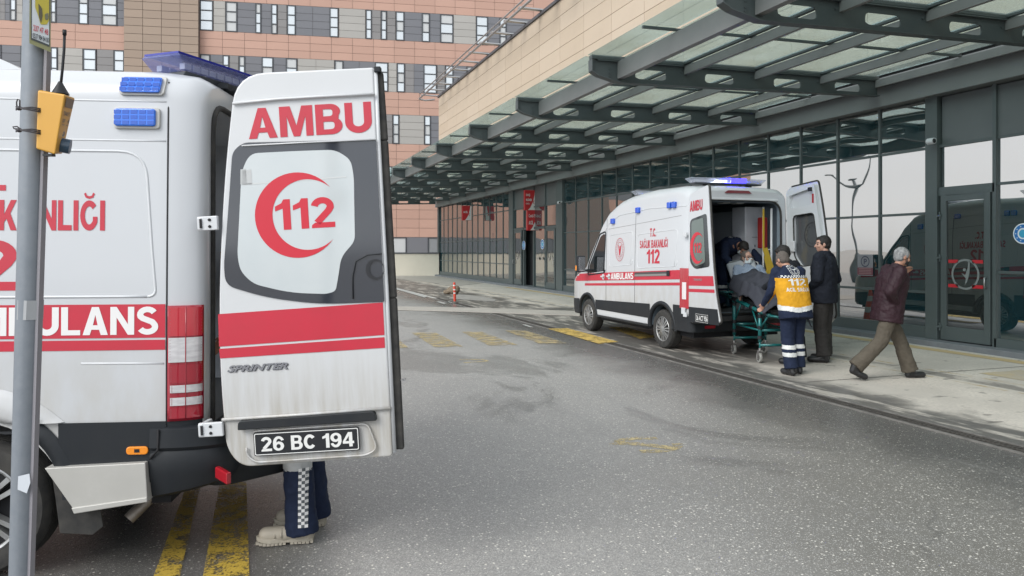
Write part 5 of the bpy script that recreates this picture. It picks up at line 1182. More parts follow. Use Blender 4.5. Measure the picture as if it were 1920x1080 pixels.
for sg in (1, -1):
    v.line('door_seam', [(xs, zsill - .02), (xs, 2.30), (xs + .01, 2.44)], .0045, M_seam, sp, sg, -.0015)
    z1 = S(200, 187)[1]; z2 = S(200, 262)[1]
    for z in (z1, z2): v.line('body_crease', [(xs + .01, z), (3.4, z + .01)], .006, M_white2, sp, sg, -.003)
    v.line('body_crease', [(xs + .012, S(200, 683)[1]), (XR2 - .5, S(60, 683)[1])], .006, M_white2, sp, sg, -.003)
    a, b_ = S(289, 556), S(240, 283); pa = rounded([S(292, 556), S(284, 470), S(270, 283), (2.1, b_[1]), (2.1, a[1])], [.04, .02, .13, .1, .04], 6)
    v.line('panel_crease', pa + pa[:1], .007, M_white2, sp, sg, -.002)
    # red bands
    zt1, zb1, zt2, zb2 = S(200, 571)[1], S(200, 634)[1], S(200, 638)[1], S(200, 657)[1]
    for a, b_ in ((xs + .006, 2.2), (2.21, 3.6), (3.61, 4.9)):
        v.patch('stripe', a, b_, zb1, zt1, M_red, sp, sg, .002); v.patch('thin_stripe', a, b_, zb2, zt2, M_red, sp, sg, .002)
    # white arch flare
    n = 26; vs = []
    for i in range(n + 1):
        t0 = math.asin((zsill - ZC - .03 + .008) / .575); t = t0 + (math.pi - 2 * t0) * i / n
        for r, o in ((.424, -.05), (.424, .022), (.46, .034), (.545, .026), (.575, .002)):
            x, z = XR2 + r * math.cos(t), max(zsill + .004, ZC + .03 + r * math.sin(t) * .98); vs.append((x, sg * (v.y(x, z) + o), z))
    fs = [(i * 5 + k, i * 5 + k + 1, (i + 1) * 5 + k + 1, (i + 1) * 5 + k) for i in range(n) for k in range(4)]
    MB().add(vs, fs).build('wheel_arch', M_white, sp, smooth=True)
    # black lower cladding
    v.patch('side_cladding', xs - .0, XR2 - .40, lambda x: .455, lambda x: zsill, M_black, sp, sg, .012)
    v.patch('side_cladding', XR2 + .56, XF2 - .5, .40, zsill - .01, M_black, sp, sg, .012)
    for e_ in (1, -1):
        ta_ = math.asin(.02); tb_ = math.asin((zsill - ZC - .03) / .46); vq = []
        for i in range(9):
            t = ta_ + (tb_ - ta_) * i / 8
            for r, o in ((.422, -.05), (.422, .018), (.47, .024), (.50, .006)): vq.append((XR2 + e_ * r * math.cos(t), sg * (v.y(XR2, .6) + o), min(zsill, ZC + .03 + r * math.sin(t))))
        MB().add(vq, [(i * 4 + k, i * 4 + k + 1, i * 4 + k + 5, i * 4 + k + 4) for i in range(8) for k in range(3)]).build('arch_trim', M_black, sp, smooth=True)
    arch_trim(v, sp, XF2, ZC, .40, .47, sg, .36)
    xa, za = S(260, 843); MB().prism(rounded([(xa - .052, za - .02), (xa + .052, za - .02), (xa + .052, za + .02), (xa - .052, za + .02)], .02, 4), lambda a, b_: (a, sg * (v.y(xa, za) + .010), b_), lambda a, b_: (a, sg * (v.y(xa, za) + .022), b_)).build('side_marker', M_amber, sp, bevel=.004)
    MB().obox((xa, sg * (v.y(xa, za) + .023), za), (.012, 0, 0), (0, .001, 0), (0, 0, .008)).build('marker_mount', M_dark, sp)
    # blue side lights in pale bezels
    for (x0, y0, x1, y1) in ((220, 138, 305, 176), (211, 201, 298, 240), (-160, 138, -75, 176)):
        a, b_ = S(x0, y1), S(x1, y0); xc, zc = (a[0] + b_[0]) / 2, (a[1] + b_[1]) / 2; hx, hz = abs(a[0] - b_[0]) / 2, abs(a[1] - b_[1]) / 2
        Y = lambda x, z: v.y(xc, z)
        rr = rounded([(xc - hx, zc - hz), (xc + hx, zc - hz), (xc + hx, zc + hz), (xc - hx, zc + hz)], .02, 4)
        bz = MB().prism(rr, lambda p, q: (p, sg * (Y(p, q) - .003), q), lambda p, q: (p, sg * (Y(p, q) + .016), q)).build('side_light', mat('bezel_grey', (0.5, 0.49, 0.46), .45), sp, bevel=.004)
        r2 = rounded([(xc - hx * .84, zc - hz * .78), (xc + hx * .93, zc - hz * .78), (xc + hx * .93, zc + hz * .84), (xc - hx * .84, zc + hz * .84)], .014, 4)
        MB().prism(r2, lambda p, q: (p, sg * (Y(p, q) + .010), q), lambda p, q: (p, sg * (Y(p, q) + .030), q)).build('blue_lens', mat('blue_lens_bright', (0.015, 0.16, 0.72), .15, coat=.7), bz, bevel=.006, bseg=3)
        for i in range(5):
            for k in range(3):
                px_, pz_ = xc - hx * .66 + i * hx * .36, zc - hz * .48 + k * hz * .5
                MB().obox((px_, sg * (Y(px_, pz_) + .0305), pz_), (hx * .14, 0, 0), (0, .0012, 0), (0, 0, hz * .17)).build('led_cell', mat('led_cell_blue', (0.01, 0.09, 0.50), .1, coat=.5), bz)
    # lettering
    h = S(100, 375)[1] - S(100, 432)[1]; xr0 = S(195, 400)[0]; wfull = abs(S(-25, 400)[0] - xr0) ; 
    ta, _f = glyph_text('SAĞLIK BAKANLIĞI'); tb, _f = glyph_text('KANLIĞI'); ratio = ta[:, 0].max() / tb[:, 0].max(); hr = ta[:, 1].max()
    wt = abs(S(-4, 400)[0] - xr0) * ratio; xc = xr0 + wt / 2 
    v.text('lettering', 'SAĞLIK BAKANLIĞI', xc, S(100, 432)[1], wt, h * hr, M_red, sp, sg, .035, off=.002)
    xm = S(-60, 400)[0]
    v.text('lettering', 'T.C.', (S(8, 350)[0] + S(8, 350)[0] + .30) / 2, S(0, 357)[1], .30, .14, M_red, sp, sg, .035, off=.002)
    v.text('lettering', '112', (S(32, 500)[0] + S(32, 500)[0] + .52) / 2, S(0, 545)[1], .52, .245, M_red, sp, sg, .06, off=.002)
    ta, _f = glyph_text('AMBULANS'); tb, _f = glyph_text('ULANS'); wt = abs(S(66, 600)[0] - S(297, 600)[0]) * ta[:, 0].max() / tb[:, 0].max(); xr0 = S(297, 600)[0]
    v.text('lettering', 'AMBULANS', xr0 + wt / 2, S(100, 629)[1], wt, S(100, 576)[1] - S(100, 629)[1], M_whitevinyl, sp, sg, .06, off=.0035)
    # tail light: banded red and clear lens wrapping the corner
    zA, zB_ = S(340, 573)[1], S(340, 789)[1]; x0, x1 = .004, xs - .008
    tl = v.patch('tail_light', x0, x1, zB_, zA, mat('tail_dark_red', (0.30, 0.006, 0.02), .08, coat=1.0), sp, sg, .014, nx=10, nz=10)
    sm_t = tl.modifiers.new('thick', 'SOLIDIFY'); sm_t.thickness = .03; sm_t.offset = -1
    zz = lambda y: S(340, y)[1]
    for (ya, yb, m_, in_) in ((684, 718, mat('tail_mid_red', (0.33, 0.008, 0.022), .06, coat=1.0), .004), (764, 784, MATS.get('tail_mid_red') or mat('tail_mid_red', (0.33, 0.008, 0.022), .06, coat=1.0), .004), (576, 630, mat('tail_bright_red', (0.50, 0.02, 0.035), .06, coat=1.0), .0), (633, 679, mat('tail_clear_lens', (0.80, 0.78, 0.78), .18, .35, coat=.8, vscale=(9, 9, 40), var=[(1.5, (.52, .50, .51), .25)]), .0), (722, 736, MATS['tail_clear_lens'], .008), (745, 760, MATS['tail_clear_lens'], .008)):
        o = v.patch('lens_band', x0 + .004, x1 - .006 - in_, zz(yb), zz(ya), m_, tl, sg, .018, nx=9, nz=2)
        for k in range(1, 9):
            z = zz(yb) + (zz(ya) - zz(yb)) * k / 9
            v.line('lens_rib', [(x0 + .006, z), (x1 - .012 - in_, z)], .0011, mat('rib_shade', (.20, .05, .06), .4), tl, sg, .0185, 4)
    v.line('lens_divider', [(.075, zB_ + .01), (.075, zA - .005)], .0025, MATS['tail_dark_red'], tl, sg, .018)
# grey metal step guard, mud flap, exhaust
gpts = [S(92, 873), S(279, 863), S(283, 932), S(147, 951)]
f = lambda o: (lambda a, b_: (a, v.hw + o, b_))
MB().prism(gpts, f(.045), f(-.12)).build('step_guard', mat('guard_metal', (0.50, 0.49, 0.46), .45, .2, var=[(5, (0.40, .39, .36), .25), (40, (.45, .44, .41), .3)]), sp, bevel=.004)
g2 = [S(143, 946), S(283, 926), S(284, 935), S(148, 957)]; MB().prism(g2, f(.052), f(-.10)).build('step_edge', MATS['guard_metal'], sp, bevel=.004)
g3 = [S(90, 874), S(140, 952), S(185, 960), S(190, 990), S(170, 1006), S(108, 1003), S(100, 940)]
MB().prism(g3, f(-.02), f(-.03)).build('mud_flap', M_rubber, sp, bevel=.003)
e0, e1 = S(262, 948), S(222, 990); MB().tube([(e0[0] - .06, v.hw - .30, e0[1] + .04), (e0[0], v.hw - .20, e0[1]), (e1[0], v.hw - .12, e1[1])], .030, 14, caps=False).build('exhaust_pipe', mat('exhaust_steel', (0.30, .27, .24), .5, .6, var=(15, (.18, .15, .12), .2)), sp, smooth=True)
# rear bumper with moulded step
c1 = v.top(535, 880, .50); stepx = c1[0]
MB().box(.2, 5.2, -.80, .80, .30, .48).build('underbody', M_dark, sp)
xg = S(283, 900)[0]
zt_ = S(340, 799)[1]; zb_ = S(320, 938)[1]
half = [(xg, .972)] + [(.16, .978)] + [(.16 - .30 * math.sin(t_), .978 - .15 * (1 - math.cos(t_))) for t_ in np.linspace(.12, 1.35, 9)] + [(-.15, .62), (-.16, .30), (-.16, 0)]
plan = half + [(a, -b_) for a, b_ in half[::-1][1:]]
prf = lambda s_: [(-.09, zt_), (-.012, zt_), (.004, zt_ - .012), (.010, zt_ - .10), (-.004, zt_ - .12), (.006, zt_ - .15), (.004, .50), (-.02, zb_ + s_ * .06 + .02), (-.06, zb_ + s_ * .06)]
vs = []; npf = 9
for i, (a, b_) in enumerate(plan):
    p0 = Vector(plan[max(i - 1, 0)]); p1 = Vector(plan[min(i + 1, len(plan) - 1)]); d = (p1 - p0).normalized(); nn = Vector((-d.y, d.x)); nn = nn if nn.dot(Vector((a - 1.0, b_))) > 0 else -nn
    s_ = min(1, max(0, (xg - a) / .35))
    for off_, z_ in prf(s_): vs.append((a + nn.x * off_, b_ + nn.y * off_, z_))
MB().add(vs, [(i * npf + k, i * npf + k + 1, (i + 1) * npf + k + 1, (i + 1) * npf + k) for i in range(len(plan) - 1) for k in range(npf - 1)]).build('rear_bumper', M_black, sp, auto=38)
MB().prism(rounded([(0, .82), (-.12, .82), (stepx, .55), (stepx - .02, 0), (stepx, -.55), (-.12, -.82), (0, -.82)], .10, 5), lambda a, b_: (a, b_, .53), lambda a, b_: (a + .04, b_ * .95, .37)).build('bumper_step', M_black, sp, bevel=.012)
v.line('bumper_groove', [(xs + .03, zt_ - .01), (xs + .03, .62), (xs + .07, .575)], .006, M_dark, sp, 1, .026)
v.patch('bumper_top_strip', .01, xs, zt_ - .01, zt_ + .035, M_black, sp, 1, .006, nx=8)
yr_, zr2 = v.rear(411, 891, -.10)
MB().obox((-.118, yr_, zr2), (.008, .012, 0), (-.045, .060, 0), (0, 0, .028)).build('bumper_reflector', mat('reflector_red_bright', (.38, .01, .02), .2, coat=.5), sp, bevel=.006)
# rear opening seal and interior hints
sealp = rounded([(-.80, .66), (.80, .66), (.79, 2.36), (-.79, 2.36)], [.05, .05, .18, .18], 6)
MB().tube([(-.004, y, z) for y, z in sealp + sealp[:1]], .016, 8).build('door_seal', M_rubber, sp, smooth=True)
MB().box(.03, 2.85, -.79, .79, .665, .68).build('floor_mat', MATS['grey_floor'], sp)
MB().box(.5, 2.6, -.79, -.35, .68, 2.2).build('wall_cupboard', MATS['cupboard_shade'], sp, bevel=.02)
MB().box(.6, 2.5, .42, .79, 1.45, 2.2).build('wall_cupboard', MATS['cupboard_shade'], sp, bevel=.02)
MB().tube([(.18, -.70, .7), (.18, -.70, 2.25)], .018, 8).tube([(.14, -.55, 1.9), (.14, -.72, 1.7), (.14, -.70, 1.3)], .02, 8).build('grab_rail', M_black, sp, smooth=True)
MB().box(.16, .34, -.70, -.5, 1.30, 1.62).build('yellow_bag', mat('bag_yellow', (0.45, .28, .03), .7), sp, bevel=.04)
# cab glass, mirror, front parts (beyond the frame)
for sg in (-1, 1):
    v.poly('side_window', rounded([(3.75, 1.36), (4.45, 1.30), (4.40, 1.46), (4.0, 2.0), (3.75, 2.04)], .05, 4), M_darkglass, sp, sg, .006)
    MB().obox((4.5, sg * 1.14, 1.45), (.05, 0, 0), (0, .08, 0), (0, 0, .16)).bar((4.45, sg * .92, 1.38), (4.5, sg * 1.1, 1.4), .05, .05).build('wing_mirror', M_black, sp, bevel=.02)
grid_patch(8, 12, lambda a, b_: Vector((4.05 + .62 * a + .006, v.hwx(4.3) * .88 * (2 * b_ - 1), v.roofz(4.05 + .62 * a, v.hwx(4.3) * .88 * (2 * b_ - 1)) + .006))).build('windscreen', M_darkglass, sp, smooth=True)
MB().prism([(4.95, .96), (5.3, .92), (5.55, .75), (5.68, .4), (5.7, 0), (5.68, -.4), (5.55, -.75), (5.3, -.92), (4.95, -.96)], lambda a, b_: (a, b_, .32), lambda a, b_: (a, b_, .64)).build('front_bumper', M_black, sp, bevel=.03)
# roof pod showing over the roofline at the left edge
a = v.top(2, 97, 2.68)
MB().prism(rounded([(a[0] - .27, 2.50), (a[0] + .95, 2.50), (a[0] + .90, 2.66), (a[0] + .12, 2.70)], [.02, .02, .12, .14], 5), lambda p, q: (p, .42, q), lambda p, q: (p, -.42, q)).build('roof_pod', M_white2, sp, bevel=.04, bseg=4)
M_ltcap2 = lens_mat('lightbar_cover_blue', (0.16, 0.19, 0.50), .1, .45)
# boomerang light bar
q0 = v.top(318, 108, 2.62); q1 = v.top(446, 148, 2.62); mid = (q1[0] - (q0[0] - q1[0]) * .18, 0.0)
d_ = (Vector(q1) - Vector(q0)); k = (0 - q0[1]) / d_.y; m0 = (q0[0] + d_.x * k, 0.0)
lightbar(sp, [q0, ((q0[0] + m0[0]) / 2, q0[1] / 2), m0, ((q0[0] + m0[0]) / 2, -q0[1] / 2), (q0[0], -q0[1])], .26, .105, 2.515, [M_ltcap2] * 4, nled=6, ends=.2, topm=mat('lens_top_blue', (.015, .02, .28), .12, coat=.6))
for y in (-.45, .45): MB().box(q0[0] - .25, q0[0] + .02, y - .04, y + .04, 2.50, 2.53).build('light_bar_foot', M_black, sp)
# ---- open rear door facing the camera
ZD = 3.62; ROLL = R(3.4); ORG = ((410 - 960) / F * ZD, 1.6 + (468 - 700) / F * ZD)
# door frame: x = image right, y = away, z = up, rolled
Wd = Matrix(((ct, st, 0, 0), (-st, ct, 0, 0), (0, 0, 1, 0), (0, 0, 0, 1))) @ Matrix.Translation((ORG[0], ZD, ORG[1])) @ Matrix.Rotation(-ROLL, 4, 'Y')
Ld = v.Mi @ Wd
def Dd(px, py):
    X = (px - 960) / F * ZD - ORG[0]; z = 1.6 + (468 - py) / F * ZD - ORG[1]; c, s_ = math.cos(-ROLL), math.sin(-ROLL)
    return (c * X - s_ * z, s_ * X + c * z)
do = rounded([Dd(410, 545), Dd(420, 330), Dd(441, 138), Dd(700, 126), Dd(706, 262), Dd(722, 560), Dd(736, 856), Dd(452, 876), Dd(424, 842), Dd(412, 700)], [.3, .3, .15, .012, .05, .3, .02, .07, .10, .2], 6)
door_ = MB().prism(do, lambda a, b_: (a, 0, b_), lambda a, b_: (a, .05, b_)).build('rear_door', [mat('van_door_paint', (0.59, 0.60, 0.61), .33, coat=.35, dirt=(-.35, .15, (0.37, .345, .30), .9), dscale=(9, 9, .8), var=(1.3, (.55, .56, .57), .3))], sp, bevel=.012, bseg=3)
door_.matrix_local = Ld
fo = lambda o: (lambda a, b_: (a, -o, b_))
def df(name, px, r, m, off, par=door_, n=5): return flat_shape(name, [rounded([Dd(*p) for p in px], r, n)], fo(off), m, par)
# black glass with a frosted centre
wo2 = rounded([Dd(*p) for p in [(455, 267), (700, 262), (705, 262), (721, 566), (600, 570), (500, 558), (424, 535), (420, 500), (428, 400), (436, 285)]], [.06, .01, .01, .01, .1, .1, .08, .05, .2, .06], 6)
wnd = MB().prism(wo2, fo(-.002), fo(.006)).build('door_window', mat('window_black_border', (0.028, 0.032, 0.042), .08, coat=.6), door_, bevel=.002)
fr = rounded([Dd(*p) for p in [(470, 288), (545, 284), (630, 281), (658, 300), (664, 330), (666, 452), (640, 482), (636, 512), (630, 546), (612, 551), (545, 549), (475, 532), (452, 508), (446, 480), (454, 320)]], [.04, .05, .04, .03, .05, .03, .04, .04, .02, .02, .1, .05, .03, .06, .06], 5)
def frost_mat():
    m = mat('frosted_film', (0.55, 0.58, 0.585), .14, coat=.5, var=[(1.6, (0.47, .515, .53), .2)])
    return m
MB().prism(fr, fo(.005), fo(.0075)).build('frosted_film', frost_mat(), wnd)
# faint things showing through the film: latch box, upper shelf line
for pts, c in (([(452, 318), (462, 317), (464, 345), (452, 346)], (.45, .46, .46)), ([(454, 345), (650, 330), (650, 333), (454, 348)], (.55, .57, .57)), ([(455, 320), (472, 318), (474, 346), (455, 347)], (.47, .48, .48)),):
    flat_shape('film_shadow', [[Dd(*p) for p in pts]], fo(.0082), mat('film_shade_%d' % int(c[0] * 100), c, .3), wnd)
MB().tube([(*(lambda q: (q[0], -.012, q[1]))(Dd(*p)),) for p in [(663, 560), (662, 520), (668, 490), (690, 478), (717, 476)]], .003, 6).build('glass_crease', M_black, wnd, smooth=True)
cc = Dd(704, 505); flat_shape('lock_recess', [arc(cc[0], cc[1], .045, 0, 2 * math.pi, 24, .05)[:-1], arc(cc[0] + .008, cc[1], .034, 0, 2 * math.pi, 24, .04)[:-1]], fo(.011), mat('recess_black', (0.012, .013, .016), .3), wnd)
cs = crescent(0, 0, 80, 66, 18, 1.0, 48); CR = mat('crescent_red2', (0.55, 0.02, 0.04), .4)
# keep the crescent upright in the door frame; measured centre and radii in pixels
c0 = Dd(559, 403.5); kpx = ZD / F
flat_shape('crescent', [[(c0[0] + a * kpx, c0[1] + b_ * kpx) for a, b_ in crescent(0, 0, 80, 66, 19, 1.0, 48)]], fo(.0088), CR, wnd)
def dt(t, px, py, w, h, m, off, bold, shear=0.0, name='lettering', par=door_):
    p = Dd(px, py); return put_text(t, w * kpx, h * kpx, lambda a, b_: (p[0] + a, -off, p[1] + b_), name, m, par, bold=bold, shear=shear)
dt('112', 519, 432, 111, 57, CR, .0088, .06, par=wnd)
dt('AMBU', 467, 261, 232, 57, M_red, .0022, .06)
# bands
def band2(name, a, b_, c, d, m): return flat_shape(name, [[Dd(*a), Dd(*b_), Dd(*c), Dd(*d)]], fo(.0022), m, door_)
band2('stripe', (409, 589), (718, 567), (721, 628), (411, 650), M_red); band2('thin_stripe', (411, 654), (721, 632), (722, 652), (413, 672), M_red)
p = Dd(427, 698)
b = MB(); a_, f_ = text2d('SPRINTER', .035, 1.0, .35); mx = a_.max(0); W1, H1 = 114 * kpx, 12.5 * kpx
b.add([(p[0] + q[0] / mx[0] * W1, -.006, p[1] + q[1] / mx[1] * H1) for q in a_], f_); b.build('lettering', mat('badge_chrome', (.30, .30, .32), .25, .9), door_, fix=False)
b = MB(); b.add([(p[0] + .003 + q[0] / mx[0] * W1, -.003, p[1] - .003 + q[1] / mx[1] * H1) for q in a_], f_); b.build('badge_edge', mat('badge_shade', (.12, .12, .13), .4, .5), door_, fix=False)
# creases, handle strip, plate
def dl_(pts, r, m, off, name, par=door_): return MB().tube([(Dd(*q)[0], -off, Dd(*q)[1]) for q in pts], r, 6).build(name, m, par, smooth=True)
M_dp = MATS['van_door_paint']
dl_([(438, 195), (520, 187), (600, 182), (704, 177)], .007, M_dp, -.0005 + .012, 'door_crease'); dl_([(418, 786), (560, 777), (733, 764)], .008, M_dp, .0105, 'door_crease')
dl_([(706, 262), (570, 268), (455, 274)], .004, M_dp, .012, 'door_crease')
hp = rounded([Dd(450, 787), Dd(704, 768), Dd(708, 786), Dd(450, 804)], [.02, .02, .006, .006], 4); MB().prism(hp, fo(.0), fo(.034)).build('handle_strip', M_black, door_, bevel=.006)
rp = rounded([Dd(470, 808), Dd(690, 793), Dd(708, 840), Dd(690, 852), Dd(480, 866), Dd(462, 850)], .03, 4); 
MB().tube([(a, -.011, b_) for a, b_ in rp[3:] ], .005, 6).build('plate_recess', M_dp, door_, smooth=True)
pp = Dd(480, 853.5); plate(door_, lambda a, b_, o=0: (pp[0] + a, -.013 - o, pp[1] + b_), 197 * kpx, 43.5 * kpx, '26 BC 194')
# white edge fold and black seal along the free edge
ed = [Dd(702, 128), Dd(708, 262), Dd(724, 560), Dd(738, 850)]
MB().tube([(a + .003, .012, b_) for a, b_ in ed], .010, 8).build('edge_fold', M_white2, door_, smooth=True)
sl = MB(); sq = [Dd(704, 133), Dd(713, 262), Dd(730, 560), Dd(744, 846)]
for p, q in zip(sq[:-1], sq[1:]): sl.bar((p[0] + .008, .04, p[1]), (q[0] + .008, .04, q[1]), .034, .045, up=(1, 0, 0))
sl.build('door_edge_seal', M_rubber, door_, bevel=.008)
pq = Dd(706, 134); MB().obox((pq[0] + .004, .015, pq[1] + .01), (.016, 0, 0), (0, .02, 0), (0, 0, .014)).build('seal_cap', M_black, door_, bevel=.004)
pq = Dd(748, 715); MB().obox((pq[0] + .0, .04, pq[1]), (.02, 0, 0), (0, .008, 0), (0, 0, .004)).lathe([(0, -.008), (.009, -.008), (.009, .008), (0, .008)], 10, (pq[0] + .02, .04, pq[1])).build('latch_pin', M_steel, door_)
# inner side of the door: trim panel
ip = rounded([Dd(445, 200), Dd(690, 190), Dd(712, 560), Dd(722, 830), Dd(460, 845), Dd(430, 560)], .05, 4); MB().prism(ip, fo(-.048), fo(-.062)).build('inner_trim', mat('trim_grey', (.35, .36, .38), .6), door_, bevel=.004)
# hinges on the body corner
for (x0, y0, x1, y1) in ((374, 406, 410, 432), (376, 791, 420, 817)):
    a = Dd(x0, y1); b_ = Dd(x1, y0); zm = (a[1] + b_[1]) / 2
    MB().box(a[0], b_[0], -.022, .0, zm - .034, zm + .034).box(a[0] + .0, a[0] + .022, -.025, .10, zm - .03, zm + .03).build('hinge', M_white2, door_, bevel=.004)
    for k in (-1, 1): MB().lathe([(0, -.0265), (.007, -.0265), (.0075, -.022)], 10, (a[0] + .060, 0, zm + k * .016)).build('hinge_bolt', M_dark, door_)
    MB().tube([(a[0] + .018, -.026, zm - .022), (a[0] + .018, -.026, zm + .022)], .006, 8).build('hinge_pin', M_seam, door_)
# ================================================================= people
def capsule(mb, p0, p1, r0, r1, n=14, flat=None):
    p0 = Vector(p0); p1 = Vector(p1); d = p1 - p0; l = d.length
    if l < 1e-5: d = Vector((0, 0, 1)); l = 1e-4
    else: d.normalize()
    a = Vector((0, 1, 0)) if abs(d.y) < .9 else Vector((1, 0, 0)); x = d.cross(a).normalized(); y = d.cross(x)
    rings = []
    for k in range(5): t = -math.pi / 2 + math.pi / 2 * k / 4; rings.append((p0 + d * r0 * math.sin(t), r0 * math.cos(t)))
    for k in range(5): t = math.pi / 2 * k / 4; rings.append((p1 + d * r1 * math.sin(t), r1 * math.cos(t)))
    vs = []; fs = []
    for c, r in rings:
        for k in range(n): q = 2 * math.pi * k / n; vs.append(c + (x * math.cos(q) + y * math.sin(q)) * max(r, 1e-4))
    for i in range(len(rings) - 1):
        for k in range(n): fs.append((i * n + k, i * n + (k + 1) % n, (i + 1) * n + (k + 1) % n, (i + 1) * n + k))
    fs.append(tuple(range(n))[::-1]); fs.append(tuple((len(rings) - 1) * n + k for k in range(n)))
    mb.add(vs, fs)
def ellips(mb, c, r, M=None, n=16, m=10):
    c = Vector(c); vs = []; fs = []
    for i in range(m + 1):
        t = -math.pi / 2 + math.pi * i / m
        for k in range(n):
            q = 2 * math.pi * k / n; p = Vector((r[0] * math.cos(t) * math.cos(q), r[1] * math.cos(t) * math.sin(q), r[2] * math.sin(t)))
            vs.append(c + (M @ p if M else p))
    for i in range(m):
        for k in range(n): fs.append((i * n + k, i * n + (k + 1) % n, (i + 1) * n + (k + 1) % n, (i + 1) * n + k))
    mb.add(vs, fs)
def loft(mb, secs, n=24, e=2.3):
    """secs: (centre, side half-vector, front half-vector)"""
    vs = []; fs = []
    for c, a, b in secs:
        for k in range(n):
            t = 2 * math.pi * k / n; cx_, sx_ = math.cos(t), math.sin(t)
            vs.append(Vector(c) + Vector(a) * math.copysign(abs(cx_) ** (2 / e), cx_) + Vector(b) * math.copysign(abs(sx_) ** (2 / e), sx_))
    for i in range(len(secs) - 1):
        for k in range(n): fs.append((i * n + k, i * n + (k + 1) % n, (i + 1) * n + (k + 1) % n, (i + 1) * n + k))
    fs.append(tuple(range(n))[::-1]); fs.append(tuple((len(secs) - 1) * n + k for k in range(n))); mb.add(vs, fs)
TEXS = {}
def tex(scale, kind='CLOUDS', depth=2):
    k = (scale, kind)
    if k not in TEXS:
        t_ = bpy.data.textures.new('wrinkle', kind); t_.noise_scale = scale
        if hasattr(t_, 'noise_depth'): t_.noise_depth = depth
        TEXS[k] = t_
    return TEXS[k]
def organic(mb, name, mats, parent, vox=.009, smooth=4, wr=0.0, wsc=.09, assign=None, dirs=None, clampz=None):
    me = bpy.data.meshes.new('t'); me.from_pydata([tuple(p) for p in mb.v], [], mb.f); b = bmesh.new(); b.from_mesh(me); bmesh.ops.recalc_face_normals(b, faces=b.faces); b.to_mesh(me); b.free()
    o = bpy.data.objects.new('t', me); C.objects.link(o)
    m = o.modifiers.new('r', 'REMESH'); m.mode = 'VOXEL'; m.voxel_size = vox
    m = o.modifiers.new('s', 'SMOOTH'); m.iterations = smooth; m.factor = .5
    if wr:
        for s_, k in ((wsc, 1.0), (wsc * .4, .45)):
            m = o.modifiers.new('d', 'DISPLACE'); m.texture = tex(s_); m.strength = wr * 2 * k; m.mid_level = .5; m.texture_coords = 'LOCAL'
    dg = bpy.context.evaluated_depsgraph_get(); r = bpy.data.meshes.new_from_object(o.evaluated_get(dg)); bpy.data.objects.remove(o)
    r.name = name; r.materials.clear()
    for q in (mats if isinstance(mats, (list, tuple)) else [mats]): r.materials.append(q)
    nv = len(r.vertices); co = np.empty(nv * 3); r.vertices.foreach_get('co', co); co = co.reshape(-1, 3)
    if clampz is not None: co[:, 2] = np.maximum(co[:, 2], clampz); r.vertices.foreach_set('co', co.ravel())
    if assign is not None:
        nf = len(r.polygons); ce = np.empty(nf * 3); r.polygons.foreach_get('center', ce); ce = ce.reshape(-1, 3); r.polygons.foreach_set('material_index', assign(ce).astype(np.int32))
    else: r.polygons.foreach_set('material_index', np.zeros(len(r.polygons), dtype=np.int32))
    r.polygons.foreach_set('use_smooth', np.ones(len(r.polygons), dtype=bool)); r.update()
    return link(name, r, parent)
SKIN = mat('skin', (0.42, 0.235, 0.165), .5, var=(18, (0.36, 0.18, 0.12), .3)); SKIN2 = mat('skin_light', (0.50, 0.31, 0.24), .5, var=(18, (0.44, 0.24, 0.17), .3))
EYE = mat('eye_dark', (0.03, .02, .018), .3); LIP = mat('lips', (0.30, .12, .10), .5)
def cloth(name, c, r=.85, c2=None, b=(140, .35, .002)): return mat(name, c, r, spec=.25, var=(14, c2 or tuple(x * .75 for x in c), .25), bump=b)
class Pose: pass
def pose(h=1.75, **kw):
    k = h / 1.75; p = Pose(); p.h = h; p.k = k
    base = dict(pelvis=(0, 0, .95), waist=(0, 0, 1.08), chest=(0, 0, 1.30), neck=(0, -.01, 1.49), head=(0, .02, 1.625), hd=(0, 1, 0), hu=(0, 0, 1),
                sl=(-.185, 0, 1.43), sr=(.185, 0, 1.43), el=(-.23, -.03, 1.14), er=(.23, -.03, 1.14), wl=(-.24, .05, .90), wr=(.24, .05, .90),
                hl=(-.09, 0, .93), hr=(.09, 0, .93), kl=(-.10, .02, .50), kr=(.10, .02, .50), al=(-.105, -.02, .09), ar=(.105, -.02, .09), tl=(-.125, .14, .04), tr=(.125, .14, .04),
                side=(1, 0, 0))
    base.update(kw)
    for q, v_ in base.items():
        v_ = Vector(v_); setattr(p, q, v_ if q in ('hd', 'hu', 'side') else v_ * k)
    return p
def headframe(p):
    f = p.hd.normalized(); u = (p.hu - f * p.hu.dot(f)).normalized(); r = f.cross(u); return Matrix((r, f, u)).transposed()
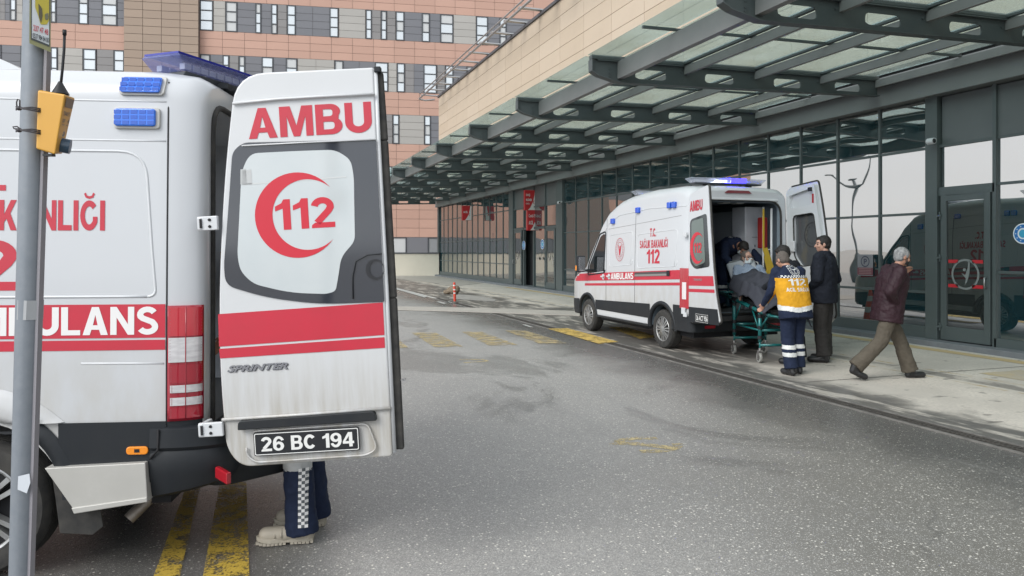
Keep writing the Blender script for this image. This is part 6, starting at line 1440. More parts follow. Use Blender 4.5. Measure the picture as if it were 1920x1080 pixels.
def build_hand(mb, w, e, k, curl=.6, side=1, target=None):
    d = (w - e).normalized(); up = Vector((0, 0, 1)); n = d.cross(Vector((0, 1, 0)))
    if n.length < .1: n = d.cross(Vector((1, 0, 0)))
    n.normalize(); n = n * side; t_ = d.cross(n).normalized()      # n: palm normal side, t_: across the knuckles
    pc = w + d * .045 * k
    capsule(mb, w, w + d * .02 * k, .026 * k, .028 * k, 10)
    ellips(mb, pc, (.020 * k, .042 * k, .048 * k), Matrix((n, t_, d)).transposed(), 12, 8)
    for i, (o, l) in enumerate(((-.030, .068), (-.010, .078), (.010, .073), (.029, .058))):
        b = w + d * .078 * k + t_ * o * k; a = curl * .5; q = b
        for j in range(3):
            a2 = a + curl * .55 * j; dd = (d * math.cos(a2) + n * -math.sin(a2)).normalized(); q2 = q + dd * l * k * (.45, .32, .23)[j]; capsule(mb, q, q2, (.0098 - .001 * j) * k, (.0090 - .001 * j) * k, 8); q = q2
    b = w + d * .035 * k - t_ * .034 * k; q = b + (d * .7 - t_ * .7).normalized() * .032 * k; capsule(mb, b, q, .0125 * k, .011 * k, 8); capsule(mb, q, q + (d * .9 - n * .5).normalized() * .028 * k, .011 * k, .0095 * k, 8)
def build_person(name, label, loc, face, p, skin=SKIN, hair=None, hair_r=1.0, hairline=0, jacket=None, jk=dict(), trousers=None, tk=dict(), shoes=None, sole=None, curl=(.7, .7), group=None, bald=False, extra=None, vox=.0075):
    root = thing(name, label, 'person', loc, face, group); k = p.k; M = headframe(p); H = p.head
    mb = MB(); hf = lambda x, y, z: H + M @ (Vector((x, y, z)) * k)
    # head
    ellips(mb, hf(0, -.012, .028), (.074 * k, .094 * k, .092 * k), M); ellips(mb, hf(0, .018, -.030), (.062 * k, .068 * k, .078 * k), M); ellips(mb, hf(0, .045, -.072), (.036 * k, .034 * k, .028 * k), M)
    capsule(mb, hf(0, .078, .012), hf(0, .100, -.022), .009 * k, .0145 * k, 8); capsule(mb, hf(-.035, .070, .030), hf(.035, .070, .030), .013 * k, .013 * k, 8)
    ellips(mb, hf(0, .074, -.052), (.024 * k, .014 * k, .012 * k), M)
    for s_ in (-1, 1):
        ellips(mb, hf(s_ * .074, -.008, -.003), (.009 * k, .020 * k, .032 * k), M); ellips(mb, hf(s_ * .040, .055, -.02), (.022 * k, .026 * k, .024 * k), M)
    capsule(mb, hf(0, -.02, -.06), p.neck, .052 * k, .058 * k); capsule(mb, p.neck, p.chest, .058 * k, .09 * k)
    # trunk
    S_ = p.side.normalized()
    def sec(c, c2, rx, ry): up = (Vector(c2)).normalized(); fr = up.cross(S_).normalized(); return (c, S_ * rx * k, fr * ry * k)
    ax1 = p.waist - p.pelvis; ax2 = p.chest - p.waist; ax3 = p.neck - p.chest
    loft(mb, [sec(p.pelvis - ax1.normalized() * .06 * k, ax1, .13, .10), sec(p.pelvis, ax1, .155, .115), sec(p.waist, ax1 + ax2, .135, .10), sec(p.chest, ax2 + ax3, .165, .115), sec(p.chest.lerp(p.neck, .6), ax3, .14, .095), sec(p.neck, ax3, .07, .06)])
    for s_, e_, w_, cu, sd in ((p.sl, p.el, p.wl, curl[0], 1), (p.sr, p.er, p.wr, curl[1], -1)):
        capsule(mb, p.chest.lerp(s_, .4), s_, .07 * k, .056 * k); capsule(mb, s_, e_, .052 * k, .040 * k); capsule(mb, e_, w_, .040 * k, .027 * k); build_hand(mb, w_, e_, k, cu, sd)
    for h_, n_, a_, t_ in ((p.hl, p.kl, p.al, p.tl), (p.hr, p.kr, p.ar, p.tr)):
        capsule(mb, p.pelvis.lerp(h_, .6), h_, .09 * k, .092 * k); capsule(mb, h_, n_, .085 * k, .056 * k); capsule(mb, n_, a_, .055 * k, .038 * k); capsule(mb, a_, a_.lerp(t_, .45) - Vector((0, 0, .02)), .034 * k, .024 * k)
    Mi = M.transposed(); Hn = np.array(H); Mn = np.array(Mi)
    def asg(ce):
        q = (ce - Hn) @ Mn.T / k; out = np.zeros(len(ce))
        for s_ in (-1, 1):
            out[((q[:, 0] - s_ * .030) / .013) ** 2 + ((q[:, 2] - .008) / .0075) ** 2 < 1] *= 1
            out[(((q[:, 0] - s_ * .030) / .015) ** 2 + ((q[:, 2] - .006) / .0085) ** 2 < 1) & (q[:, 1] > .04)] = 1
            out[(((q[:, 0] - s_ * .032) / .021) ** 2 + ((q[:, 2] - .033) / .006) ** 2 < 1) & (q[:, 1] > .04)] = 1
        out[((q[:, 0] / .024) ** 2 + ((q[:, 2] + .052) / .007) ** 2 < 1) & (q[:, 1] > .05)] = 2
        return out
    organic(mb, 'body', [skin, EYE, LIP], root, vox=vox, smooth=3, assign=asg)
    if hair:
        hb = MB(); ellips(hb, hf(0, -.024, .040), (.081 * k * hair_r, .094 * k * hair_r, .090 * k * hair_r), M)
        ellips(hb, hf(0, -.045, -.005), (.078 * k, .066 * k, .070 * k), M)
        for s_ in (-1, 1): ellips(hb, hf(s_ * .066, .012, .025), (.014 * k, .028 * k, .034 * k), M)
        if hairline: ellips(hb, hf(0, .040, .085), (.055 * k, .040 * k, .026 * k), M)
        organic(hb, 'hair', hair, root, vox=.006, smooth=2, wr=.006, wsc=.02)
    if trousers:
        tb = MB(); hipr, kr_, cr = tk.get('r', (.105, .082, .078))
        loft(tb, [sec(p.pelvis - ax1.normalized() * .09 * k, ax1, .15, .12), sec(p.pelvis, ax1, .178, .132), sec(p.pelvis + ax1 * .8, ax1, .165, .122)])
        for h_, n_, a_ in ((p.hl, p.kl, p.al), (p.hr, p.kr, p.ar)):
            capsule(tb, p.pelvis.lerp(h_, .7), h_, .11 * k, .112 * k); capsule(tb, h_, n_, hipr * k, kr_ * k); d = (a_ - n_).normalized(); capsule(tb, n_, n_.lerp(a_, .55), kr_ * k, cr * .97 * k); 
            fr = (n_ - a_); rt = fr.cross(Vector((0, 1, 0))).normalized() if abs(fr.normalized().y) < .9 else Vector((1, 0, 0)); f2 = rt.cross(fr).normalized()
            e = a_ + d * .0 * k
            loft(tb, [(n_.lerp(a_, .3), rt * kr_ * k, f2 * kr_ * k), (n_.lerp(a_, .7), rt * cr * k, f2 * cr * k), (n_.lerp(a_, 1.10 if tk.get('long') else .99), rt * cr * .98 * k, f2 * cr * 1.12 * k)])
        organic(tb, 'trousers', trousers, root, vox=.0085, smooth=3, wr=tk.get('wr', .006), wsc=.07, assign=tk.get('assign'))
    if jacket:
        jb = MB(); W, D_, hem = jk.get('w', .20), jk.get('d', .15), jk.get('hem', .10)
        hc = p.pelvis - ax1.normalized() * hem * k
        loft(jb, [sec(hc, ax1, W * 1.0, D_ * 1.02), sec(p.pelvis, ax1, W, D_), sec(p.waist, ax1 + ax2, W * .97, D_ * .98), sec(p.chest, ax2 + ax3, W * 1.03, D_), sec(p.chest.lerp(p.neck, .55), ax3, W * .92, D_ * .85), sec(p.chest.lerp(p.neck, .85), ax3, W * .5, D_ * .65)])
        sr_ = jk.get('sr', (.078, .064, .056))
        for s_, e_, w_ in ((p.sl, p.el, p.wl), (p.sr, p.er, p.wr)):
            capsule(jb, p.chest.lerp(s_, .35) , s_, .095 * k, sr_[0] * k); capsule(jb, s_, e_, sr_[0] * k, sr_[1] * k); capsule(jb, e_, w_ - (w_ - e_).normalized() * .02 * k, sr_[1] * k, sr_[2] * .8 * k)
        nd = (p.neck - p.chest).normalized()
        loft(jb, [(p.neck - nd * .06 * k, S_ * .095 * k, nd.cross(S_) * .09 * k), (p.neck + nd * jk.get('collar', .02) * k, S_ * .074 * k, nd.cross(S_) * .076 * k)])
        root['_'] = 0; del root['_']
        J = organic(jb, 'jacket', jacket, root, vox=.0085, smooth=3, wr=jk.get('wr', .008), wsc=jk.get('wsc', .08), assign=jk.get('assign')); root_j = J
    else: J = None
    if shoes:
        for a_, t_ in ((p.al, p.tl), (p.ar, p.tr)):
            sb = MB(); fl = Vector((t_.x - a_.x, t_.y - a_.y, 0)); dd = (t_ - a_); low = min(a_.z, t_.z)
            heel = a_ - Vector((fl.x, fl.y, 0)).normalized() * .03 * k if fl.length > .01 else a_
            dirf = dd.normalized(); 
            # sole line runs from heel to toe parallel to ankle-toe line
            a0 = Vector((heel.x, heel.y, a_.z - .045 * k)); t0 = Vector((t_.x, t_.y, t_.z + .005 * k)); 
            capsule(sb, a0, t0, .040 * k, .038 * k); capsule(sb, a0.lerp(t0, .5), t0, .044 * k, .041 * k); capsule(sb, a_ + Vector((0, 0, .02)), a0, .050 * k, .042 * k); capsule(sb, a_, a0.lerp(t0, .55), .043 * k, .038 * k)
            zl_ = min(a0.z, t0.z) - .022 * k
            lifted = a_.z > .13 * k
            organic(sb, 'shoe', [shoes, sole or shoes], root, vox=.006, smooth=3, clampz=None if lifted else .002,
                    assign=(lambda ce: (ce[:, 2] < .026 * k).astype(int)))
    return root, J, hf
def project(name, jobj, fmap, loops_or_text, m, dirv, off=.003, w=0, h=0, parent=None, src=None, bold=.02, sub=0):
    """print flat marks onto a garment by casting along dirv (local space)"""
    if name not in PC: PC[name] = 0
    key = jobj.name
    if key not in BV:
        me = jobj.data; BV[key] = BVHTree.FromPolygons([v_.co.copy() for v_ in me.vertices], [tuple(p_.vertices) for p_ in me.polygons])
    if isinstance(loops_or_text, str):
        if all(c in GL for c in loops_or_text): a, f = glyph_text(loops_or_text); mx = a[:, 0].max(), max(1, a[:, 1].max())
        else: a, f = text2d(loops_or_text, bold); mx = a.max(0)
        pts = [(q[0] / mx[0] * w, q[1] / mx[1] * h) for q in a]
    else: pts, f = fill2d(loops_or_text)
    d = Vector(dirv).normalized(); out = []; last = None
    for q in pts:
        o = Vector(fmap(*q)); hit = BV[key].ray_cast(o, d)
        if hit[0] is None: hit_p = last if last is not None else o + d * .3
        else: hit_p = hit[0]
        last = hit_p; out.append(hit_p - d * off)
    b = MB(); b.add(out, f); return b.build(name, m, parent or jobj.parent, fix=False)
BV = {}; PC = {}
M_navy = cloth('navy_cloth', (0.012, 0.018, 0.035)); M_navy2 = cloth('uniform_navy', (0.014, 0.022, 0.050)); M_yel = cloth('uniform_yellow', (0.66, 0.33, 0.02)); M_refl = mat('reflective_tape', (0.62, 0.63, 0.62), .5)
M_burg = mat('burgundy_leather', (0.032, 0.012, 0.018), .6, spec=.3, var=(10, (0.020, 0.008, 0.012), .25), bump=(40, .5, .004)); M_brown = cloth('brown_grey_trousers', (0.105, 0.090, 0.070)); M_dgrey = cloth('dark_grey_trousers', (0.045, 0.042, 0.040))
M_bshoe = mat('black_shoe', (0.015, .015, .016), .4); M_whair = mat('white_hair', (0.34, 0.34, 0.34), .85, bump=(70, .9, .006), var=(35, (.15, .15, .155), .15)); M_bhair = mat('black_hair', (0.012, .010, .009), .7, bump=(90, .6, .004)); M_ghair = mat('grey_stubble_hair', (0.10, .085, .075), .85, bump=(90, .4, .003))
M_mask = mat('face_mask', (0.60, 0.68, 0.70), .8); M_bmask = mat('black_mask', (0.02, .02, .022), .8)
camrot = -TH                                     # world heading of the picture's right-hand direction is -TH
def heading(dx, dz):                             # face direction given in the camera frame (x right, z away) -> rotation of local +Y
    w = camp(dx, dz) - camp(0, 0); return math.atan2(w.y, w.x) - math.pi / 2
def mask(root, hf, k, m, tilt=0):
    b = MB(); M = None
    vs = []; nx, ny = 10, 6
    for j in range(ny + 1):
        for i in range(nx + 1):
            a = (i / nx - .5) * 2; t_ = j / ny; x = a * .066; z = -.088 + t_ * .088; y = .100 - .075 * abs(a) ** 2.0 - .02 * abs(t_ - .5) - .012 * (1 - t_) + (.012 if t_ > .8 and abs(a) < .3 else 0)
            vs.append(hf(x, y + .006, z))
    fs = [(j * (nx + 1) + i, j * (nx + 1) + i + 1, (j + 1) * (nx + 1) + i + 1, (j + 1) * (nx + 1) + i) for j in range(ny) for i in range(nx)]
    o = b.add(vs, fs).build('face_mask', m, root, smooth=True); sm = o.modifiers.new('thick', 'SOLIDIFY'); sm.thickness = .002
    for s_ in (-1, 1): MB().tube([hf(s_ * .064, .030, -.012), hf(s_ * .075, .0, .022)], .0018, 6).tube([hf(s_ * .064, .028, -.07), hf(s_ * .078, -.008, -.02)], .0018, 6).build('mask_loop', m, root)

# --- A: elderly man in a burgundy jacket walking to the right, hand at his mouth
pa_ = pose(1.67, pelvis=(0, 0, .885), waist=(0, .02, 1.03), chest=(0, .07, 1.27), neck=(0, .13, 1.45), head=(.0, .20, 1.575), hd=(.03, 1, -.22), hl=(-.09, 0, .90), hr=(.09, 0, .90),
           kl=(-.09, .21, .50), al=(-.09, .35, .09), tl=(-.10, .52, .035), kr=(.09, -.13, .50), ar=(.09, -.47, .17), tr=(.10, -.35, .045), sl=(-.18, .10, 1.40), sr=(.19, .06, 1.39),
           el=(-.20, .26, 1.16), wl=(-.055, .265, 1.365), er=(.255, -.10, 1.15), wr=(.15, .03, .97))
g = gpt(1664, 711); ra, Ja, hf = build_person('person', 'grey-haired man in burgundy leather jacket striding right with hand at his mouth', g, heading(1, .03), pa_, SKIN, M_whair, 1.03, 0, M_burg, dict(w=.215, d=.178, hem=.14, wr=.010, wsc=.06, sr=(.088, .074, .064), collar=.035), M_brown, dict(r=(.108, .088, .092), wr=.008), M_bshoe)
mask(ra, hf, pa_.k, M_bmask)
# --- B: man in a dark jacket standing with his back half turned
pb_ = pose(1.80, hd=(-.60, 1, -.05), side=(1, 0, 0), el=(-.25, .0, 1.16), wl=(-.12, .16, .98), er=(.30, -.07, 1.14), wr=(.17, .14, 1.02), al=(-.12, -.04, .09), tl=(-.18, .13, .04), ar=(.11, .02, .09), tr=(.13, .19, .04), sl=(-.195, 0, 1.44), sr=(.195, 0, 1.44))
g = gpt(1545, 678); rb, Jb, hf = build_person('person', 'dark-haired man in black jacket standing beside the open van door, looking left', g, heading(-.75, .65), pb_, SKIN2, M_bhair, 1.02, 1, cloth('black_jacket', (0.014, 0.017, 0.026)), dict(w=.222, d=.165, hem=.13, wr=.010, sr=(.086, .072, .06), collar=.05), M_dgrey, dict(r=(.11, .09, .088), wr=.008), M_bshoe)
# --- C: paramedic in yellow and navy, from behind
def asC(ce):
    out = np.zeros(len(ce)); z, x = ce[:, 2], ce[:, 0]; tor = np.abs(x - 0.0) < .222
    zt_, zb_ = 1.235, .87 + .04 * 0
    chev = .045 * (1 - np.minimum(1, np.abs(x + .05) / .18))
    out[tor & (z < zt_) & (z > .86 + 0 * x)] = 1
    out[tor & (z < .895 - chev * .6) & (z > .835 - chev * .6)] = 2
    out[tor & (z < .835 - chev * .6)] = 0
    out[(z > 1.405) & (np.abs(x) < .085)] = 1
    return out
def asCt(ce):
    out = np.zeros(len(ce)); z = ce[:, 2]; out[(z > .335) & (z < .385)] = 1; out[(z > .245) & (z < .295)] = 1; return out
pc_ = pose(1.64, pelvis=(0, -.03, .92), waist=(0, .0, 1.06), chest=(0, .08, 1.27), neck=(0, .15, 1.46), head=(-.03, .23, 1.555), hd=(-.25, 1, -.45), sl=(-.18, .13, 1.40), sr=(.18, .13, 1.40), el=(-.245, .16, 1.12), wl=(-.235, .36, .93), er=(.24, .22, 1.12), wr=(.16, .44, .95),
           kl=(-.09, .0, .50), kr=(.09, .06, .50), al=(-.10, -.10, .09), ar=(.09, .02, .09), tl=(-.12, .06, .04), tr=(.11, .18, .04))
g = gpt(1488, 702); rc, Jc, hf = build_person('person', 'paramedic in yellow and navy 112 uniform seen from behind at the stretcher foot', g, heading(-.22, 1), pc_, SKIN, M_ghair, .98, 0, [M_navy2, M_yel, M_refl], dict(w=.232, d=.165, hem=.16, wr=.008, assign=asC, collar=.02), [M_navy2, M_refl], dict(r=(.112, .092, .086), wr=.006, assign=asCt), M_bshoe)
fb = lambda x0, z0: (lambda a, b_: (x0 + a, -.6, z0 + b_))
project('back_number', Jc, fb(-.12, 1.145), '112', M_refl, (0, 1, 0), w=.235, h=.085); project('back_lettering', Jc, fb(-.16, 1.07), 'ACİL SAĞLIK', M_refl, (0, 1, 0), w=.32, h=.058)
for i in range(22):
    for j in range(2):
        x = -.198 + i * .018; z = 1.238 + j * .0165
        if (i + j) % 2 == 0: project('chequer', Jc, lambda a, b_: (a, -.6, b_), [[(x, z), (x + .018, z), (x + .018, z + .0165), (x, z + .0165)]], M_refl, (0, 1, 0), off=.0025)
c0_ = (0, 1.335)
for r0, r1 in ((.072, .066), (.046, .042)): project('back_emblem', Jc, lambda a, b_: (a, -.6, b_), [arc(*c0_, r0, 0, 2 * math.pi, 28)[:-1], arc(*c0_, r1, 0, 2 * math.pi, 28)[:-1]], M_refl, (0, 1, 0), off=.003)
project('back_emblem', Jc, lambda a, b_: (a, -.6, b_), [[(-.006, 1.30), (.006, 1.30), (.005, 1.34), (.032, 1.362), (.026, 1.338), (.0, 1.352), (-.026, 1.338), (-.032, 1.362), (-.005, 1.34)]], M_refl, (0, 1, 0), off=.003)
for k_ in range(14): t_ = 2 * math.pi * k_ / 14; project('emblem_letter', Jc, lambda a, b_: (a, -.6, b_), [arc(.057 * math.cos(t_), 1.335 + .057 * math.sin(t_), .0055, 0, 2 * math.pi, 6)[:-1]], M_refl, (0, 1, 0), off=.003)
# --- D: person in dark clothes half hidden behind the paramedic
pd_ = pose(1.72, pelvis=(0, -.02, .92), chest=(0, .08, 1.27), waist=(0, .03, 1.06), neck=(0, .14, 1.45), head=(0, .20, 1.555), hd=(-.5, 1, -.5), sl=(-.18, .12, 1.40), sr=(.18, .12, 1.40), el=(-.25, .2, 1.15), wl=(-.20, .42, 1.03), er=(.24, .18, 1.13), wr=(.16, .40, 1.0))
g = gpt(1491, 683) ; rd, Jd, hf = build_person('person', 'person in dark clothes and black knit cap mostly hidden behind the yellow-vested paramedic', g, heading(-.6, .8), pd_, SKIN, M_bhair, 1.09, 1, cloth('dark_clothes', (0.015, 0.017, 0.022)), dict(w=.20, d=.15, hem=.12), cloth('dark_trousers2', (0.018, .019, .024)), dict(), M_bshoe)
# --- F: attendant bending inside the van over the patient
bf = Vector((7.60, 10.62, .62)); 
pf_ = pose(1.74, pelvis=(0, -.20, .86), waist=(0, -.10, .98), chest=(0, .12, 1.06), neck=(0, .32, 1.06), head=(0, .44, 1.0), hd=(0, .55, -.85), hu=(0, .85, .5), sl=(-.19, .22, 1.05), sr=(.19, .22, 1.05), el=(-.30, .40, .85), wl=(-.25, .58, .68), er=(.30, .40, .85), wr=(.24, .58, .70),
           hl=(-.09, -.2, .86), hr=(.09, -.2, .86), kl=(-.12, .02, .48), kr=(.12, .02, .48), al=(-.12, -.08, .09), ar=(.12, -.08, .09), tl=(-.13, .08, .04), tr=(.13, .08, .04))
rf, Jf, hf = build_person('person', 'attendant in navy uniform bending over the patient inside the parked ambulance', bf, heading(.25, -1), pf_, SKIN, M_bhair, 1.0, 1, M_navy2, dict(w=.215, d=.155, hem=.06), [M_navy2, M_refl], dict(assign=asCt), M_bshoe)
mask(rf, hf, pf_.k, M_mask)
project('back_number', Jf, lambda a, b_: (.11 - a, .24 - b_ * 1.0, 1.7), '112', M_refl, (0, 0, -1), w=.20, h=.10)
# --- G: person standing behind the near open door
def asG(ce):
    out = np.zeros(len(ce)); z = ce[:, 2]; x, y = ce[:, 0], ce[:, 1]; out[(z > .40) & (z < .47)] = 1
    return out
pg_ = pose(1.76, kl=(-.10, .03, .50), kr=(.10, .0, .50), al=(-.12, .0, .09), tl=(-.13, .185, .045), ar=(.13, -.03, .09), tr=(.14, .15, .045), el=(-.22, .10, 1.15), wl=(-.18, .33, 1.1), er=(.22, .1, 1.15), wr=(.18, .33, 1.1))
ga = gpt(573, 1000); 
M_cream = mat('cream_leather_shoe', (0.46, 0.41, 0.33), .6, var=(9, (0.34, .30, .24), .25)); M_csole = mat('tan_sole', (0.40, .36, .29), .8, bump=(80, .5, .003))
rg_, Jg, hf = build_person('person', 'person with chequer-striped navy trousers and cream shoes behind the open near door', ga, heading(-1, -.10), pg_, SKIN, M_bhair, 1.0, 1, [M_navy2, M_yel, M_refl], dict(w=.205, d=.15, hem=.14, assign=asC), [M_navy2, mat('grey_tape', (0.40, .41, .41), .5)], dict(r=(.10, .080, .080), wr=.008, assign=asG, long=1), M_cream, M_csole)
Tg = [c for c in rg_.children if c.name.startswith('trousers')][0]
# chequered strip down the side of the leg that faces the camera (local -x side is +... picture side)
cs_ = -1 if (rg_.matrix_basis.to_3x3() @ Vector((-1, 0, 0))).dot(ray(560, 900)) < 0 else 1
for i in range(3):
    for j in range(19):
        if (i + j) % 2 == 0:
            y = -.045 - .1 * 0 + i * .017; z = .10 + j * .0165 + .003
            dy = (z - .1) * .12
            project('chequer', Tg, lambda a, b_: (cs_ * .6, a, b_), [[(y + (-.0 if cs_ < 0 else 0) + dy * 0, z), (y + .017, z), (y + .017, z + .0165), (y, z + .0165)]], MATS['white_vinyl'], (-cs_, 0, 0), off=.003)
        else:
            y = -.045 + i * .017; z = .10 + j * .0165 + .003
            project('chequer', Tg, lambda a, b_: (cs_ * .6, a, b_), [[(y, z), (y + .017, z), (y + .017, z + .0165), (y, z + .0165)]], mat('chequer_grey', (0.10, .11, .12), .6), (-cs_, 0, 0), off=.003)

# soles, toe caps and straps of the cream shoes
for a_, t_ in ((pg_.al, pg_.tl), (pg_.ar, pg_.tr)):
    d = Vector((t_.x - a_.x, t_.y - a_.y, 0)).normalized(); n_ = Vector((-d.y, d.x, 0)); h0 = Vector((a_.x, a_.y, 0)) - d * .062; L__ = (Vector((t_.x, t_.y, 0)) + d * .052 - h0).length
    prof_ = [(0, .026), (.03, .036), (.10, .034), (.16, .036), (.22, .046), (.26, .042), (.29, .026), (.302, .006)]
    out_ = [(x * L__ / .302, w) for x, w in prof_] + [(x * L__ / .302, -w) for x, w in prof_[::-1]] 
    f_ = lambda z, gsc=1.0: (lambda x, w: tuple(h0 + d * x + n_ * w * gsc + Vector((0, 0, z + .012 * max(0, (x - .24) / .06)))))
    so = MB().prism(out_, f_(.012, 1.03), f_(.036, 1.0)).build('sole', M_csole, rg_, bevel=.004)
    tr_ = MB()
    for i in range(15):
        x = .008 + i * .0205
        if .115 < x < .15: continue
        w = float(np.interp(x, [q[0] for q in prof_], [q[1] for q in prof_])) * .98
        tr_.obox(h0 + d * x * L__ / .302 + Vector((0, 0, .0085)), d * .0086, n_ * w, (0, 0, .0075))
    t2 = tr_.build('sole_tread', M_csole, so); t2['kind'] = 'stuff'
    lo = h0 + d * .165; b = MB(); b.tube([lo + n_ * .047 * math.cos(q) + Vector((0, 0, .045 + .040 * math.sin(q))) for q in np.linspace(0, math.pi, 12)], .006, 6); b.tube([lo + d * .035 + n_ * .046 * math.cos(q) + Vector((0, 0, .043 + .032 * math.sin(q))) for q in np.linspace(0, math.pi, 12)], .0045, 6)
    b.build('shoe_strap', M_cream, rg_, smooth=True)
# ================================================================= stretcher, patient, blanket
M_teal = mat('stretcher_teal', (0.008, 0.14, 0.14), .35, .2, coat=.3); M_pad = mat('stretcher_pad', (0.02, .022, .026), .7)
# rail line: foot end near the paramedic, head end in the van
A0 = Vector((6.74, 8.52, .70)); A1 = Vector((7.13, 10.15, .90)); ax = (A1 - A0); Ls = ax.length; 
stt = thing('ambulance_stretcher', 'teal wheeled stretcher tilted at the back of the parked ambulance', 'stretcher', (A0.x, A0.y, 0), math.atan2(ax.y, ax.x))
Wd_ = .50; yL, yR = .0, -Wd_       # left rail faces the camera
zr_ = lambda x: .70 + (.90 - .70) * x / Ls
P = lambda x, y, dz=0: (x, y, zr_(x) + dz)
fr = MB()
for y in (yL, yR): fr.tube([P(-.05, y), P(Ls + .1, y)], .028, 10)
fr.tube([P(-.05, yL), P(-.12, yL - .1, -.01), P(-.12, yR + .1, -.01), P(-.05, yR)], .018, 10); fr.tube([P(Ls + .1, yL), P(Ls + .1, yR)], .018, 10)
for x in (.3, .8, 1.3): fr.tube([P(x, yL), P(x, yR)], .014, 8)
fr.build('frame', M_teal, stt, smooth=True)
wt = [(6.60, 8.61), (7.0, 9.66), (7.63, 9.67), (7.22, 8.60)]
Si = Matrix.Rotation(-math.atan2(ax.y, ax.x), 4, 'Z') @ Matrix.Translation(-Vector((A0.x, A0.y, 0)))
legp = []
for w_, u_ in ((6.72, 8.80), (7.02, 9.66)):
    q = Si @ Vector((w_, u_, 0)); legp.append((q.x, 0)); legp.append((q.x, -Wd_))
for (x, y) in legp:
    MB().tube([P(x, y, -.02), (x, y, .30)], .027, 10).tube([(x, y, .32), (x, y, .19)], .015, 10).build('leg', M_teal, stt, smooth=True)
    for z in (.50, .36, zr_(x) - .07): MB().tube([(x, y, z - .025), (x, y, z + .025)], .033, 10).build('leg_collar', M_black, stt, auto=40)
    MB().tube([P(x - .04, y), P(x + .04, y)], .036, 10).build('rail_joint', M_black, stt, auto=40)
    f = MB().box(x - .012, x + .035, y - .028, y - .022, .05, .17).box(x - .012, x + .035, y + .022, y + .028, .05, .17).box(x - .02, x + .03, y - .028, y + .028, .165, .18).tube([(x, y, .17), (x, y, .21)], .018, 10)
    f.build('castor_fork', M_steel, stt)
    b = MB(); b.lathe([(0, -.016), (.045, -.016), (.06, -.018), (.072, -.014), (.075, 0), (.072, .014), (.06, .018), (.045, .016), (0, .016)], 28, (x + .02, y, .075), 'y'); wo = b.build('castor_wheel', mat('castor_grey', (0.27, .27, .25), .6), stt, auto=40)
    MB().lathe([(0, -.019), (.04, -.019), (.042, -.015)], 20, (x + .02, y, .075), 'y').lathe([(0, .019), (.04, .019), (.042, .015)], 20, (x + .02, y, .075), 'y').build('castor_hub', M_dark, wo)
cb = MB(); (xa, _), _2, (xb, _3), _4 = legp
for x in (xa, xb): cb.tube([(x, 0, .25), (x, -Wd_, .25)], .020, 8); cb.tube([(x, 0, .46), (x, -Wd_, .46)], .020, 8)
cb.tube([(xa, 0, .46), (xb, 0, .46)], .013, 8); cb.tube([(xa, -Wd_, .46), (xb, -Wd_, .46)], .013, 8)
cb.tube([P(xa + .25, 0, -.03), (xa + .06, 0, .50)], .012, 8); cb.tube([P(xb - .25, 0, -.03), (xb - .06, 0, .56)], .012, 8); cb.tube([P(xa - .25, 0, -.03), (xa, 0, .48)], .012, 8)
cb.build('brace', M_teal, stt, smooth=True)
sprg = MB()
for y in (-.12, -.38):
    for i in range(12): sprg.tube([(xa + .0, y - .05 + i * .008, .25 + .006 * (i % 2)), (xa + .0, y - .046 + i * .008, .262 - .006 * (i % 2))], .017, 8)
sprg.build('coil_spring', M_steel, stt, smooth=True)
MB().bar(P(-.02, -.25, .045), P(.95, -.25, .045), Wd_ - .06, .07).build('mattress', M_pad, stt, bevel=.02)
bk0 = P(.95, -.20, .05); bk1 = (1.36, -.16, zr_(1.36) + .56)
MB().bar(bk0, bk1, Wd_ - .08, .07, up=(1, 0, 1)).build('backrest', mat('backrest_grey', (0.30, .32, .34), .6), stt, bevel=.03, bseg=3)
MB().tube([(1.05, -.02, .9), (1.42, -.02, 1.4), (1.44, -.25, 1.44), (1.42, -.48, 1.4), (1.05, -.48, .9)], .014, 8).build('backrest_frame', M_steel, stt, smooth=True)
for i, x in enumerate((.05, .52, 1.1)): MB().tube([P(x - .05, .0), P(x + .05, .0)], .035, 10).build('clamp', M_black, stt, smooth=True)
# patient, reclining: placed with the stretcher's frame
Rz = Matrix.Rotation(math.atan2(ax.y, ax.x) + math.pi / 2, 4, 'Z')      # local +Y points to the feet
pl = Vector((A0.x, A0.y, 0)) + Matrix.Rotation(math.atan2(ax.y, ax.x), 3, 'Z') @ Vector((1.0, -.25, 0))
k0 = .94
pp_ = pose(1.66, pelvis=(0, .02, .98), waist=(0, -.08, 1.08), chest=(0, -.20, 1.25), neck=(0, -.30, 1.41), head=(0.0, -.30, 1.545), hd=(-.35, 1, .05), hu=(0, -.15, 1), sl=(-.18, -.24, 1.37), sr=(.18, -.24, 1.37), el=(-.27, -.12, 1.14), wl=(-.24, .10, 1.06), er=(.27, -.14, 1.12), wr=(.28, .08, .98),
           hl=(-.09, .02, .96), hr=(.09, .02, .96), kl=(-.11, .40, 1.02), kr=(.11, .40, 1.02), al=(-.10, .78, .84), ar=(.10, .78, .84), tl=(-.12, .82, .99), tr=(.12, .82, .99))
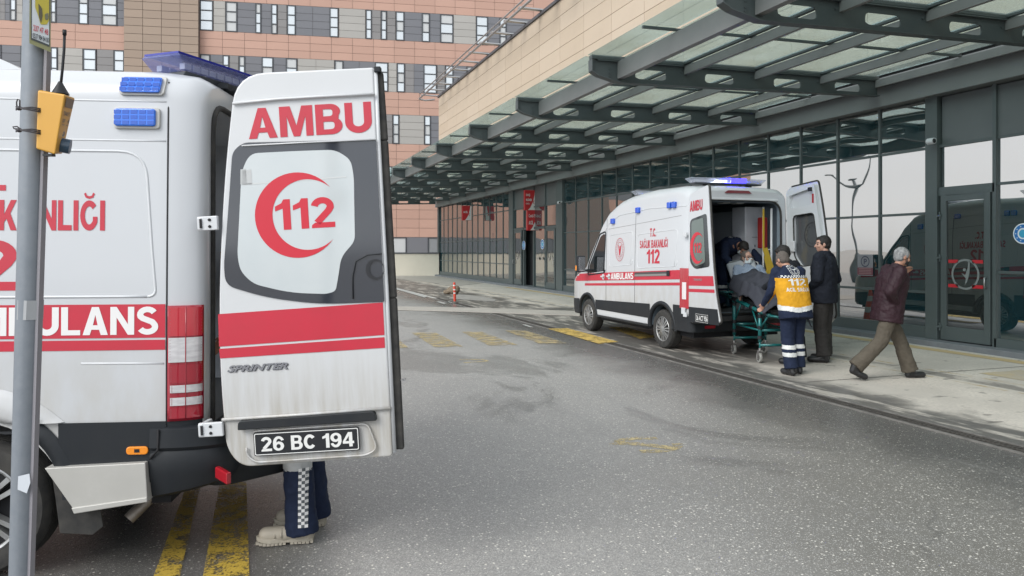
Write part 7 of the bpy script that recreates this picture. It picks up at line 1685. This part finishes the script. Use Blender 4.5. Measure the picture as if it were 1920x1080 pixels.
def plaid():
    m = mat('plaid_shirt', (0.30, 0.38, 0.48), .85); nt = m.node_tree; N = nt.nodes; L = nt.links; b = N['Principled BSDF']; tc = N.new('ShaderNodeTexCoord')
    cur = None
    for ax_, sc in (('x', 75), ('z', 75)):
        w_ = N.new('ShaderNodeTexWave'); w_.bands_direction = ax_.upper(); w_.inputs['Scale'].default_value = sc / 3; L.new(tc.outputs['Object'], w_.inputs['Vector'])
        r = N.new('ShaderNodeMapRange'); r.inputs[1].default_value = .55; r.inputs[2].default_value = .65; L.new(w_.outputs['Fac'], r.inputs[0])
        x = N.new('ShaderNodeMix'); x.data_type = 'RGBA'; mu = N.new('ShaderNodeMath'); mu.operation = 'MULTIPLY'; mu.inputs[1].default_value = .75; L.new(r.outputs[0], mu.inputs[0]); L.new(mu.outputs[0], x.inputs[0])
        if cur: L.new(cur, x.inputs[6])
        else: x.inputs[6].default_value = (.42, .50, .58, 1)
        x.inputs[7].default_value = (.05, .08, .16, 1); cur = x.outputs[2]
    L.new(cur, b.inputs['Base Color']); return m
rp_, Jp, hf = build_person('person', 'patient with glasses and white face mask lying propped up on the stretcher', pl, math.atan2(ax.y, ax.x) + math.pi / 2, pp_, SKIN2, M_ghair, .97, 0, plaid(), dict(w=.19, d=.13, hem=.04, wr=.006), cloth('patient_trousers', (.04, .04, .05)), dict(), cloth('patient_socks', (.03, .03, .03)))
mask(rp_, hf, pp_.k, M_mask)
b = MB()
for s_ in (-1, 1): b.tube([hf(s_ * .034 + .022 * math.cos(t_), .099, .010 + .017 * math.sin(t_)) for t_ in np.linspace(0, 2 * math.pi, 15)], .0022, 6); b.tube([hf(s_ * .056, .095, .015), hf(s_ * .078, .0, .012)], .002, 6)
b.tube([hf(-.012, .101, .012), hf(.012, .101, .012)], .002, 6); b.build('glasses', mat('glasses_brown', (.06, .03, .02), .3), rp_)
# blanket: cloth draped over the legs and hanging over the near side
BM = stt.matrix_basis.copy(); nz_ = __import__('mathutils').noise
def blk(a, b_):
    x = -.10 + a * 1.22; y = .13 - b_ * .71                                            # along the stretcher, across it
    top = zr_(x) + .25 + .10 * math.sin(min(1, max(0, (x - .2) / .9)) * math.pi) + (.13 * max(0, (x - .80) / .35) ** 1.5)
    top -= .16 * max(0, (.25 - x) / .35)
    edge_l = max(0, (y - .02) / .15); edge_r = max(0, (-.48 - y) / .12)
    body_ = .10 * math.exp(-((y + .25) / .17) ** 2)
    z = top + body_ - .30 * edge_l ** 1.2 * (.25 + .75 * math.sin(min(1, a / .85) * math.pi * .5 + .0)) - .30 * edge_r
    n_ = nz_.noise(Vector((x * 3.2, y * 5, 1.3))) * .045 + nz_.noise(Vector((x * 9 + y * 4, y * 10, 4))) * .02
    # diagonal folds
    f_ = .016 * abs(math.sin((x * 1.0 + y * 1.6) * 9 + 2 * nz_.noise(Vector((x * 2, y * 2, 9)))))
    return Vector((x + .02 * nz_.noise(Vector((x * 4, y * 4, 7))), y - .03 * edge_l + .03 * nz_.noise(Vector((x * 5, 3, 2))), z + n_ + f_))
bl = grid_patch(60, 44, blk).build('blanket', cloth('blanket_grey', (0.048, 0.051, 0.064), .85, (0.036, 0.039, 0.05)), None, smooth=True); bl.matrix_basis = BM
sm = bl.modifiers.new('thick', 'SOLIDIFY'); sm.thickness = .010; tag(bl, 'dark grey blanket draped over the legs of the patient on the stretcher', 'blanket')
# ================================================================= street furniture
# pole at the left edge
Zp = 2.0; b0 = camp((36 - 960) / F * Zp - .035, Zp); pole = thing('metal_pole', 'grey metal pole leaning slightly in front of the near ambulance', 'pole', b0)
top_ = camp((77 - 960) / F * Zp + .03, Zp) - b0
zt_ = 2.6; d_ = camp(1, 0) - camp(0, 0)
pt = lambda z: d_ * ((z - 1.0) * .036 + .042)
M_pole = mat('pole_paint', (0.21, 0.235, 0.265), .5, .2, var=[(4, (.17, .19, .215), .25), (40, (.235, .255, .28), .3)], bump=(50, .15, .002))
cP = lambda px, py, Z=Zp: camp((px - 960) / F * Z, Z, HC + (HZ - py) / F * Z)
ptop = cP(74, -150); pbot = cP(40, 1080); dv = (ptop - pbot); pb = pbot - dv * (pbot.z / dv.z)
pole.location = (pb.x, pb.y, 0); pinv = Vector((pb.x, pb.y, 0)); L_ = lambda p: Vector(p) - pinv
MB().lathe([(0, 0), (.030, 0), (.034, 1), (0, 1)], 8, ax='z').build('t', M_dark, None) if False else None
MB().tube([L_(pb), L_(pbot), L_(ptop)], [.030, .030, .034], 12).build('shaft', M_pole, pole, auto=30)
rgt = (camp(1, 0) - camp(0, 0)); awy = (camp(0, 1) - camp(0, 0))
sm_ = MB(); q0, q1 = cP(92, 90, Zp + .0), cP(60, 1080, Zp + .0); sm_.bar(L_(q0) + rgt * .0 - awy * .005, L_(q1) - awy * .005, .008, .02, up=tuple(awy)); sm_.build('seam_channel', mat('pole_shade', (.26, .25, .27), .6), pole)
for (ya, yb, c, nm) in ((562, 598, (.36, .37, .38), 'tape_band'),):
    p, q = cP(57, ya), cP(55, yb); MB().tube([L_(cP(56.5, ya)) , L_(cP(55, yb))], .0325, 8, caps=False).build(nm, mat(nm, c, .6), pole, auto=30)
st_p = [(34, 893), (55, 888), (57, 905), (50, 925), (33, 918)]
MB().add([L_(cP(a, b_, Zp - .036)) for a, b_ in st_p], [(0, 1, 2, 3, 4)]).build('torn_sticker', mat('sticker_pale', (.55, .58, .62), .6), pole, fix=False)
# advert plate on the pole
ad = thing('advert_plate', 'small framed advert plate with a yellow car picture and phone numbers on the pole', 'sign', cP(70, 90, 1.94))
q = lambda px, py, dz=0: cP(px, py, 1.94 + (px - 56) * .0008 - dz) - ad.location
fr_ = [(55, 81), (95, 98), (95, -120), (56, -140)]
MB().prism(fr_, lambda a, b_: q(a, b_), lambda a, b_: q(a, b_, -.008)).build('plate_frame', mat('frame_olive', (.27, .27, .13), .5), ad)
MB().add([q(a, b_, .001) for a, b_ in [(58, 74), (93, 88), (93, -116), (59, -130)]], [(0, 1, 2, 3)]).build('plate_border', mat('border_dark', (.07, .08, .08), .5), ad, fix=False)
MB().add([q(a, b_, .002) for a, b_ in [(60, 71), (92, 84), (92, -112), (60, -126)]], [(0, 1, 2, 3)]).build('plate_face', mat('plate_face_pale', (.62, .66, .68), .5), ad, fix=False)
M_cary = mat('car_picture_yellow', (.50, .42, .05), .5)
flat_shape('car_picture', [rounded([(66, -6), (92, -14), (92, 38), (88, 46), (76, 46), (72, 30), (66, 14)], 3)], lambda a, b_: q(a, b_, .003), M_cary, ad)
flat_shape('car_detail', [rounded([(72, 6), (79, 16), (80, 30), (77, 44), (73, 30)], 2)], lambda a, b_: q(a, b_, .0042), mat('car_detail_brown', (.10, .09, .05), .5), ad)
flat_shape('car_detail', [rounded([(84, 26), (91, 24), (91, 36), (85, 38)], 2)], lambda a, b_: q(a, b_, .0042), mat('car_detail_dark', (.16, .16, .10), .5), ad)
def adt(t, x, y, w, h, m):
    # slanting baseline
    a, f = text2d(t, .02); mx = a.max(0); MB().add([q(x + p[0] / mx[0] * w, y + p[0] / mx[0] * w * .33 - p[1] / mx[1] * h, .004) for p in a], f).build('advert_lettering', m, ad, fix=False)
adt('237 47 48', 62.5, 57, 28, 11, mat('ad_red', (.50, .08, .10), .5)); adt('0537 984 84 00', 61.5, 71, 30, 10, mat('ad_dark', (.05, .06, .07), .5))
# taxi call box, with whip antenna and wire ties
M_boxy = mat('call_box_orange', (0.62, 0.33, 0.045), .45, var=(5, (.56, .29, .04), .3))
tb = thing('call_box', 'orange taxi call box with a whip antenna wired to the pole', 'call box', cP(100, 290, 1.95))
q = lambda px, py, dz=0: cP(px, py, 1.93 + dz) - tb.location
fa_ = [(68, 279), (104, 288), (123, 174), (72, 168)]; b = MB()
vsb = [q(68, 279), q(103, 290), q(122, 177), q(71, 169), q(68, 276, .10), q(117, 289, .085), q(141, 184, .085), q(78, 168, .10)]
b.add(vsb, [(0, 1, 2, 3), (1, 5, 6, 2), (5, 4, 7, 6), (4, 0, 3, 7), (3, 2, 6, 7), (1, 0, 4, 5)]); bx_ = b.build('box_body', M_boxy, tb, bevel=.004, bseg=3)
def onf(s_, t_, o=.0015):      # right-hand face: s across, t up
    A_ = Vector(vsb[1]); B_ = Vector(vsb[5]); D__ = Vector(vsb[2]); C__ = Vector(vsb[6]); p = (A_.lerp(B_, s_)).lerp(D__.lerp(C__, s_), t_)
    n = (B_ - A_).cross(D__ - A_).normalized(); n = n if n.dot(rgt) > 0 else -n
    return p + n * o
M_ink = mat('box_print', (.10, .10, .10), .5)
MB().add([onf(.12, .80), onf(.9, .80), onf(.9, .96), onf(.12, .96)], [(0, 1, 2, 3)]).build('box_print', mat('box_print_brown', (.17, .12, .07), .5), bx_, fix=False)
for t_, s0, t0, w, h in (('TAKSİ', .15, .66, .6, .09), ('237 47 48', .15, .545, .7, .06), ('ESKİŞEHİR', .15, .49, .7, .03)): _old_put(t_, w, h, lambda a, b_: onf(s0 + a, t0 + b_), 'box_lettering', M_ink, bx_, bold=.02)
MB().add([onf(.3, .35), onf(.7, .35), onf(.5, .30)], [(0, 1, 2)]).add([onf(.3, .36), onf(.7, .36), onf(.5, .41)], [(0, 1, 2)]).build('box_arrow', M_ink, bx_, fix=False)
c = onf(.55, .16, .0); n = (onf(.55, .16, .01) - c).normalized(); MB().tube([c, c + n * .022], .0195, 16).build('call_button', mat('button_blue', (.03, .07, .12), .3, coat=.4), bx_, auto=40)
cn = q(113, 174, .05); MB().lathe([(.022, 0), (.005, .032), (.004, .034)], 14, tuple(cn - Vector((0, 0, .004))), 'z').build('antenna_base', M_black, tb, smooth=True)
MB().tube([q(114, 160, .05), q(117, 130, .05), q(120, 95, .05), q(121, 66, .05)], .0035, 8).tube([q(121, 66, .05), q(121, 56, .05)], .005, 8).build('antenna', M_black, tb, smooth=True)
M_wire = mat('wire_dark', (.045, .04, .045), .6)
for y in (202, 243):
    w = MB()
    for k in range(3):
        e = k * 3; w.tube([q(76, y + 2 + e, .0), q(60, y - 1 + e, -.01), q(45, y + e * .4, -.012), q(36, y + 1, .0), q(30, y - 2 + e, .01)], .0018, 6)
    if y == 202: w.tube([q(32, 202), q(31, 192), q(33, 186), q(37, 188), q(37, 200)], .0018, 6)
    else: w.tube([q(34, 243), q(26, 241), q(24, 238), q(32, 237), q(40, 244)], .0018, 6)
    ellips(w, q(36, y + 1), (.007, .006, .006)); w.build('wire_tie', M_wire, tb, smooth=True)
MB().obox(q(92, 291), tuple(rgt * .012), tuple(awy * .008), (0, 0, .003)).build('box_foot', M_black, tb)
# bollard, rock, cone
def bollard(p, label, h=.62):
    o = thing('bollard', label, 'bollard', p); b = MB()
    b.lathe([(.10, 0), (.10, .012), (.055, .03), (.04, .05)], 20, ax='z').build('base', mat('bollard_base', (.10, .09, .08), .8), o, auto=35)
    M_o = mat('bollard_orange', (.62, .065, .03), .5, var=(6, (.5, .06, .035), .3))
    MB().lathe([(.038, .04), (.040, h - .03), (.030, h), (0, h)], 20, ax='z').build('post', M_o, o, auto=35)
    for z in (h * .82, h * .62, h * .45): MB().lathe([(.0405, z), (.0405, z + .035)], 20, ax='z').build('reflective_band', M_refl, o, smooth=True)
    o.rotation_euler = (0, R(-2), 0)
bollard(gpt(853, 568), 'thin orange plastic bollard with pale bands standing on the far pavement')
rk = MB(); ellips(rk, (0, 0, .14), (.24, .17, .15)); ellips(rk, (-.22, .02, .07), (.14, .12, .08)); ellips(rk, (.10, 0, .19), (.15, .13, .12))
o = organic(rk, 'stone', mat('tan_stone', (.23, .18, .13), .9, var=(6, (.15, .115, .08), .25), bump=(25, .5, .01)), None, vox=.02, smooth=2, wr=.03, wsc=.15, clampz=0); o.location = gpt(850, 551.5); o.rotation_euler = (0, 0, -.3)
tag(o, 'brown stone lying on the pavement just behind the orange bollard', 'stone')
cn = thing('traffic_cone', 'orange and white striped traffic cone hidden beyond the parked ambulance, mirrored in glass', 'cone', (8.78, 13.1, 0))
M_co = mat('cone_orange', (.65, .09, .03), .5); MB().prism(rounded([(-.19, -.19), (.19, -.19), (.19, .19), (-.19, .19)], .03), lambda a, b_: (a, b_, 0), lambda a, b_: (a, b_, .03)).build('base', M_black, cn)
prv = 0.03
for i, (z0, z1) in enumerate(((.03, .20), (.20, .33), (.33, .46), (.46, .58), (.58, .75))):
    rr_ = lambda z: .145 - .125 * (z - .03) / .72
    MB().lathe([(rr_(z0), z0), (rr_(z1), z1)] + ([(0, z1)] if i == 4 else []), 24, ax='z').build('cone_band', M_co if i % 2 == 0 else M_refl, cn, smooth=True)
# three-armed street lamp left of the bay (behind the near ambulance; its mirror image shows in the facade)
lp = thing('street_lamp', 'curved three-armed street lamp standing beyond the near ambulance, mirrored in the facade', 'street lamp', (-8.0, 30.8, 0))
M_lp = mat('lamp_grey', (.16, .18, .19), .5, .3)
MB().tube([(0, 0, 0), (.0, 0, 1.2), (.05, 0, 1.3), (.25, 0, 2.8), (.05, 0, 4.3), (0, 0, 5.0)], [.16, .15, .07, .065, .06, .06], 10).build('pole', M_lp, lp, smooth=True)
for k, (a, l_, zt_) in enumerate(((0, 1.6, .35), (2.2, 1.4, .5), (4.2, .5, 1.4))):
    d = Vector((math.cos(a), math.sin(a), 0)); MB().tube([Vector((0, 0, 4.9)), d * l_ * .4 + Vector((0, 0, 5.0)), d * l_ + Vector((0, 0, 4.95 + zt_))], [.09, .05, .03], 8).build('arm', M_lp, lp, smooth=True)
    MB().obox(d * (l_ + .1) + Vector((0, 0, 4.95 + zt_)), d * .22, d.cross(Vector((0, 0, 1))) * .08, (0, 0, .03)).build('lamp_head', M_lp, lp, bevel=.01)
